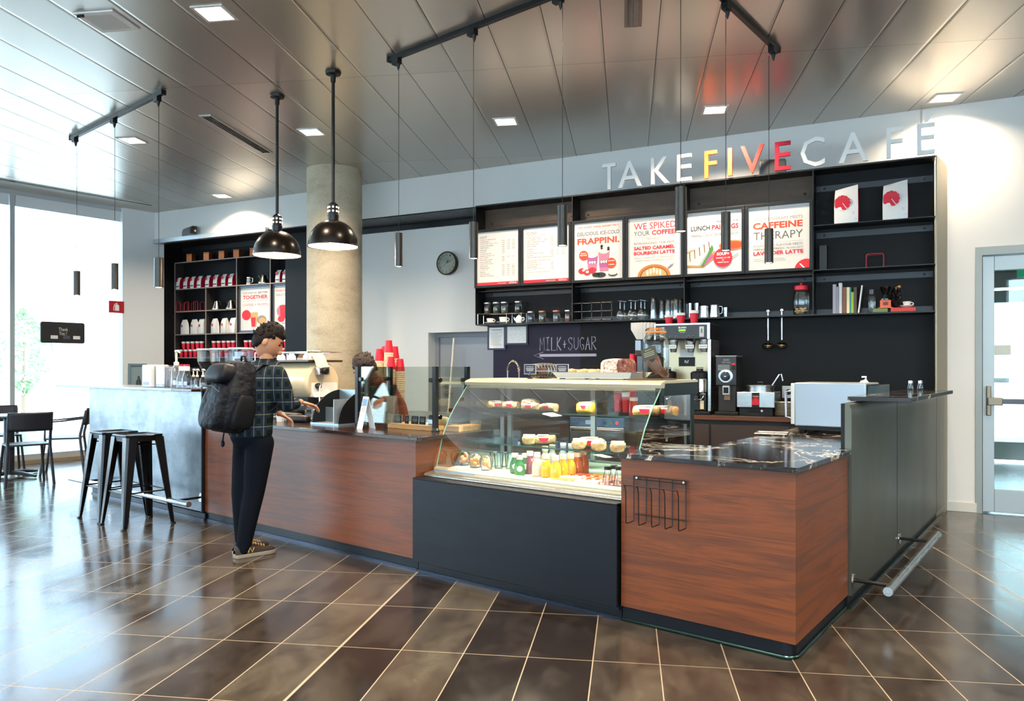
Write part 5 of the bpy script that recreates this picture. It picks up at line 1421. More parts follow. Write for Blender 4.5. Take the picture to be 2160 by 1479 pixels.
for px, y, lab in ((979, .40, 'domed clear fruit cup farthest along the case'), (1003, .37, 'domed clear fruit cup in the middle of the three'), (1026, .33, 'domed fruit cup with orange fruit, nearest the bottles')):
    t = thing('fruit_cup', lab, 'fruit cup', FC, (dx(px, y, 985), y, dk(y)), 0, 'domed fruit cups')
    B().lathe([(.0, .0), (.036, 0), (.046, .05), (.049, .052), (.042, .078), (.025, .094), (.0, .099)], n=24).ob('cup', GLASS, t)
    b = B(); rr = random.Random(px)
    for i in range(14): b.ball((rr.uniform(-.024, .024), rr.uniform(-.024, .024), .02 + rr.uniform(0, .05)), .014, n=8, m=6)
    o = b.ob('fruit', mat('cut fruit', '#d8924a', .5), t); o['kind'] = 'stuff'
for i, (px, y) in enumerate(((1043, .44), (1052, .40), (1063, .46), (1075, .42))):
    o = B().lathe([(.0, .003), (.026, .003), (.034, .10), (.032, .10), (.025, .006), (0, .006)], n=20).ob('plastic_cup', GLASS)
    o.matrix_world = FC @ Mx.Translation((dx(px, y, 990), y, dk(y))); tag(o, 'empty clear cup beside the fruit cups, %s towards the green bottles' % ORD[i], 'cup', 'clear cups in the case')
# rows of small snack bars and pots
rr = random.Random(11)
for j in range(3):
    for i in range(9):
        x = -1.50 + .052 * i; y = .235 + .085 * j + .010 * i
        c_ = ['#d9812f', '#e8dccb', '#c9502a'][(j + i // 3) % 3]
        t = thing('snack_bar', 'small snack packet on the case deck, %s along, %s row from the glass' % (ORD[i], ORD[j]), 'snack', FC, (x, y, dk(y) + .002), rr.uniform(-.1, .1), 'snack packets on the deck')
        B().box(-.022, .022, -.036, .036, 0, .018).ob('wrapper', mat('snack ' + c_, c_, .4), t, 0, .004)
        B().box(-.012, .012, -.037, -.036, .003, .014).ob('print', mat('label white', '#efece6', .5), t, 0)
for px, y, lab in ((1282, .28, 'small glass pot with black lid, nearest the bottles'), (1295, .32, 'small glass pot with black lid in the middle'), (1306, .30, 'small glass pot with black lid against the walnut counter')):
    t = thing('glass_pot', lab, 'jar', FC, (dx(px, y, 1015), y, dk(y)), 0, 'glass pots in the case')
    B().lathe([(.0, .002), (.03, .002), (.034, .01), (.02, .08), (.018, .095)], n=20).ob('glass_body', GLASS, t)
    B().lathe([(.0, .004), (.028, .004), (.026, .03), (0, .032)], n=16).ob('sweets', mat('striped sweets', '#c98a7a', .5), t)
    B().lathe([(.021, .092), (.021, .112), (0, .114)], n=18).ob('lid', MBLK, t)

# on top of the case
ZT = 1.2505
def tx(px, y, py=797): return on(FC, y, px, py)[0]
def pricecard(lab, Fm, loc, rot, w=.092, h=.066, stand=True, group=None, lean=0.):
    t = thing('price_card', lab, 'price card', Fm, loc, rot, group)
    z = .03 if stand else 0
    M_ = Mx.Rotation(lean, 4, 'X')
    B(M_).box(-w / 2, w / 2, 0, .003, z, z + h).ob('card', mat('card border', '#c9c9d4', .5), t, 0)
    B(M_).box(-w / 2 + .003, w / 2 - .003, -.001, 0, z + .003, z + h - .003).ob('face', mat('card navy', '#1c1f33', .5), t, 0)
    b = B(M_); y = -.0015
    b.text('HOMEMADE', -w * .3, w * .3, z + h * .70, z + h * .78, y)
    for q in range(3): b.box(-w * (.34 - .04 * q), w * (.34 - .04 * q), y, y + .0003, z + h * (.56 - .11 * q), z + h * (.59 - .11 * q))
    b.text('$3', -w * .05, w * .05, z + h * .14, z + h * .21, y)
    b.ob('lettering', WHITE, t, 0)
    if stand:
        B().lathe([(.018, 0), (.018, .004), (.004, .008), (.004, .03)], n=14).tube([(0, .0, .03), (.006, .004, .045)], .003, 6).ob('clip_stand', MBLK, t)
    return t
pricecard('dark price card on a clip stand in front of the clear clamshell', FC, (tx(1118, .56), .56, ZT), .1)
pricecard('dark price card on a clip stand beside the oat cake tray', FC, (tx(1186, .56), .56, ZT), .1)
t = thing('clamshell', 'ribbed clear plastic clamshell holding brown cake', 'food box', FC, (tx(1147, .70), .70, ZT))
b = B(); rows = []
for i in range(17):
    a = i / 16; x = -.10 + .2 * a; s = (.62 + .38 * math.sin(PI * min(1, max(0, a * .9 + .05))) ** .35) * (1 + (.05 if i % 2 else -.02))
    rows.append([(x, .065 * s * math.cos(q), .052 + .052 * s * math.sin(q)) for q in [2 * PI * k_ / 16 for k_ in range(17)]])
b.grid(rows); b.ob('shell', GLASS, t, 20)
B().box(-.07, .0, -.045, .045, .02, .075).ob('cake', mat('chocolate cake', '#4a2018', .7), t, 0, .012)
B().box(-.105, .115, -.07, .07, .05, .053).ob('hinge_rim', mat('clear rim', '#d0d2d8', .2), t, 0)
TRAY = mat('white melamine tray', '#e6e2da', .3)
def tray(lab, px0, px1, y, rot):
    x0, x1 = tx(px0, y), tx(px1, y)
    t = thing('serving_tray', lab, 'tray', FC, ((x0 + x1) / 2, y, ZT), rot)
    W = (x1 - x0) / 2
    b = B().prism([(-W * .86, -.11), (W * .86, -.11), (W * .86, .11), (-W * .86, .11)], .006, .014)
    rows = [[(-W * .86, -.11, .01), (W * .86, -.11, .01), (W * .86, .11, .01), (-W * .86, .11, .01), (-W * .86, -.11, .01)], [(-W, -.135, .042), (W, -.135, .042), (W, .135, .042), (-W, .135, .042), (-W, -.135, .042)], [(-W * 1.04, -.14, .045), (W * 1.04, -.14, .045), (W * 1.04, .14, .045), (-W * 1.04, .14, .045), (-W * 1.04, -.14, .045)]]
    b.grid(rows); b.ob('dish', TRAY, t, 20)
    for u in (-.6, .6): B().lathe([(.012, 0), (.012, .007)], (W * u, -.09, 0), 10).ob('foot', MBLK, t)
    return (x0 + x1) / 2
xc = tray('white serving tray carrying oat slices', 1190, 1268, .66, .05)
for i, (ox_, lab) in enumerate(((-.09, 'oat slice at the end of its tray by the price card'), (0, 'oat slice in the middle of its tray'), (.09, 'oat slice at the end of its tray nearer the coconut cake'))):
    pack('oat_slice', lab, 'cake', (xc + ox_, .66 + .02 * (i % 2), ZT + .0145), (.085, .12, .05), '#d0ad6c', .3 * i, 'oat slices on the tray', False)
xc2 = tray('white serving tray carrying the coconut cake', 1258, 1352, .66, .05)
t = thing('coconut_cake', 'cut brown cake covered in coconut flakes on a white tray', 'cake', FC, (xc2, .66, ZT + .0145))
CK = mat('coconut crust', '#b49a8a', .9); q = NT(CK); q.base(q.ramp(q.noise(q.coord(), 60, 4, .7), [(.35, '#6e4a40'), (.5, '#c9b5a6'), (.7, '#efe6dc')])); q.bump(q.noise(q.coord(), 70, 4), .8, .01)
B().prism([(-.095, .0), (.03, 0), (.03, .105), (.0, .115), (-.07, .108), (-.09, .09)], -.07, .07, 'y').ob('cake', CK, t, 0, .015, 3)
CRB = mat('chocolate crumb', '#5a3028', .9); q = NT(CRB); q.base(q.ramp(q.noise(q.coord(), 40, 5, .7), [(.35, '#3a1c16'), (.6, '#7a4a40'), (.75, '#b89a8a')])); q.bump(q.noise(q.coord(), 50, 4), .8, .01)
B().prism([(.034, .0), (.10, 0), (.095, .09), (.075, .115), (.034, .11)], -.065, .06, 'y').ob('cut_half', CRB, t, 0, .01, 3)
t = thing('biscotti_jar', 'large clip top glass jar with orange seal and biscuits, on the pastry case', 'jar', FC, (tx(1383, .62), .62, ZT + .006))
JR = .078
B().lathe([(.0, .003), (JR * .92, .003), (JR, .012), (JR, .20), (JR * .95, .235), (JR * .74, .262), (JR * .74, .275)], n=36).ob('glass_body', GLASS, t)
B().lathe([(JR * .80, .273), (JR * .80, .283)], n=30).ob('rubber_seal', mat('orange rubber', '#d9812f', .5), t)
B().lathe([(JR * .76, .284), (JR * .8, .292), (JR * .6, .304), (.0, .305)], n=30).ob('glass_lid', GLASS, t)
B().tube([(JR * .76 * math.cos(a), JR * .76 * math.sin(a), .262) for a in [2 * PI * i / 24 for i in range(24)]], .002, 6, True).tube([(-JR * .8, 0, .262), (-JR * 1.0, 0, .24), (-JR * .95, 0, .22), (-JR * .8, 0, .283)], .002, 6).ob('wire_clip', CHROME, t)
rr = random.Random(5)
bm_ = mat('biscotti', '#7a4a2e', .7)
for i in range(4):
    M_ = Mx.Translation((rr.uniform(-.03, .03), rr.uniform(-.02, .03), .05 + .012 * i)) @ Mx.Rotation(.75 + .1 * i, 4, 'Y') @ Mx.Rotation(rr.uniform(-.4, .4), 4, 'Z')
    B(M_).prism([(-.06, -.012), (.05, -.012), (.06, 0), (.05, .012), (-.06, .012)], -.012, .012, 'y').ob('biscuit', bm_, t, 0, .004)
b = B(Mx.Translation((.0, -JR - .002, .15)) @ Mx.Rotation(-.28, 4, 'Y')); b.box(-.05, .05, 0, .002, -.035, .035); b.ob('label_card', mat('olive card', '#3c3a22', .5), t, 0)
b = B(Mx.Translation((.0, -JR - .003, .15)) @ Mx.Rotation(-.28, 4, 'Y')); b.text('BISCOTTI', -.02, .02, .018, .024, 0)
for q in range(3): b.box(-.035, .035, 0, .0004, .006 - q * .01, .008 - q * .01)
b.ob('label_text', mat('pale print', '#c9c6b0', .5), t, 0)
B().box(-.135, .09, -.10, .10, -.0055, .0025).ob('wooden_mat', mat('mat dark wood', '#5a4028', .5), t, 0)

# ================================================================ service counter things
CT = .8765
PST = mat('guard post', '#1a1b1d', .35, .5)
t = thing('sneeze_guard', 'three sided glass guard with black posts on the service counter', 'glass guard', FC, (0, 0, CT))
GX0, GX1, GY0, GY1, GH = -3.45, -2.615, .345, .67, .455
for x in (GX0, GX1):
    for y in (GY0, GY1):
        B().box(x - .016, x + .016, y - .016, y + .016, 0, GH).lathe([(.03, 0), (.03, .01), (.02, .025)], (x, y, 0), 16).ob('post', PST, t, 0)
def pane(p, q):
    d = (V(q) - V(p)).normalized() * .03; p, q = V(p) + d, V(q) - d
    n_ = V((-d.y, d.x)).normalized() * .003
    B().prism([tuple(p - n_), tuple(q - n_), tuple(q + n_), tuple(p + n_)], .035, GH).ob('glass_pane', GGLASS, t, 0)
    for e, s in ((p, 1), (q, -1)):
        for z in (.10, .36):
            c_ = e + d * .3 * s
            b = B(Mx.Translation((c_.x, c_.y, z)) @ Mx.Rotation(math.atan2(n_.y, n_.x), 4, 'Z') @ Mx.Rotation(PI / 2, 4, 'Y')); b.lathe([(.016, -.014), (.016, .014)], n=16); b.ob('clamp', GLOSSB, t)
pane((GX0, GY0), (GX1, GY0)); pane((GX0, GY0), (GX0, GY1)); pane((GX1, GY0), (GX1, GY1))
# cards on the timber board
t = thing('timber_board', 'thick pale timber board inside the glass guard', 'serving board', FC, (0, 0, CT))
B().box(-3.14, -2.66, .37, .63, .0, .035).ob('board', PINE, t, 0, .003)
t = thing('timber_board', 'thick pale timber board end beside the stack of plates', 'serving board', FC, (0, 0, CT))
B().box(-2.59, -2.46, .42, .66, .0, .04).ob('board', PINE, t, 0, .003)
for i, (px, rot) in enumerate(((803, .15), (820, -.25), (838, .2), (857, -.35), (874, .05), (890, -.1), (910, .1))):
    pricecard('dark price card taped inside the glass guard, %s from the menu stand' % ORD[i], FC, (on(FC, GY0 + .015, px, 888)[0], GY0 + .018, CT + .0405), rot, .075, .062, False, 'price cards inside the guard', -.1)
# bread rolls on board
for i, (x, y) in enumerate(((-2.78, .55), (-2.70, .50))):
    pack('bread_roll', 'pale bread roll on the timber board, %s from the corner post' % ('second', 'first')[i], 'bread', (x, y, CT + .0405), (.13, .09, .05), '#e0c9a4', .4 * i, 'bread rolls on the board', False)
# leaflet stand
t = thing('leaflet', 'tall folded white leaflet with blue head leaning on the glass guard', 'leaflet', FC, (on(FC, .17, 758, 900)[0], .17, CT), -.25)
M_ = Mx.Rotation(-.22, 4, 'X')
B(M_).box(-.045, .045, 0, .002, 0, .24).ob('front_page', PAPER, t, 0)
B(M_).box(-.037, .037, -.0008, 0, .17, .225).ob('blue_head', mat('leaflet blue', '#6f9cc8', .5), t, 0)
b = B(M_)
b.box(-.037, .037, -.0006, 0, .125, .127).box(-.037, .037, -.0006, 0, .16, .162)
for q in range(3): b.box(-.03, .03, -.0006, 0, .135 + q * .008, .138 + q * .008)
b.ob('print', mat('print light', '#a39d98', .6), t, 0)
B(Mx.Translation((0, .105, 0)) @ Mx.Rotation(.22, 4, 'X')).box(-.045, .045, 0, .002, 0, .24).ob('back_page', PAPER, t, 0)
# photo strip on the guard
t = thing('photo_strip', 'strip of black and white photo cards stuck inside the glass guard', 'photo strip', FC, (on(FC, GY0 + .02, 767, 850)[0] - .02, GY0 + .03, CT))
B().box(-.052, .052, .0, .002, .10, .445).ob('sheet', PAPER, t, 0)
for q in range(4): B().box(-.045, .015, -.001, 0, .105 + q * .078, .17 + q * .078).ob('photo', [MBLK, mat('photo grey', '#5c5f66', .5)][q % 2], t, 0)
# black organiser
ox0 = -3.93
t = thing('desk_organiser', 'black quarter round organiser box with pale steel dividers', 'organiser', FC, (ox0, .27, CT))
arc = [(0, .0), (.34, 0), (.34, .30)] + [(.34 - .34 * math.sin(a) , .30 * math.cos(a) ) for a in [i * PI / 2 / 12 for i in range(1, 12)]]
qp = [(.0, 0), (.30, 0)] + [(.30 * math.cos(a), .27 * math.sin(a)) for a in [i * PI / 2 / 12 for i in range(1, 13)]]
qp = [(p[0], p[1]) for p in qp]
MO = Mx.Rotation(0, 4, 'Z')
LB = mat('pale blue steel', '#8fa0ab', .4, .6)
for x in (0, .33): B().prism([(.30 - p[0], p[1]) for p in qp][::-1], x, x + .006, 'x').ob('side_panel', MBLK, t, 0)
B().box(.006, .33, .27, .276, 0, .27).ob('back_panel', LB, t, 0)
B().box(.006, .33, .13, .136, 0, .13).ob('divider', LB, t, 0)
B().box(.25, .256, .02, .27, .0, .20).ob('upright', mat('pale edge', '#aab4bc', .4, .5), t, 0)
B().box(-.01, .345, -.005, .28, 0, .012).ob('base', LB, t, 0)
# black napkin pouch and small things in front of the customer
pack('card_pouch', 'black rounded pouch lying on the counter before the organiser', 'pouch', (-4.15, .30, CT), (.20, .09, .06), '#15161a', .35, None, False)
t = thing('metal_tray', 'long steel drip tray on the counter near the customer', 'tray', FC, (-4.55, .52, CT))
B().box(-.32, .32, -.10, .10, 0, .012).box(-.30, .30, -.085, .085, .012, .016).ob('tray', STEEL, t, 0, .003)
pack('brown_pouch', 'crumpled dark cloth lying on the steel drip tray', 'cloth', (-4.55, .48, CT + .0165), (.26, .10, .04), '#3a3128', .2, None, False)
t = thing('tumbler_glass', 'ribbed clear glass tumbler beside the black organiser', 'glass', FC, (-4.08, .62, CT))
B().lathe([(.0, .004), (.028, .004), (.028, 0), (.038, .11), (.035, .11), (.025, .012), (0, .012)], n=14).ob('glass_body', GLASS, t, 20)
papercup('white paper cup on the counter under the customer hand', FC, (-4.33, .25, CT), .10, .04, None, sleeve=LIDW)
# stack of plates next to the case
pl = B().lathe([(.0, 0), (.05, 0), (.075, .010), (.076, .012), (.05, .004), (.0, .004)], n=28); first = None
xpl = -2.545; ypl = .78
t = thing('plate_shelf', 'low dark steel shelf beside the pastry case holding small plates', 'shelf', FC, (-2.55, .79, 0))
B().box(-.10, .10, -.065, .14, .80, .815).box(-.10, -.09, -.06, .14, 0, .80).box(.09, .10, -.06, .14, 0, .80).ob('shelf', MBLK, t, 0)
for i in range(14):
    if first is None: o = pl.ob('side_plate', CH); first = o
    else: o = first.copy(); COL.objects.link(o)
    o.matrix_world = FC @ Mx.Translation((xpl, .83, .8155 + i * .0122)); tag(o, 'white side plate in the stack by the case glass, %s from the bottom' % (ORD + ['thirteenth', 'fourteenth'])[i], 'plate', 'side plates by the case')

# espresso machine
t = thing('espresso_machine', 'cream barrel shaped espresso machine with black knobs behind the customer', 'espresso machine', FC, (-5.80, .90, .8755))
CRM = mat('cream enamel', '#dccaa6', .18)
EW = .92
pr = [(-.0 + .20 + .20 * math.cos(a), .31 + .20 * math.sin(a)) for a in [2 * PI * i / 28 for i in range(28)]]
rows = []
for u, s in ((0, .88), (.02, .97), (.05, 1), (EW - .05, 1), (EW - .02, .97), (EW, .88)):
    rows.append([(u, .20 + (y - .20) * s, .31 + (z - .31) * s) for y, z in pr])
b = B(); vs = [p for r in rows for p in r]; n = 28; fs = []
for j in range(5): fs += [(j * n + i, (j + 1) * n + i, (j + 1) * n + (i + 1) % n, j * n + (i + 1) % n) for i in range(n)]
b.add(vs, [f[::-1] for f in fs] + [tuple(range(n)), tuple(range(5 * n, 6 * n))[::-1]]).ob('barrel', CRM, t, 40)
B().box(.0, EW, .02, .46, .10, .17).ob('base_frame', MBLK, t, 0, .004)
B().box(-.03, EW + .03, -.01, .5, .055, .10).ob('drip_tray', STEEL, t, 0, .004)
for x in (.06, EW - .02):
    B().prism([(x - .05, .17), (x + .07, .17), (x + .04, .22), (x + .015, .33), (x - .02, .33)], .06, .36, 'y').ob('flared_leg', mat('white enamel leg', '#e4e2de', .25), t, 0, .006)
    B().box(x - .035, x + .055, .04, .40, .0, .055).ob('foot', STEEL, t, 0, .004)
B().box(-.01, EW + .01, .02, .42, .505, .525).ob('cup_tray', mat('brown tray', '#4a3628', .4, .4), t, 0, .003)
rl = [(.02, .03, .60), (EW - .02, .03, .60), (EW - .02, .41, .60), (.02, .41, .60)]
B().tube(rl, .006, 8, True).ob('cup_rail', CHROME, t)
for p in rl: B().tube([(p[0], p[1], .52), p], .005, 8).ob('rail_post', CHROME, t)
B().box(EW, EW + .07, .10, .22, .38, .46).ob('valve_block', STEEL, t, 0, .006)
b = B(Mx.Translation((EW + .07, .16, .42)) @ Mx.Rotation(PI / 2, 4, 'Y')); b.lathe([(.034, 0), (.036, .02), (.02, .035), (0, .036)], n=20); b.ob('steam_knob', MBLK, t)
B().tube([(EW + .03, .16, .30), (EW + .07, .12, .30), (EW + .10, .08, .26), (EW + .14, .05, .12)], .007, 8).ob('steam_wand', STEEL, t)
B().ball((EW + .02, .12, .275), .045, .03, .03).ob('portafilter_grip', GLOSSB, t)
for x, lab in ((.22, 'white upturned cup on the espresso machine, nearer the customer'), (.40, 'white upturned cup in the middle of the espresso machine tray'), (.66, 'white upturned cup on the espresso machine, nearer the knob')):
    o = B().lathe([(.046, 0), (.04, .04), (.024, .062), (.022, .07), (0, .068)], n=24).ob('upturned_cup', CH)
    o.matrix_world = FC @ Mx.Translation((-5.80 + x, 1.10, .8755 + .5255)); tag(o, lab, 'cup', 'cups on the espresso machine')
# crumpled cloth over the machine end
t = thing('bar_cloth', 'crumpled cream cloth hanging over the end of the espresso machine', 'cloth', FC, (-5.80 + EW - .02, 1.03, .8755 + .46))
rr = random.Random(8); rows = []
for i in range(10):
    u = i / 9; x = -.06 + .16 * u; z = .145 - .16 * u ** 2
    rows.append([(x + rr.uniform(-.008, .008), -.07 + .14 * k_ / 7, z + rr.uniform(-.010, .010)) for k_ in range(8)])
o = B().grid(rows).ob('cloth', mat('cream cloth', '#e2d2ae', .9), t, 180); o.modifiers.new('sub', 'SUBSURF').render_levels = 2; so = o.modifiers.new('thick', 'SOLIDIFY'); so.thickness = .008
# espresso grinders with clear hoppers
for i, (px, lab) in enumerate(((440, 'first espresso grinder with clear bean hopper, nearest the window end'), (468, 'second espresso grinder with clear bean hopper'), (508, 'third espresso grinder with clear hopper, mostly behind the customer'))):
    xg = on(FC, 1.12, px, 760)[0]
    t = thing('espresso_grinder', lab, 'coffee grinder', FC, (xg, 1.12, .8755), 0, 'espresso grinders on the work counter')
    B().box(-.09, .09, -.11, .11, 0, .03).box(-.07, .07, -.07, .09, .03, .28).ob('body', mat('grinder grey', '#2c2d30', .3, .5), t, 0, .01)
    HP = thin_glass('hopper plastic', (.82, .84, .86), .12) if 'hopper plastic' not in MATS else MATS['hopper plastic']
    B().lathe([(.05, .28), (.06, .40), (.125, .52), (.13, .655)], n=8).ob('hopper', HP, t, 20)
    B().lathe([(.135, .65), (.135, .668), (0, .67)], n=8).ob('hopper_lid', mat('clear lid', '#c9ccd0', .15), t, 20)
    B().lathe([(.0, .285), (.045, .285), (.052, .40), (.10, .50), (.0, .51)], n=8).ob('beans', mat('roasted beans', '#3a2a22', .6), t)
    B().tube([(0, -.07, .22), (0, -.14, .21)], [.03, .02], 12).ob('spout', MBLK, t)
# box behind on the work counter
bxp = on(FC, 1.40, 635, 755)
t = thing('carton', 'small open brown and white carton behind the espresso machine by the column', 'carton', FC, (bxp[0], 1.45, .8755))
zc_ = bxp[1] - .8755
B().box(-.07, .07, -.05, .05, 0, zc_).ob('box', mat('carton white', '#d8cdbd', .7), t, 0)
B().prism([(-.07, zc_), (.07, zc_), (.07, zc_ + .02), (0, zc_ + .06)], -.05, -.046, 'y').prism([(-.07, zc_), (.07, zc_), (.07, zc_ + .02), (0, zc_ + .06)], .046, .05, 'y').ob('flap', mat('carton brown', '#8a6848', .8), t, 0)
B().box(-.05, -.035, -.051, -.05, zc_ - .07, zc_ - .05).box(-.03, -.01, -.051, -.05, zc_ - .07, zc_ - .055).ob('print', MBLK, t, 0)

# stacks of nested paper cups
t = thing('rear_cabinet', 'low white cabinet behind the barista carrying nested cup stacks', 'cabinet', FC, (-4.10, 1.75, 0))
B().box(-.42, .42, -.24, .24, 0, .86).ob('carcass', mat('cabinet white', '#d6d2ca', .5), t, 0, .004)
B().box(-.44, .44, -.26, .26, .86, .885).ob('top', STEEL, t, 0, .003)
B().box(-.40, .40, -.255, -.24, .06, .84).ob('door', MATS['cabinet white'], t, 0, .003)
CUPB = mat('cup paper beige', '#dcc3a2', .6)
for i, (px, pt, y) in enumerate(((800, 736, 1.62), (811, 731, 1.72), (820, 718, 1.62), (833, 731, 1.80), (825, 753, 1.55), (844, 757, 1.62))):
    x, zt_ = on(FC, y, px, pt)
    t = thing('cup_stack', 'upturned nest of red paper cups behind the barista, %s' % ('at the column side', 'second from the column', 'tallest of the group', 'behind the tallest at the door side', 'low one in front of the tallest', 'lowest one nearest the grey door')[i], 'cup stack', FC, (x, y, .8855), 0, 'nests of paper cups')
    Hs = zt_ - .8855
    B().lathe([(.045, Hs - .12), (.031, Hs), (.0, Hs)], n=20).ob('top_cup', RED, t)
    pr_ = []; nr = int((Hs - .12) / .02)
    for q in range(nr): z = q * (Hs - .12) / nr; pr_ += [(.046, z), (.047, z + .008), (.044, z + .012)]
    B().lathe(pr_ + [(.045, Hs - .12)], n=20).ob('nested_rims', CUPB, t, 20)
# till screen
t = thing('till_screen', 'dark tilted till screen behind the glass guard', 'till', FC, (-3.72, .86, 0), -.5)
B().box(-.15, .15, -.10, .10, .88, .90).ob('stand', MBLK, t, 0, .005)
B().box(-.03, .03, -.02, .02, .90, 1.0).ob('neck', MBLK, t, 0)
B(Mx.Translation((0, 0, .98)) @ Mx.Rotation(-.25, 4, 'X')).box(-.15, .15, -.02, .015, 0, .21).ob('screen', mat('screen dark', '#1b222b', .6), t, 0, .005)
B().box(-.10, .10, -.08, .08, .0, .88).ob('till_column', MBLK, t, 0)

# ================================================================ high bar things
BT = 1.1425
def bxx(px, y, py=812): return on(FC, y, px, py)[0]
NAP = mat('clear acrylic sheet', '#c9cfd8', .12)
t = thing('napkin_box', 'white napkin dispenser at the window end of the bar row', 'napkin box', FC, (bxx(328, .02), .02, BT))
B().box(-.085, .085, -.09, .09, 0, .21).ob('box', mat('napkin white', '#f0eee8', .35), t, 0, .012, 3)
B().box(-.06, .06, -.093, -.09, .02, .05).ob('slot', mat('slot grey', '#8a93a5', .4), t, 0, .003)
t = thing('straw_holder', 'clear acrylic dispenser with wrapped straws beside the napkin box', 'dispenser', FC, (bxx(356, .05), .05, BT))
B().box(-.10, .10, -.09, .09, 0, .205).ob('case', thin_glass('acrylic', (.85, .88, .93), .12), t, 0, .006)
rr = random.Random(6)
for i in range(10): B().tube([(rr.uniform(-.08, .08), rr.uniform(-.06, .06), .01), (rr.uniform(-.08, .08), rr.uniform(-.06, .06), .19)], .006, 6).ob('straw', mat('straw paper', '#e2e4ea', .6), t)
def pump(lab, px, y, h, r):
    t = thing('pump_bottle', lab, 'pump bottle', FC, (bxx(px, y), y, BT), 0, 'pump bottles on the bar')
    B().lathe([(.0, .002), (r, .002), (r * 1.02, .01), (r * .9, h * .45), (r * .4, h * .58), (r * .38, h * .62)], n=22).ob('bottle', MATS['acrylic'], t)
    B().lathe([(r * .45, h * .60), (r * .45, h * .68), (r * .2, h * .7), (r * .18, h * .95)], n=16).ob('pump', CREAM, t)
    B().tube([(-r * .2, 0, h * .97), (r * .6, 0, h * .98), (r * 1.3, 0, h * .93)], [r * .26, r * .22, r * .14], 10).ob('nozzle', CREAM, t)
pump('tall clear pump bottle with cream pump on the bar', 372, -.02, .34, .05)
pump('small cream pump bottle on the bar, first beside the glass bottles', 408, .06, .17, .028)
pump('small cream pump bottle on the bar, second beside the glass bottles', 416, .02, .17, .028)
pump('small cream pump bottle on the bar, nearest the backpack', 428, .03, .17, .03)
for px, lab in ((383, 'clear bottle with red cap on the bar, nearer the tall pump'), (394, 'clear bottle with red cap on the bar, nearer the small pumps')):
    t = thing('syrup_bottle', lab, 'bottle', FC, (bxx(px, -.02), -.02, BT), 0, 'glass bottles on the bar')
    B().lathe([(.0, .002), (.045, .002), (.046, .01), (.044, .09), (.026, .14), (.022, .20)], n=24).ob('bottle', MATS['acrylic'], t)
    B().lathe([(.025, .155), (.025, .195)], n=20).ob('neck_label', PAPER, t)
    B().lathe([(.024, .196), (.024, .212), (0, .213)], n=20).ob('cap', RED, t)
# ================================================================ shelving in the left niche
t = thing('wall_shelving', 'dark compartment shelving with pale edges in the black niche', 'shelving', FW)
EDGE = mat('pale shelf edge', '#8f7f78', .5)
SB = mat('dark shelf board', '#2a2628', .5)
YF, YB = .364, .533
def brd(x0, x1, z0, z1):
    B().box(x0, x1, YF + .002, YB, z0, z1).ob('board', SB, t, 0)
    B().box(x0, x1, YF - .001, YF + .0018, z0, z1).ob('board_edge', EDGE, t, 0)
LX = [-11.045, -10.343, -9.68, -8.992, -8.30]
ZL = [1.495, 1.865, 2.232, 2.592, 3.018]
for z in ZL: brd(LX[0], LX[2] if z == ZL[2] else LX[4], z - .016, z)
for x, z0, z1 in ((LX[0], ZL[0], ZL[4]), (LX[1], ZL[0], ZL[3]), (LX[2], ZL[0], ZL[4]), (LX[3], ZL[0], ZL[4])):
    zs = [z for z in ZL if z0 <= z <= z1 and not (x == LX[3] and z == ZL[2])]
    for a, c in zip(zs, zs[1:]): brd(x - .009, x + .009, a, c - .0165)
struct(B().box(-8.664, -7.9, .33, .36, 0, 3.285), 'trim_6', NAVY, FW, smooth=0)
def lx(px, z, y=.43): return on(FW, y, px, HOR - (z - EYE) * 139)[0]
COP = mat('copper tin', '#a8623c', .35, .75)
for i, px in enumerate((403, 439, 471, 502, 537, 566)):
    o = thing('copper_tin', 'square copper tin on the top shelf of the niche, %s from the window' % ORD[i], 'tin', FW, (lx(px, 3.07), .43, 3.0185), .2, 'copper tins on the top shelf')
    B().box(-.05, .05, -.05, .05, 0, .108).ob('body', COP, o, 0, .004)
    B().box(-.052, .052, -.052, .052, .1085, .125).ob('lid', COP, o, 0, .004)
pb = None
for i, px in enumerate((379.6, 395.4, 409.5, 424.2, 441.5, 458.2, 475.5, 490.3)):
    lab = 'white and red coffee bag on the second shelf of the niche, %s from the window' % ORD[i]
    if pb is None:
        pb = bag('coffee_bag', lab, 'coffee bag', .085, .09, .19, .024, 'red sided coffee bags in the niche', .0, True, False, (.72, -.2))
        B().box(-.04, .04, -.055, -.0535, .03, .05).ob('grey_band', mat('grey band', '#5c5a5e', .5), pb, 0)
        place(pb, FW, (lx(px, 2.65), .43, 2.5925), .0)
    else: dup(pb, FW, (lx(px, 2.65), .43, 2.5925), .0, lab)
for px, lab in ((590, 'white and red coffee bag in the small compartment beside the kettles'), (605, 'white and red coffee bag half hidden by the black panel')):
    dup(pb, FW, (lx(px, 2.65), .43, 2.5925), .0, lab)
wb = None
for i, px in enumerate((390, 410.6, 426.5, 453.8, 474.4, 493)):
    lab = 'plain white coffee bag with small red disc, %s from the window on the fourth shelf' % ORD[i]
    if wb is None:
        wb = bag('coffee_pouch', lab, 'coffee bag', .125, .07, .235, .022, 'plain white bags in the niche', .0, False, False)
        place(wb, FW, (lx(px, 1.95), .43, 1.8655), -.15)
    else: dup(wb, FW, (lx(px, 1.95), .43, 1.8655), -.15 + .06 * (i % 3 - 1), lab)
for i, px in enumerate((382.5, 399.8, 418.5)):
    place(wire_stand('dark red wire stand in the niche beside the kettles, %s from the window' % ORD[i], .105, .145, .006, 'red stands in the niche', .12), FW, (lx(px, 2.3), .44, 2.2325), -.1)
KST = mat('kettle steel', '#c9bfae', .18, 1.)
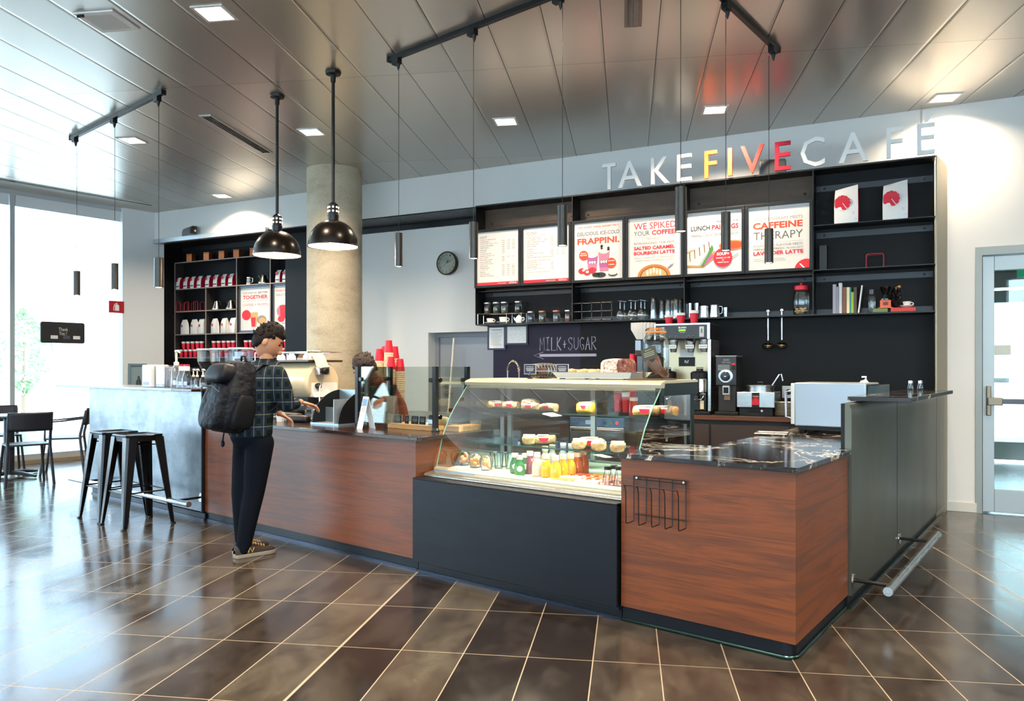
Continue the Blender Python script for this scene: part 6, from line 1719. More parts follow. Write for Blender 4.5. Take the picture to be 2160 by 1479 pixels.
def kettle(lab, px, z, s=1.):
    o = thing('gooseneck_kettle', lab, 'kettle', FW, (lx(px, z + .05), .43, z + .0005), -.2, 'steel pour over kettles')
    rows_ = [(.0, 0), (.075, 0)]
    for q in range(5):
        r_ = .078 - .009 * q
        rows_ += [(r_, .012 + .022 * q), (r_ - .003, .024 + .022 * q)]
    B().lathe([(r_ * s, z_ * s) for r_, z_ in rows_ + [(.034, .128), (.03, .135), (.0, .14)]], n=28).ob('body', KST, o)
    B().ball((0, 0, .145 * s), .01, n=10, m=6).ob('lid_knob', MBLK, o)
    B().tube([(-.065 * s, 0, .03 * s), (-.10 * s, 0, .05 * s), (-.085 * s, 0, .09 * s), (-.11 * s, 0, .12 * s), (-.125 * s, 0, .118 * s)], .006, 8).ob('spout', KST, o)
    B().tube([(.03 * s, 0, .125 * s), (.07 * s, 0, .14 * s), (.105 * s, 0, .12 * s), (.11 * s, 0, .07 * s)], .008, 8).ob('handle', MBLK, o)
kettle('steel gooseneck kettle in the second compartment row beside the server', 556, 2.592, 1.05)
kettle('steel gooseneck kettle beside the red stands, nearer the window', 457, 2.232)
kettle('steel gooseneck kettle beside the framed poster', 487, 2.232)
o = thing('coffee_jug', 'small banded steel jug beside the tallest gooseneck kettle', 'jug', FW, (lx(526, 2.64), .43, 2.5925))
B().lathe([(.0, 0), (.05, 0), (.05, .02), (.042, .03), (.046, .05), (.04, .06), (.044, .08), (.038, .09), (.042, .115), (.038, .115), (.0, .02)], n=24).ob('body', KST, o)
B().tube([(.04, 0, .10), (.07, 0, .095), (.07, 0, .04), (.045, 0, .03)], .006, 8).ob('handle', KST, o)
# nested take-away cups, two tiers
pc = None
groups = [('the first compartment', (382.7, 392.6, 402.4, 411.7, 421), (388, 397.6, 407, 417, 426)), ('the second compartment', (446, 456, 467, 477, 488), (451.7, 462, 472.7, 483, 492.5)), ('the third compartment', (514.4, 524, 535, 545, 556), (519.4, 529.8, 540, 550)), ('the fourth compartment', (579, 589, 600), (584, 594, 604))]
for gname, lo_, up_ in groups:
    for tier, pxs in (('lower', lo_), ('upper', up_)):
        for i, px in enumerate(pxs):
            z = 1.4955 + (.1265 if tier == 'upper' else 0)
            lab = '%s red cup from the window, %s tier, %s of the niche' % (ORD[i], tier, gname)
            loc = (lx(px, z + .06), .43, z)
            if pc is None: pc = papercup(lab, FW, loc, .125, .037, 'red cups on the lowest niche shelf')
            else: dup(pc, FW, loc, 0, lab)
# framed posters
def nposter(lab, x0, x1, z0, z1, fn):
    o = thing('framed_poster', lab, 'poster', FW, (x0, YF + .03, z0))
    W, Hh, f = x1 - x0, z1 - z0, .03
    B().box(0, W, 0, .03, 0, f).box(0, W, 0, .03, Hh - f, Hh).box(0, f, 0, .03, f, Hh - f).box(W - f, W, 0, .03, f, Hh - f).ob('frame', mat('steel blue frame', '#4e5866', .4, .4), o, 0)
    B().box(f, W - f, .012, .024, f, Hh - f).ob('poster', LIT, o, 0)
    p = Pr(f, W - f, f, Hh - f, .0115); fn(p); p.done(o)
def fp1(p):
    p.c('grey').t('SOME THINGS ARE', .08, .55, .855, .895).t('BETTER', .60, .92, .855, .895, .02)
    p.c('red').t('TOGETHER', .08, .92, .73, .82, .03)
    p.c('light').t('AT OUR CAFE + TAKE HOME', .08, .92, .675, .70)
    p.c('pink').t('COFFEE + MUFFIN', .08, .94, .565, .625)
    p.c('tan').poly([(.38, .08), (.54, .08), (.60, .42), (.32, .42)])
    p.c('white').poly([(.31, .42), (.61, .42), (.58, .52), (.34, .52)])
    p.c('red').el(.20, .36, .15, .12).poly([(.38, .08), (.50, .08), (.52, .30), (.36, .30)])
    p.c('light').el(.72, .24, .16, .10)
    p.c('tan').el(.74, .22, .12, .07)
def fp2(p):
    p.c('red').t('ENJOY YOUR CUP', .06, .94, .86, .91, .01)
    p.c('grey').t('SOLO OR WITH A BITE', .06, .94, .77, .82)
    p.c('pink').el(.28, .42, .20, .15); p.c('straw').poly([(.20, .25), (.55, .25), (.60, .55), (.18, .55)])
    p.c('red').el(.22, .24, .11, .07); p.c('pink').t('MUFFIN DEAL', .25, .6, .12, .16)
nposter('framed poster reading better together, coffee + muffin', LX[2] + .012, LX[3] - .012, 1.8665, 2.574, fp1)
nposter('framed poster reading enjoy, partly hidden by the black panel', LX[3] + .012, LX[4] - .012, 1.8665, 2.574, fp2)
# chalk on the panel under the shelving
(xa, za), (xb, zb) = on(FW, .534, 401, 783), on(FW, .534, 434, 779)
cb = B(); word = 'RECYCLING'; cw = (xb - xa) / len(word)
for i, ch in enumerate(word): chalk(cb, GL[ch], xa + cw * i + .004, xa + cw * (i + .82), za, za + .055, .5335, .0022)
o = cb.ob('chalk_writing', CHALK, None, 0); o.matrix_world = FW
tag(o, 'chalk word recycling on the black panel under the niche shelves', 'chalk writing')

# speakers
def spk(lab, Fm, loc, W, Hh, D, rot):
    o = thing('box_speaker', lab, 'speaker', Fm, loc, rot)
    B().prism([(-D, 0), (0, 0), (0, Hh), (-D * .55, Hh), (-D * .85, Hh * .85), (-D, Hh * .5)], -W / 2, W / 2, 'x').ob('cabinet', mat('speaker grey', '#54575a', .4, .3), o, 30, .006)
    B().prism([(-D * .9, .01), (-.02, .01), (-.02, Hh - .012), (-D * .55, Hh - .012), (-D * .8, Hh * .8)], W / 2, W / 2 + .004, 'x').ob('end_plate', MBLK, o, 0)
    b = B(Mx.Translation((W / 2 + .004, -D * .35, Hh * .45)) @ Mx.Rotation(PI / 2, 4, 'Y')); b.lathe([(.018, 0), (.018, .01), (0, .012)], n=14); b.ob('bracket_knob', CHROME, o)
spk('small grey wall speaker on the ledge above the copper tins', FW, (-10.19, .0, 3.3255), .30, .13, .12, -.35)
spk('dark speaker lying on the shelf wall behind the red sign letters', FW, (-1.76, -.24, 3.2005), .24, .17, .15, .2)
# clock
o = thing('wall_clock', 'round wall clock with pale face and dark bronze rim', 'clock', FW, (-6.0, .55, 2.715))
R90 = Mx.Rotation(PI / 2, 4, 'X')
B(R90).lathe([(.155, 0), (.158, .05), (.150, .062), (.142, .062), (.140, .050)], n=40, cap=False).ob('case', mat('bronze rim', '#4a3c30', .35, .7), o)
B(R90).lathe([(.141, .048), (.0, .048)], n=36).ob('face', mat('clock face', '#f4f1e6', .5), o, 0)
b = B()
for q in range(12):
    a = PI / 2 - q * PI / 6; s_ = str(12 if q == 0 else q); x, z = .115 * math.cos(a), .115 * math.sin(a)
    b.text(s_, x - .010 * len(s_) * .8, x + .010 * len(s_) * .8, z - .014, z + .014, -.0495)
b.ob('numerals', MBLK, o, 0)
B().tube([(0, -.052, 0), (.03, -.052, .045)], .004, 4).ob('hour_hand', MBLK, o); B().tube([(0, -.054, 0), (.085, -.054, .03)], .003, 4).ob('minute_hand', MBLK, o)
B().tube([(0, -.056, 0), (-.06, -.056, -.05)], .0015, 4).ob('second_hand', DKRED, o)
B(R90).lathe([(.143, .058), (.0, .066)], n=36).ob('glass', GLASS, o)
# pole leaning by the grey door
o = thing('squeegee', 'long pale pole with cross bar leaning by the grey door', 'squeegee', FW, (-5.88, .30, 0))
B().tube([(.0, -.05, .0), (-.015, .22, 1.72)], .014, 10).ob('pole', CREAM, o)
B().box(-.15, .17, .10, .13, 1.11, 1.145).ob('cross_bar', mat('cream bar', '#e0d8b8', .4), o, 0, .004)
B().tube([(.0, -.03, .18), (-.004, .03, .55)], .018, 10).ob('grip', DKRED, o)
# spring tap behind the case
p_ = on(FW, -.75, 1083, 775)
o = thing('spring_tap', 'steel spring rinse tap arching up behind the pastry case', 'tap', FW, (p_[0], -.75, .885))
pts = [(-.07, 0, 0)] + [(-.07 + .07 - .07 * math.cos(a), 0, .40 + .11 * math.sin(a)) for a in [i * PI / 14 for i in range(15)]] + [(.07, 0, .30)]
B().tube(pts, .008, 8).ob('hose', CHROME, o)
hel = []
for i in range(261):
    u = i / 260; a = PI * u; hel.append((-.07 * math.cos(a) + .016 * math.cos(46 * a) * math.cos(a), .016 * math.sin(46 * a), .40 + .11 * math.sin(a) + .016 * math.cos(46 * a) * math.sin(a)))
B().tube(hel, .0035, 5).ob('spring', mat('spring steel', '#c9c2b0', .2, 1.), o)
B().lathe([(.02, .22), (.022, .30), (.012, .33)], (.07, 0, 0), 14).ob('spray_head', CHROME, o)
# red cup piles and an oven under the case, on the back counter seen through the glass
for i, (px, n_) in enumerate(((1303, 3), (1320, 2), (1337, 1))):
    papercup('red paper cup on the back counter seen through the case glass, %s of three' % ORD[i], FW, (on(FW, -.98, px, 850)[0], -.98, .8855), .10 + .05 * n_, .042, 'cups behind the case')
p_ = on(FW, -1.07, 1205, 884); q_ = on(FW, -1.07, 1318, 940)
o = thing('undercounter_fridge', 'steel undercounter fridge with blue control strip behind the pastry case', 'fridge', FW, (p_[0], -1.075, 0))
Wf = q_[0] - p_[0]
B().box(0, Wf, -.03, .02, .10, .74).ob('door', STEEL, o, 0, .004)
B().box(0, Wf, -.032, .02, .745, .835).ob('control_strip', mat('blue control strip', '#3c5c86', .35), o, 0, .004)
B().box(Wf * .3, Wf * .42, -.034, -.032, .77, .81).ob('display', mat('pale display', '#a8c4d8', .4), o, 0)
for u, c_ in ((.66, '#2a3a34'), (.76, '#4a7a3a'), (.88, '#e0301e')):
    b = B(Mx.Translation((Wf * u, -.032, .79)) @ Mx.Rotation(PI / 2, 4, 'X')); b.lathe([(.016, 0), (.014, .008), (0, .009)], n=14); b.ob('lamp_button', mat('button ' + c_, c_, .3, emit=(c_, 1.2 if c_ == '#e0301e' else 0.)), o)
B().box(.02, Wf - .02, -.06, -.045, .70, .725).ob('handle', CHROME, o, 0, .004)

# ================================================================ window side
# board with thanks hanging in the window
WXp = -.085
def onx(Fm, x, px, py):
    i = Fm.inverted(); o_ = i @ V((0, 0, EYE)); d = i.to_3x3() @ ray(px, py); q = o_ + d * ((x - o_.x) / d.x); return q.y, q.z
ya, zt_ = onx(FN, .0, 87, 683); yb, zb_ = onx(FN, .0, 180, 720)
o = thing('thank_you_board', 'black rounded board reading thank you, hung in the window', 'sign board', FN, (-.02, (ya + yb) / 2, (zt_ + zb_) / 2), PI / 2)
W, Hh = yb - ya, .30
rr_ = .03
poly = []
for cx_, cz_, a0 in ((W / 2 - rr_, Hh / 2 - rr_, 0), (-W / 2 + rr_, Hh / 2 - rr_, 90), (-W / 2 + rr_, -Hh / 2 + rr_, 180), (W / 2 - rr_, -Hh / 2 + rr_, 270)):
    poly += [(cx_ + rr_ * math.cos(math.radians(a0 + q * 18)), cz_ + rr_ * math.sin(math.radians(a0 + q * 18))) for q in range(6)]
B().prism(poly, 0, .02, 'y').ob('board', mat('board black', '#202022', .5), o, 0)
b = B().text('Thank', -W * .10, W * .11, Hh * .08, Hh * .24, -.001).text('You !', -W * .09, W * .08, -Hh * .12, Hh * .05, -.001)
b.ob('lettering', WHITE, o, 0)
for u, m_ in ((-.2, PAPER), (.08, mat('slate label', '#4c4f58', .5)), (.31, PAPER)): B().box(W * u - W * .08, W * u + W * .08, -.002, 0, -Hh * .30, -Hh * .14).ob('label_patch', m_, o, 0)
b = B().tube([(-W * .4, .01, Hh / 2), (-W * .4, .01, 3.55 - (zt_ + zb_) / 2)], .0012, 4).tube([(W * .4, .01, Hh / 2), (W * .4, .01, 3.55 - (zt_ + zb_) / 2)], .0012, 4); b.ob('hanging_wire', MATS['pale steel ledge'], o, 0)
# extinguisher sign
ya, zt_ = onx(FN, .01, 230, 634); yb, zb_ = onx(FN, .01, 262, 661)
o = thing('extinguisher_sign', 'red sign with white fire extinguisher symbol at the window edge', 'sign', FN, (.01, (ya + yb) / 2, (zt_ + zb_) / 2), PI / 2)
W, Hh = yb - ya, zt_ - zb_
B().box(-W / 2, W / 2, 0, .02, -Hh / 2, Hh / 2).ob('plate', mat('sign red', '#b0182c', .4), o, 0, .003)
b = B().add([(x, -.001, z) for x, z in [(-W * .12, -Hh * .32), (W * .16, -Hh * .32), (W * .16, Hh * .10), (W * .10, Hh * .2), (-W * .06, Hh * .2), (-W * .12, Hh * .10)]], [tuple(range(6))]).tube([(W * .02, -.002, Hh * .2), (W * .02, -.002, Hh * .32), (-W * .14, -.002, Hh * .22), (-W * .2, -.002, -Hh * .05), (-W * .2, -.002, -Hh * .3)], .006, 5)
b.ob('pictogram', WHITE, o, 0)
# cabinet on the pier
ya, zt_ = onx(FN, .0, 270, 767); yb, zb_ = onx(FN, 0, 308, 811)
o = thing('wall_cabinet', 'grey blue recessed extinguisher cabinet on the white pier behind the bar', 'cabinet', FN, (.0, ya, .70), 0)
W = yb - ya; Hh = zt_ - .70
CABM = mat('cabinet grey blue', '#7f97a0', .45, .3)
B().box(0, .03, 0, .035, 0, Hh).box(0, .03, W - .035, W, 0, Hh).box(0, .03, .035, W - .035, 0, .035).box(0, .03, .035, W - .035, Hh - .035, Hh).ob('frame', CABM, o, 0, .003)
B().box(.0, .012, .035, W - .035, .035, Hh - .035).ob('door', mat('cabinet panel', '#8fa6ad', .4), o, 0)
B(Mx.Translation((.02, W * .55, .10))).lathe([(.0, 0), (.035, 0), (.035, .32), (.015, .36), (.015, .40), (0, .40)], n=14).ob('extinguisher', mat('dark cylinder', '#3a4048', .4), o)
B().box(.012, .02, W - .07, W - .05, Hh * .45, Hh * .55).ob('latch', CHROME, o, 0)

# bar stools
def stool(lab, x, y):
    o = thing('bar_stool', lab, 'bar stool', FC, (x, y, 0), 0, 'black metal bar stools')
    SM = mat('stool black', '#16171a', .22, .5)
    h = .765
    def rsq(s, r, n=6):
        P = []
        for cx_, cy_, a0 in ((s - r, s - r, 0), (-s + r, s - r, 90), (-s + r, -s + r, 180), (s - r, -s + r, 270)):
            P += [(cx_ + r * math.cos(math.radians(a0 + 90 * q / n)), cy_ + r * math.sin(math.radians(a0 + 90 * q / n))) for q in range(n + 1)]
        return P
    prof = [(.150, -.055), (.152, -.02), (.156, -.006), (.150, .0), (.135, -.002), (.118, -.010)]
    b = B(); rows = [[(x_, y_, h + dz) for x_, y_ in rsq(s, .035)] for s, dz in prof]
    n = len(rows[0]); vs = [p for r in rows for p in r]; fs = []
    for j in range(len(rows) - 1): fs += [(j * n + i, j * n + (i + 1) % n, (j + 1) * n + (i + 1) % n, (j + 1) * n + i) for i in range(n)]
    fs.append(tuple(range((len(rows) - 1) * n, len(rows) * n)))
    b.add(vs, fs).ob('seat', SM, o, 40)
    B().add([(.025 * math.cos(a), .01 * math.sin(a), h - .0095) for a in [2 * PI * i / 16 for i in range(16)]], [tuple(range(16))]).ob('seat_slot', GLOSSB, o, 0)
    for sx0 in (-1, 1):
        for sy0 in (-1, 1):
            def P3(z, wd):
                f = (h - .03 - z) / (h - .03); c_ = .128 + (.205 - .128) * f
                cx_, cy_ = sx0 * c_, sy0 * c_
                return [(cx_ + sx0 * wd * .35, cy_ - sy0 * wd * .65, z), (cx_ + sx0 * wd * .35, cy_ + sy0 * wd * .15, z), (cx_ + sx0 * wd * .15, cy_ + sy0 * wd * .35, z), (cx_ - sx0 * wd * .65, cy_ + sy0 * wd * .35, z), (cx_ - sx0 * wd * .60, cy_ + sy0 * wd * .1, z), (cx_ + sx0 * wd * .02, cy_ + sy0 * wd * .02, z), (cx_ + sx0 * wd * .1, cy_ - sy0 * wd * .60, z)]
            rows = [P3(z, wd) for z, wd in ((0.012, .035), (.25, .055), (h - .02, .085))]
            vs = [p for r in rows for p in r]; n = 7; fs = []
            for j in range(2): fs += [(j * n + i, j * n + (i + 1) % n, (j + 1) * n + (i + 1) % n, (j + 1) * n + i) for i in range(n)]
            fs += [tuple(range(n))[::-1], tuple(range(2 * n, 3 * n))]
            if sx0 * sy0 < 0: fs = [f[::-1] for f in fs]
            lg = B().add(vs, fs).ob('leg', SM, o, 20)
            B().box(sx0 * .205 - .018, sx0 * .205 + .018, sy0 * .205 - .018, sy0 * .205 + .018, 0, .012).ob('foot_pad', MBLK, lg, 0, .004)
    for z, c_ in ((.28, .178), (.30, .176)):
        pass
    for a, c_ in (((-1, -1), (1, -1)), ((1, -1), (1, 1)), ((1, 1), (-1, 1)), ((-1, 1), (-1, -1))):
        B().tube([(a[0] * .178, a[1] * .178, .29), (c_[0] * .178, c_[1] * .178, .29)], .007, 8).ob('foot_bar', SM, o)
    B().tube([(-.135, -.135, h - .09), (.135, .135, h - .09)], .006, 6).tube([(-.135, .135, h - .09), (.135, -.135, h - .09)], .006, 6).ob('cross_brace', SM, o)
stool('black metal bar stool nearer the windows', -5.85, -.43)
stool('black metal bar stool nearer the customer', -5.39, -.435)

# cafe table with three chairs by the window
TP = V((-6.13, 9.36, 0))
MC = mat('dark grey chair metal', '#2c2b31', .4, .4)
o = thing('cafe_table', 'round cafe table on dark pedestal by the window', 'table', F0, TP)
B().lathe([(.0, .725), (.33, .725), (.34, .735), (.34, .75), (.33, .755), (.0, .755)], n=40).ob('tabletop', mat('table top dark', '#3a383c', .35), o)
B().lathe([(.058, .03), (.058, .70), (.12, .725)], n=24).ob('pedestal', MC, o)
for a in (-.25, 1.32, 2.89, 4.46):
    B().tube([(0, 0, .05), (.2 * math.cos(a), .2 * math.sin(a), .045), (.40 * math.cos(a), .40 * math.sin(a), .02)], [.035, .03, .02], 8, flat=.8).ob('base_foot', MC, o)
def chair(lab, p, face, arms):
    o = thing('cafe_chair', lab, 'chair', F0, (p[0], p[1], 0), math.atan2(face[1], face[0]) - PI / 2, 'dark cafe chairs round the table')
    W, D = .21, .20
    b = B(); pts = []
    for cx_, cy_, a0 in ((W - .05, D - .05, 0), (-W + .05, D - .05, 90), (-W + .02, -D + .02, 180), (W - .02, -D + .02, 270)):
        r_ = .05 if cy_ > 0 else .02
        pts += [(cx_ + r_ * math.cos(math.radians(a0 + 22.5 * q)), cy_ + r_ * math.sin(math.radians(a0 + 22.5 * q))) for q in range(5)]
    B().prism(pts, .445, .465).ob('seat', MC, o, 30, .004)
    for s in (-1, 1):
        B().tube([(s * .235, -.25, 0), (s * .205, -.20, .44), (s * .205, -.20, .50), (s * .205, -.265, .80)], .016, 8).ob('rear_leg', MC, o)
        B().tube([(s * .225, .225, 0), (s * .19, .175, .445)], .015, 8).ob('front_leg', MC, o)
    rows = [[(x, -.255 - .03 * (1 - (x / .22) ** 2) - .03 * (z - .62) / .2, z) for x in [-.22 + .44 * i / 10 for i in range(11)]] for z in (.615, .65, .72, .80, .825)]
    k_ = B().grid(rows).ob('backrest', MC, o, 60); sd = k_.modifiers.new('thick', 'SOLIDIFY'); sd.thickness = .016
    if arms:
        for s in (-1, 1): B().tube([(s * .215, -.24, .70), (s * .235, -.02, .675), (s * .225, .17, .66), (s * .2, .18, .46)], .011, 8).ob('armrest', MC, o)
chair('dark cafe chair with its curved back towards the room', (-5.56, 8.78), (-.67, .74), False)
chair('dark cafe armchair seen from its side in front of the window', (-5.60, 9.60), (-.92, -.39), True)
chair('dark cafe chair across the table, at the window glass', (-6.62, 9.95), (.6, -.7), False)
# ================================================================ people
def onxc(x, px, py):
    return V((x,) + onx(FC, x, px, py))
def skin(name, pts, edges, m, parent, sub=2, root=0):
    "one continuous surface grown round a skeleton; pts are (x,y,z,r) or (x,y,z,rx,ry)"
    me = bpy.data.meshes.new(name)
    me.from_pydata([p[:3] for p in pts], edges, [])
    me.materials.append(m)
    o = bpy.data.objects.new(name, me); COL.objects.link(o)
    if parent: o.parent = parent
    md = o.modifiers.new('skin', 'SKIN'); md.use_smooth_shade = True; md.branch_smoothing = .6
    sv = me.skin_vertices[0].data
    for i, p in enumerate(pts):
        sv[i].radius = (p[3], p[4] if len(p) > 4 else p[3]); sv[i].use_root = i == root
    sb = o.modifiers.new('sub', 'SUBSURF'); sb.levels = sub; sb.render_levels = sub
    return o
SKIN = mat('skin', '#b98262', .5)
HAIR = mat('dark hair', '#17100e', .7, Specular_IOR_Level=.15)
q = NT(HAIR); q.bump(q.noise(q.coord((8, 8, 1)), 14, 4), .6, .01)
PLAID = mat('dark plaid flannel', '#1e2a30', .85, Specular_IOR_Level=.1)
q = NT(PLAID)
tc = q.n('TexCoord'); sp = q.n('SeparateXYZ', i0=tc.outputs['Object'])
def band(c, per, wd, ph=0.): return q.math('LESS_THAN', q.math('FRACT', q.math('ADD', q.math('DIVIDE', c, per), ph)), wd)
h_ = q.math('ADD', sp.outputs[0], sp.outputs[1])
bz, bh = band(sp.outputs[2], .085, .45), band(h_, .085, .45)
lz, lh = band(sp.outputs[2], .085, .07, .3), band(h_, .085, .07, .3)
c_ = q.mix(q.math('MULTIPLY', q.math('ADD', bz, bh), .5), lin('#1a2038'), lin('#1b3026'))
c_ = q.mix(q.math('MULTIPLY', bz, bh), c_, lin('#0f1518'))
c_ = q.mix(q.math('MULTIPLY', q.math('MAXIMUM', lz, lh), .4), c_, lin('#8f8f70'))
q.base(c_)
JEAN = mat('dark navy trousers', '#0d1119', .9, Specular_IOR_Level=.08)
def merged(name, parts, m, parent, vox=.011, smooth=6):
    "limbs and torso as one continuous surface: parts are lists of (centre, rx, ry) rings or (point, radius) limbs"
    b = B()
    for p in parts:
        if len(p[0]) == 3:
            rows = []; n = 20
            for c, rx, ry in p: rows.append([(c[0] + rx * math.cos(q), c[1] + ry * math.sin(q), c[2]) for q in [2 * PI * i / n for i in range(n)]])
            vs = [q for r in rows for q in r]
            fs = [(j * n + i, j * n + (i + 1) % n, (j + 1) * n + (i + 1) % n, (j + 1) * n + i) for j in range(len(rows) - 1) for i in range(n)]
            b.add(vs, fs + [tuple(range(n))[::-1], tuple(range((len(rows) - 1) * n, len(rows) * n))])
        else:
            pts = [V(q[0]) for q in p]; rs = [q[1] for q in p]
            b.tube(pts, rs, 14); b.ball(pts[0], rs[0], n=14, m=8); b.ball(pts[-1], rs[-1], n=14, m=8)
    o = b.ob(name, m, parent, 180)
    r = o.modifiers.new('join', 'REMESH'); r.mode = 'VOXEL'; r.voxel_size = vox; r.use_smooth_shade = True
    s = o.modifiers.new('soft', 'SMOOTH'); s.iterations = smooth; s.factor = .5
    return o
def figure_head(par, c, fwd, up, skinm, hairm, R=.1, hair=1.):
    "head with face, ears and hair; c is its centre"
    f = V(fwd).normalized(); u = (V(up) - f * f.dot(V(up))).normalized(); s = u.cross(f)
    M_ = Mx((( -s.x, f.x, u.x, c[0]), (-s.y, f.y, u.y, c[1]), (-s.z, f.z, u.z, c[2]), (0, 0, 0, 1)))
    b = B(M_); rows = []; n = 20
    for j in range(15):
        a = -PI / 2 + PI * j / 14; z = math.sin(a); r_ = math.cos(a)
        row = []
        for i in range(n):
            p = 2 * PI * i / n; x, y = r_ * math.cos(p), r_ * math.sin(p)
            jaw = 1 - .30 * max(0, -z) ** 1.3
            X = x * .076 * jaw; Y = y * .098 * (jaw if y < 0 else 1 - .12 * max(0, -z)); Z = z * .122
            if y > .8 and abs(x) < .25 and -.45 < z < .05: Y += .018 * (1 - abs(x) / .25)
            if y > .75 and .05 < z < .25 and abs(x) > .2: Y -= .006
            row.append((X, Y, Z))
        rows.append(row)
    vs = [p for r_ in rows for p in r_]
    b.add(vs, [(j * n + i, j * n + (i + 1) % n, (j + 1) * n + (i + 1) % n, (j + 1) * n + i) for j in range(14) for i in range(n)])
    for sx0 in (-1, 1): b.ball((sx0 * .078, -.008, -.01), .012, .022, .032, 10, 8)
    b.ball((0, .105, -.03), .014, .02, .016, 10, 8)
    hd_ = b.ob('head', skinm, par, 60)
    e = B(M_)
    for sx0 in (-1, 1): e.ball((sx0 * .030, .087, .015), .012, .008, .007, 10, 6)
    e.ob('eyes', mat('eye dark', '#1a1412', .3), hd_)
    e = B(M_)
    for sx0 in (-1, 1): e.box(sx0 * .03 - .018, sx0 * .03 + .018, .086, .096, .034, .041)
    e.ob('eyebrows', hairm, hd_, 0)
    B(M_).box(-.022, .022, .086, .094, -.068, -.060).ob('mouth', mat('lips', '#8a4a40', .5), hd_, 0, .003)
    h = B(M_); rows = []; rr = random.Random(2); n = 36; m = 22
    for j in range(m + 1):
        a = -PI / 2 + PI * j / m; z = math.sin(a); r_ = math.cos(a); row = []
        for i in range(n):
            p = 2 * PI * i / n; x, y = r_ * math.cos(p), r_ * math.sin(p)
            line = .42 if y > .35 else (-.05 + .47 * max(0, (y + .05) / .4) if y > -.05 else max(-.55, -.05 - 1.2 * (-.05 - y)))
            k_ = 1.07 + .05 * hair * max(0, z) + rr.uniform(0, .09) * hair * (.5 + max(0, z)) if z > line else .86
            row.append((x * .079 * k_, y * .100 * k_ - .004, z * .122 * k_ + .002))
        rows.append(row)
    vs = [p for r_ in rows for p in r_]
    h.add(vs, [(j * n + i, j * n + (i + 1) % n, (j + 1) * n + (i + 1) % n, (j + 1) * n + i) for j in range(m) for i in range(n)])
    for i in range(int(60 * hair)):
        p, q_ = rr.uniform(0, 6.28), rr.uniform(.15, 1.35)
        d_ = V((math.cos(p) * math.cos(q_), math.sin(p) * math.cos(q_), math.sin(q_)))
        if d_.y > .5 and d_.z < .55: continue
        c0 = V((d_.x * .079, d_.y * .100 - .004, d_.z * .122)) * 1.05
        lean = V((rr.uniform(-.5, .5), rr.uniform(-.9, .5), .35))
        h.tube([c0, c0 * 1.10 + lean * .012, c0 * 1.14 + lean * .03], [.016, .012, .002], 5)
    h.ob('hair', hairm, par, 80)
    return M_
def hand(par, wrist, d, n_, m, s=1., curl=.5, side=1):
    "palm, four fingers and a thumb; d points along the hand, n_ out of its back"
    d = V(d).normalized(); n_ = V(n_); n_ = (n_ - d * d.dot(n_)).normalized(); c = d.cross(n_) * side
    W = V(wrist); P = []; E_ = []
    def v(p, r_, r2=None): P.append((p.x, p.y, p.z, r_ * s, (r2 or r_) * s)); return len(P) - 1
    a = v(W, .024, .018); pm = v(W + d * .045 * s, .036, .015); E_.append((a, pm))
    k = v(W + d * .085 * s, .036, .013); E_.append((pm, k))
    for i, (off, L) in enumerate(((.030, .072), (.010, .082), (-.011, .076), (-.031, .060))):
        b0 = W + d * .088 * s + c * off * s
        j0 = v(b0, .0085); E_.append((k, j0))
        d1 = (d - n_ * curl * .5).normalized(); d2 = (d - n_ * curl * 1.4).normalized(); d3 = (d * .6 - n_ * curl * 2.).normalized()
        p1 = b0 + d1 * L * .45 * s; p2 = p1 + d2 * L * .32 * s; p3 = p2 + d3 * L * .26 * s
        j1 = v(p1, .0085); j2 = v(p2, .0078); j3 = v(p3, .0065); E_ += [(j0, j1), (j1, j2), (j2, j3)]
    t0 = v(W + d * .03 * s + c * .034 * s, .0115); t1 = v(W + d * .06 * s + c * .058 * s - n_ * .01, .0100); t2 = v(W + d * .09 * s + c * .06 * s - n_ * .022, .0085)
    E_ += [(pm, t0), (t0, t1), (t1, t2)]
    return skin('hand', P, E_, m, par, 1)
# ---- customer at the counter
cu = thing('person', 'customer in dark plaid shirt and navy trousers bending over the counter with a backpack', 'person', FC, (-3.68, -.42, 0))
O_ = V((-3.68, -.42, 0))
def q3(x, px, py, dy=0.): p = onxc(x, px, py) - O_; return V((p.x, p.y + dy, p.z))
pel = q3(-3.70, 528, 905); sp1 = q3(-3.70, 533, 860); che = q3(-3.70, 548, 800); nk = q3(-3.70, 562, 768); hd = q3(-3.70, 563, 722)
hR, kR, aR = q3(-3.62, 548, 935), q3(-3.64, 536, 1040), q3(-3.66, 512, 1150)
hL, kL = q3(-3.79, 522, 935), q3(-3.77, 510, 1040)
aL = V((-.06, .0, .085))
aL = q3(-3.76, 512, 1140)
sR, eR, wR = q3(-3.52, 588, 792), q3(-3.50, 606, 856), q3(-3.62, 634, 848)
sL, eL, wL = q3(-3.88, 556, 790), q3(-3.90, 578, 850), q3(-3.86, 588, 872)
def P4(p, r, r2=None): return (p.x, p.y, p.z, r, r2 or r)
def mid(a, b_, t): return a + (b_ - a) * t
merged('body', [[(pel, .14, .10), (sp1, .13, .10), (che, .15, .11), (nk - V((0, .01, .03)), .07, .065), (nk, .05, .052), (hd - V((0, 0, .06)), .048, .05)],
    [(sR - V((.05, 0, .01)), .04), (eR, .036), (wR, .026)], [(sL + V((.05, 0, -.01)), .04), (eL, .036), (wL, .026)], [(hR, .075), (kR, .05), (aR, .036)], [(hL, .075), (kL, .05), (aL, .036)]], SKIN, cu)
fx = V((.62, .62, -.42))
figure_head(cu, hd + V((.0, .01, -.005)), fx, (0, 0.25, 1), SKIN, HAIR, hair=1.6)
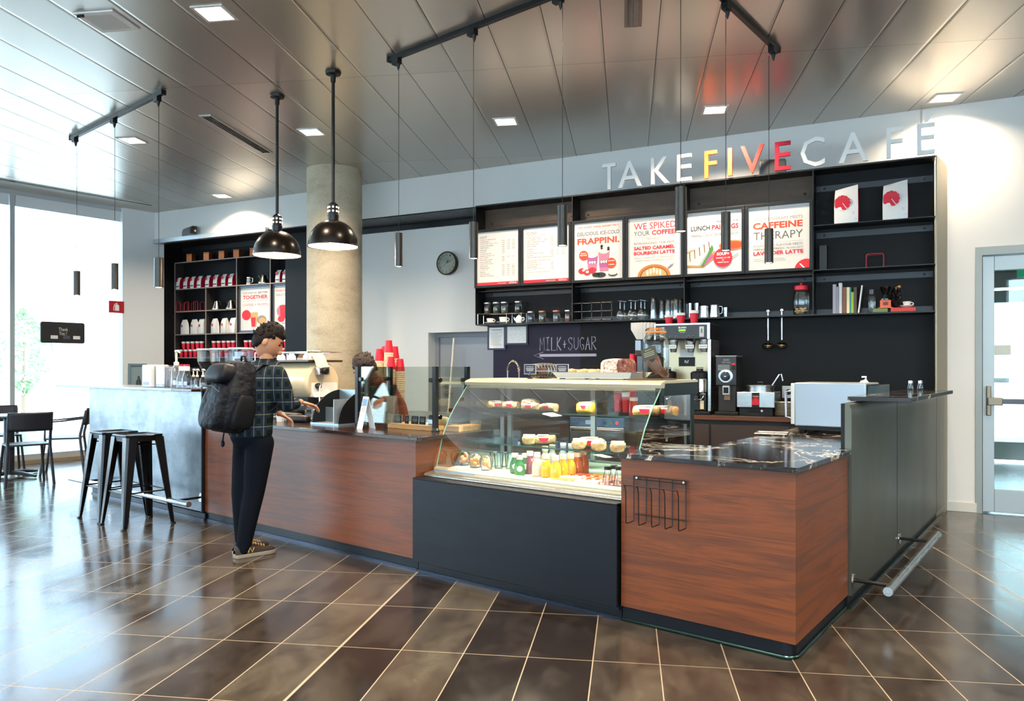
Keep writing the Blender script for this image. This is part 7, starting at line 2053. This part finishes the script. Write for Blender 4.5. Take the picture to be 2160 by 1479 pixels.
hem = pel + V((0, 0, -.05)); sh_ = q3(-3.70, 556, 783); up_ = q3(-3.70, 561, 768); col = q3(-3.70, 564, 757)
merged('plaid_shirt', [[(hem, .178, .138), (mid(hem, sp1, .5), .172, .136), (sp1, .165, .136), (mid(sp1, che, .5), .178, .142), (che, .195, .148), (sh_, .19, .132), (up_, .115, .095), (col, .066, .066)],
    [(sR - V((.03, 0, 0)), .075), (mid(sR, eR, .5), .070), (eR, .058), (mid(eR, wR, .55), .046)], [(sL + V((.03, 0, 0)), .075), (mid(sL, eL, .5), .070), (eL, .056), (mid(eL, wL, .5), .045)]], PLAID, cu)
merged('trousers', [[(pel + V((0, 0, .02)), .155, .12), (pel + V((0, 0, -.06)), .165, .128), (mid(hR, hL, .5) - V((0, 0, .02)), .165, .12)],
    [(hR, .10), (mid(hR, kR, .5), .088), (kR, .072), (mid(kR, aR, .4), .066), (aR - V((0, 0, .03)), .052)], [(hL, .10), (mid(hL, kL, .5), .088), (kL, .072), (mid(kL, aL, .4), .066), (aL - V((0, 0, .03)), .052)]], JEAN, cu)
hand(cu, wR, (.35, .8, -.25), (0, .2, 1), SKIN, 1., .5, -1)
hand(cu, wL, (.2, .8, -.5), (0, .3, 1), SKIN, 1., .9, 1)
SHOE = mat('dark brown suede', '#2a211d', .8); SOLE = mat('grey sole', '#8a7f74', .7); GOLDL = mat('tan stitching', '#c9a05c', .6)
def shoe(p, a, lab):
    M_ = Mx.Translation((p[0], p[1], 0)) @ Mx.Rotation(a, 4, 'Z')
    rows = []
    for y, w_, h_t in ((-.125, .022, .055), (-.115, .034, .085), (-.08, .039, .10), (-.04, .040, .095), (.0, .041, .082), (.06, .046, .062), (.11, .046, .052), (.15, .036, .046), (.165, .02, .038)):
        rows.append([(w_ * math.cos(q), y, .026 + (h_t - .026) * max(0, math.sin(q)) ** .7) for q in [PI * i / 12 for i in range(13)]])
    up = B(M_).grid([r[::-1] for r in rows]).ob('shoe_upper', SHOE, cu, 60)
    pts = [(w_ * 1.06, y) for y, w_ in ((-.128, .02), (-.115, .036), (-.06, .041), (.0, .042), (.07, .048), (.12, .048), (.155, .038), (.17, .02))]
    B(M_).prism(pts + [(-x, y) for x, y in pts[::-1]], .0, .027).ob('shoe_sole', SOLE, cu, 0, .005)
    b = B(M_)
    for i in range(5):
        y = .0 + .02 * i; z = .088 - .007 * i
        b.tube([(-.022, y, z), (0, y + .008, z + .009), (.022, y, z)], .0035, 5)
    b.tube([(0, -.01, .098), (.03, .0, .10), (.035, .02, .085)], .003, 5); b.ob('laces', GOLDL, up)
    b = B(M_)
    b.tube([(.0435, -.045, .036), (.043, -.03, .068), (.0435, -.015, .036), (.042, .0, .066)], .0035, 5); b.ob('side_letter', GOLDL, up)
shoe((.03, -.02), -.15, 1)
shoe((aL.x, aL.y + .05), .1, 0)
# ---- backpack
BPM = mat('black nylon', '#0e1117', .55, Specular_IOR_Level=.18)
q = NT(BPM); q.base(q.ramp(q.noise(q.coord(), 4, 5, .6), [(.3, '#0a0c11'), (.7, '#171b25')])); q.bump(q.noise(q.coord(), 9, 4), .9, .05)
bc = onxc(-3.72, 486, 838)
bp = thing('backpack', 'large black backpack with zip pockets worn by the customer', 'backpack', FC, (bc.x, bc.y, bc.z), 0)
def pouchm(cx_, cy_, cz_, sx0, sy0, sz0, ex=.45):
    b = B(Mx.Translation((cx_, cy_, cz_)) @ Mx.Rotation(-.18, 4, 'X')); n = 28; rows = []
    for j in range(15):
        a = -PI / 2 + PI * j / 14; r_ = abs(math.cos(a)) ** ex; z = math.copysign(abs(math.sin(a)) ** .8, a)
        rows.append([(math.copysign(abs(math.cos(p)) ** ex, math.cos(p)) * r_ * sx0 * (1 - .12 * max(0, z)), math.copysign(abs(math.sin(p)) ** ex, math.sin(p)) * r_ * sy0 * (1 - .25 * z if math.sin(p) < 0 else 1), z * sz0) for p in [2 * PI * i / n for i in range(n + 1)]])
    return b.grid(rows)
pouchm(0, .02, 0, .165, .125, .255).ob('main_bag', BPM, bp, 80)
pouchm(0, -.10, -.06, .135, .07, .165).ob('front_pocket', BPM, bp, 80)
pouchm(0, -.06, .165, .125, .075, .07).ob('top_pocket', mat('dark grey nylon', '#12141a', .5, Specular_IOR_Level=.2), bp, 80)
for s in (-1, 1): pouchm(s * .155, .0, -.10, .045, .08, .12).ob('side_pocket', mat('mesh pocket', '#0c0e13', .6, Specular_IOR_Level=.15), bp, 80)
b = B(); b.tube([(-.12, -.15, .04), (-.06, -.175, .085), (.06, -.175, .085), (.12, -.15, .04)], .004, 6); b.ob('zip', mat('zip blue grey', '#39424f', .4), bp)
b = B(Mx.Translation((.03, -.178, -.12)) @ Mx.Rotation(-.18, 4, 'X'))
for i in range(3):
    r_ = .03 - .008 * i; b.tube([(-.03 + r_ * math.cos(a) * 1., -.0, r_ * math.sin(a)) for a in [PI / 2 * k_ / 6 for k_ in range(7)]], .003, 4)
b.ob('half_dome_logo', mat('pale embroidery', '#9aa09a', .7), bp)
for s in (-1, 1):
    sh = (sR if s > 0 else sL) + O_ - V((bc.x, bc.y, bc.z))
    ar = che + O_ - V((bc.x, bc.y, bc.z))
    pts = [V((s * .09, .12, .17)), V((s * .115, (.12 + sh.y) / 2 - .01, sh.z + .075)), V((s * .12, sh.y + .02, sh.z + .055)), V((s * .13, sh.y + .115, sh.z - .06)), V((s * .15, sh.y + .10, sh.z - .17)), V((s * .16, .12, -.13))]
    B().tube(pts, .024, 10, flat=.4).ob('shoulder_strap', BPM, bp)
B().tube([(-.03, .10, .25), (-.02, .10, .285), (.02, .10, .285), (.03, .10, .25)], .008, 8).ob('grab_handle', BPM, bp)
B().tube([(-.05, -.02, -.25), (-.05, -.03, -.31)], .006, 6).ball((-.05, -.03, -.325), .018, .014, .025, 10, 8).ob('strap_tail', BPM, bp)
# ---- barista stooping behind the glass guard
BX_ = V((-3.98, 1.10, 0))
ba = thing('person', 'barista in rust brown top and grey apron stooping behind the glass guard', 'person', FC, BX_)
SHIRT = mat('rust brown top', '#8a4a34', .85); APR = mat('grey apron', '#5c5650', .9)
SK2 = mat('skin warm', '#b5714f', .5); HR2 = mat('brown black hair', '#2a1c18', .7)
merged('body', [[((0, .10, .84), .14, .10), ((0, .05, 1.0), .13, .10), ((0, -.08, 1.17), .15, .11), ((0, -.15, 1.235), .07, .06), ((0, -.20, 1.29), .05, .05)],
    [((.17, -.11, 1.19), .05), ((.22, -.19, 1.0), .04), ((.15, -.33, .945), .027)], [((-.17, -.11, 1.19), .05), ((-.22, -.19, 1.0), .04), ((-.15, -.33, .945), .027)],
    [((.085, .10, .80), .08), ((.09, .08, .46), .05), ((.09, .10, .08), .04)], [((-.085, .10, .80), .08), ((-.09, .08, .46), .05), ((-.09, .10, .08), .04)]], SK2, ba)
figure_head(ba, (0, -.24, 1.315), (0.1, -.7, -.6), (0, -.35, 1), SK2, HR2, hair=1.2)
merged('rust_top', [[((0, .10, .82), .16, .125), ((0, .05, 1.0), .155, .125), ((0, -.08, 1.15), .18, .13), ((0, -.12, 1.205), .15, .11), ((0, -.16, 1.25), .07, .065)],
    [((.15, -.11, 1.18), .07), ((.22, -.19, 1.0), .058), ((.19, -.25, .972), .048)], [((-.15, -.11, 1.18), .07), ((-.22, -.19, 1.0), .058), ((-.19, -.25, .972), .048)]], SHIRT, ba)
merged('trousers', [[((0, .10, .86), .15, .118), ((0, .10, .76), .16, .12)], [((.085, .10, .78), .095), ((.09, .08, .46), .07), ((.09, .10, .1), .055)], [((-.085, .10, .78), .095), ((-.09, .08, .46), .07), ((-.09, .10, .1), .055)]], JEAN, ba)
b = B(); b.grid([[(x * wd, y - .02 * (1 - x * x), z) for x in (-1, -.6, -.2, .2, .6, 1)] for z, y, wd in ((.52, -.06, .17), (.80, -.055, .19), (.95, -.085, .19), (1.08, -.145, .14), (1.16, -.21, .10))])
o_ = b.ob('apron', APR, ba, 60); o_.modifiers.new('t', 'SOLIDIFY').thickness = .006
hand(ba, (.15, -.33, .945), (-.3, -.9, -.3), (0, 0, 1), SK2, 1., .6, 1)
hand(ba, (-.15, -.33, .945), (.3, -.9, -.3), (0, 0, 1), SK2, 1., .6, -1)
for s in (-1, 1): B(Mx.Translation((s * .09, .04, 0))).prism([(-.045, -.15), (.045, -.15), (.05, -.05), (.04, .12), (-.04, .12), (-.05, -.05)], 0, .07).ob('shoe', MBLK, ba, 0, .02, 3)
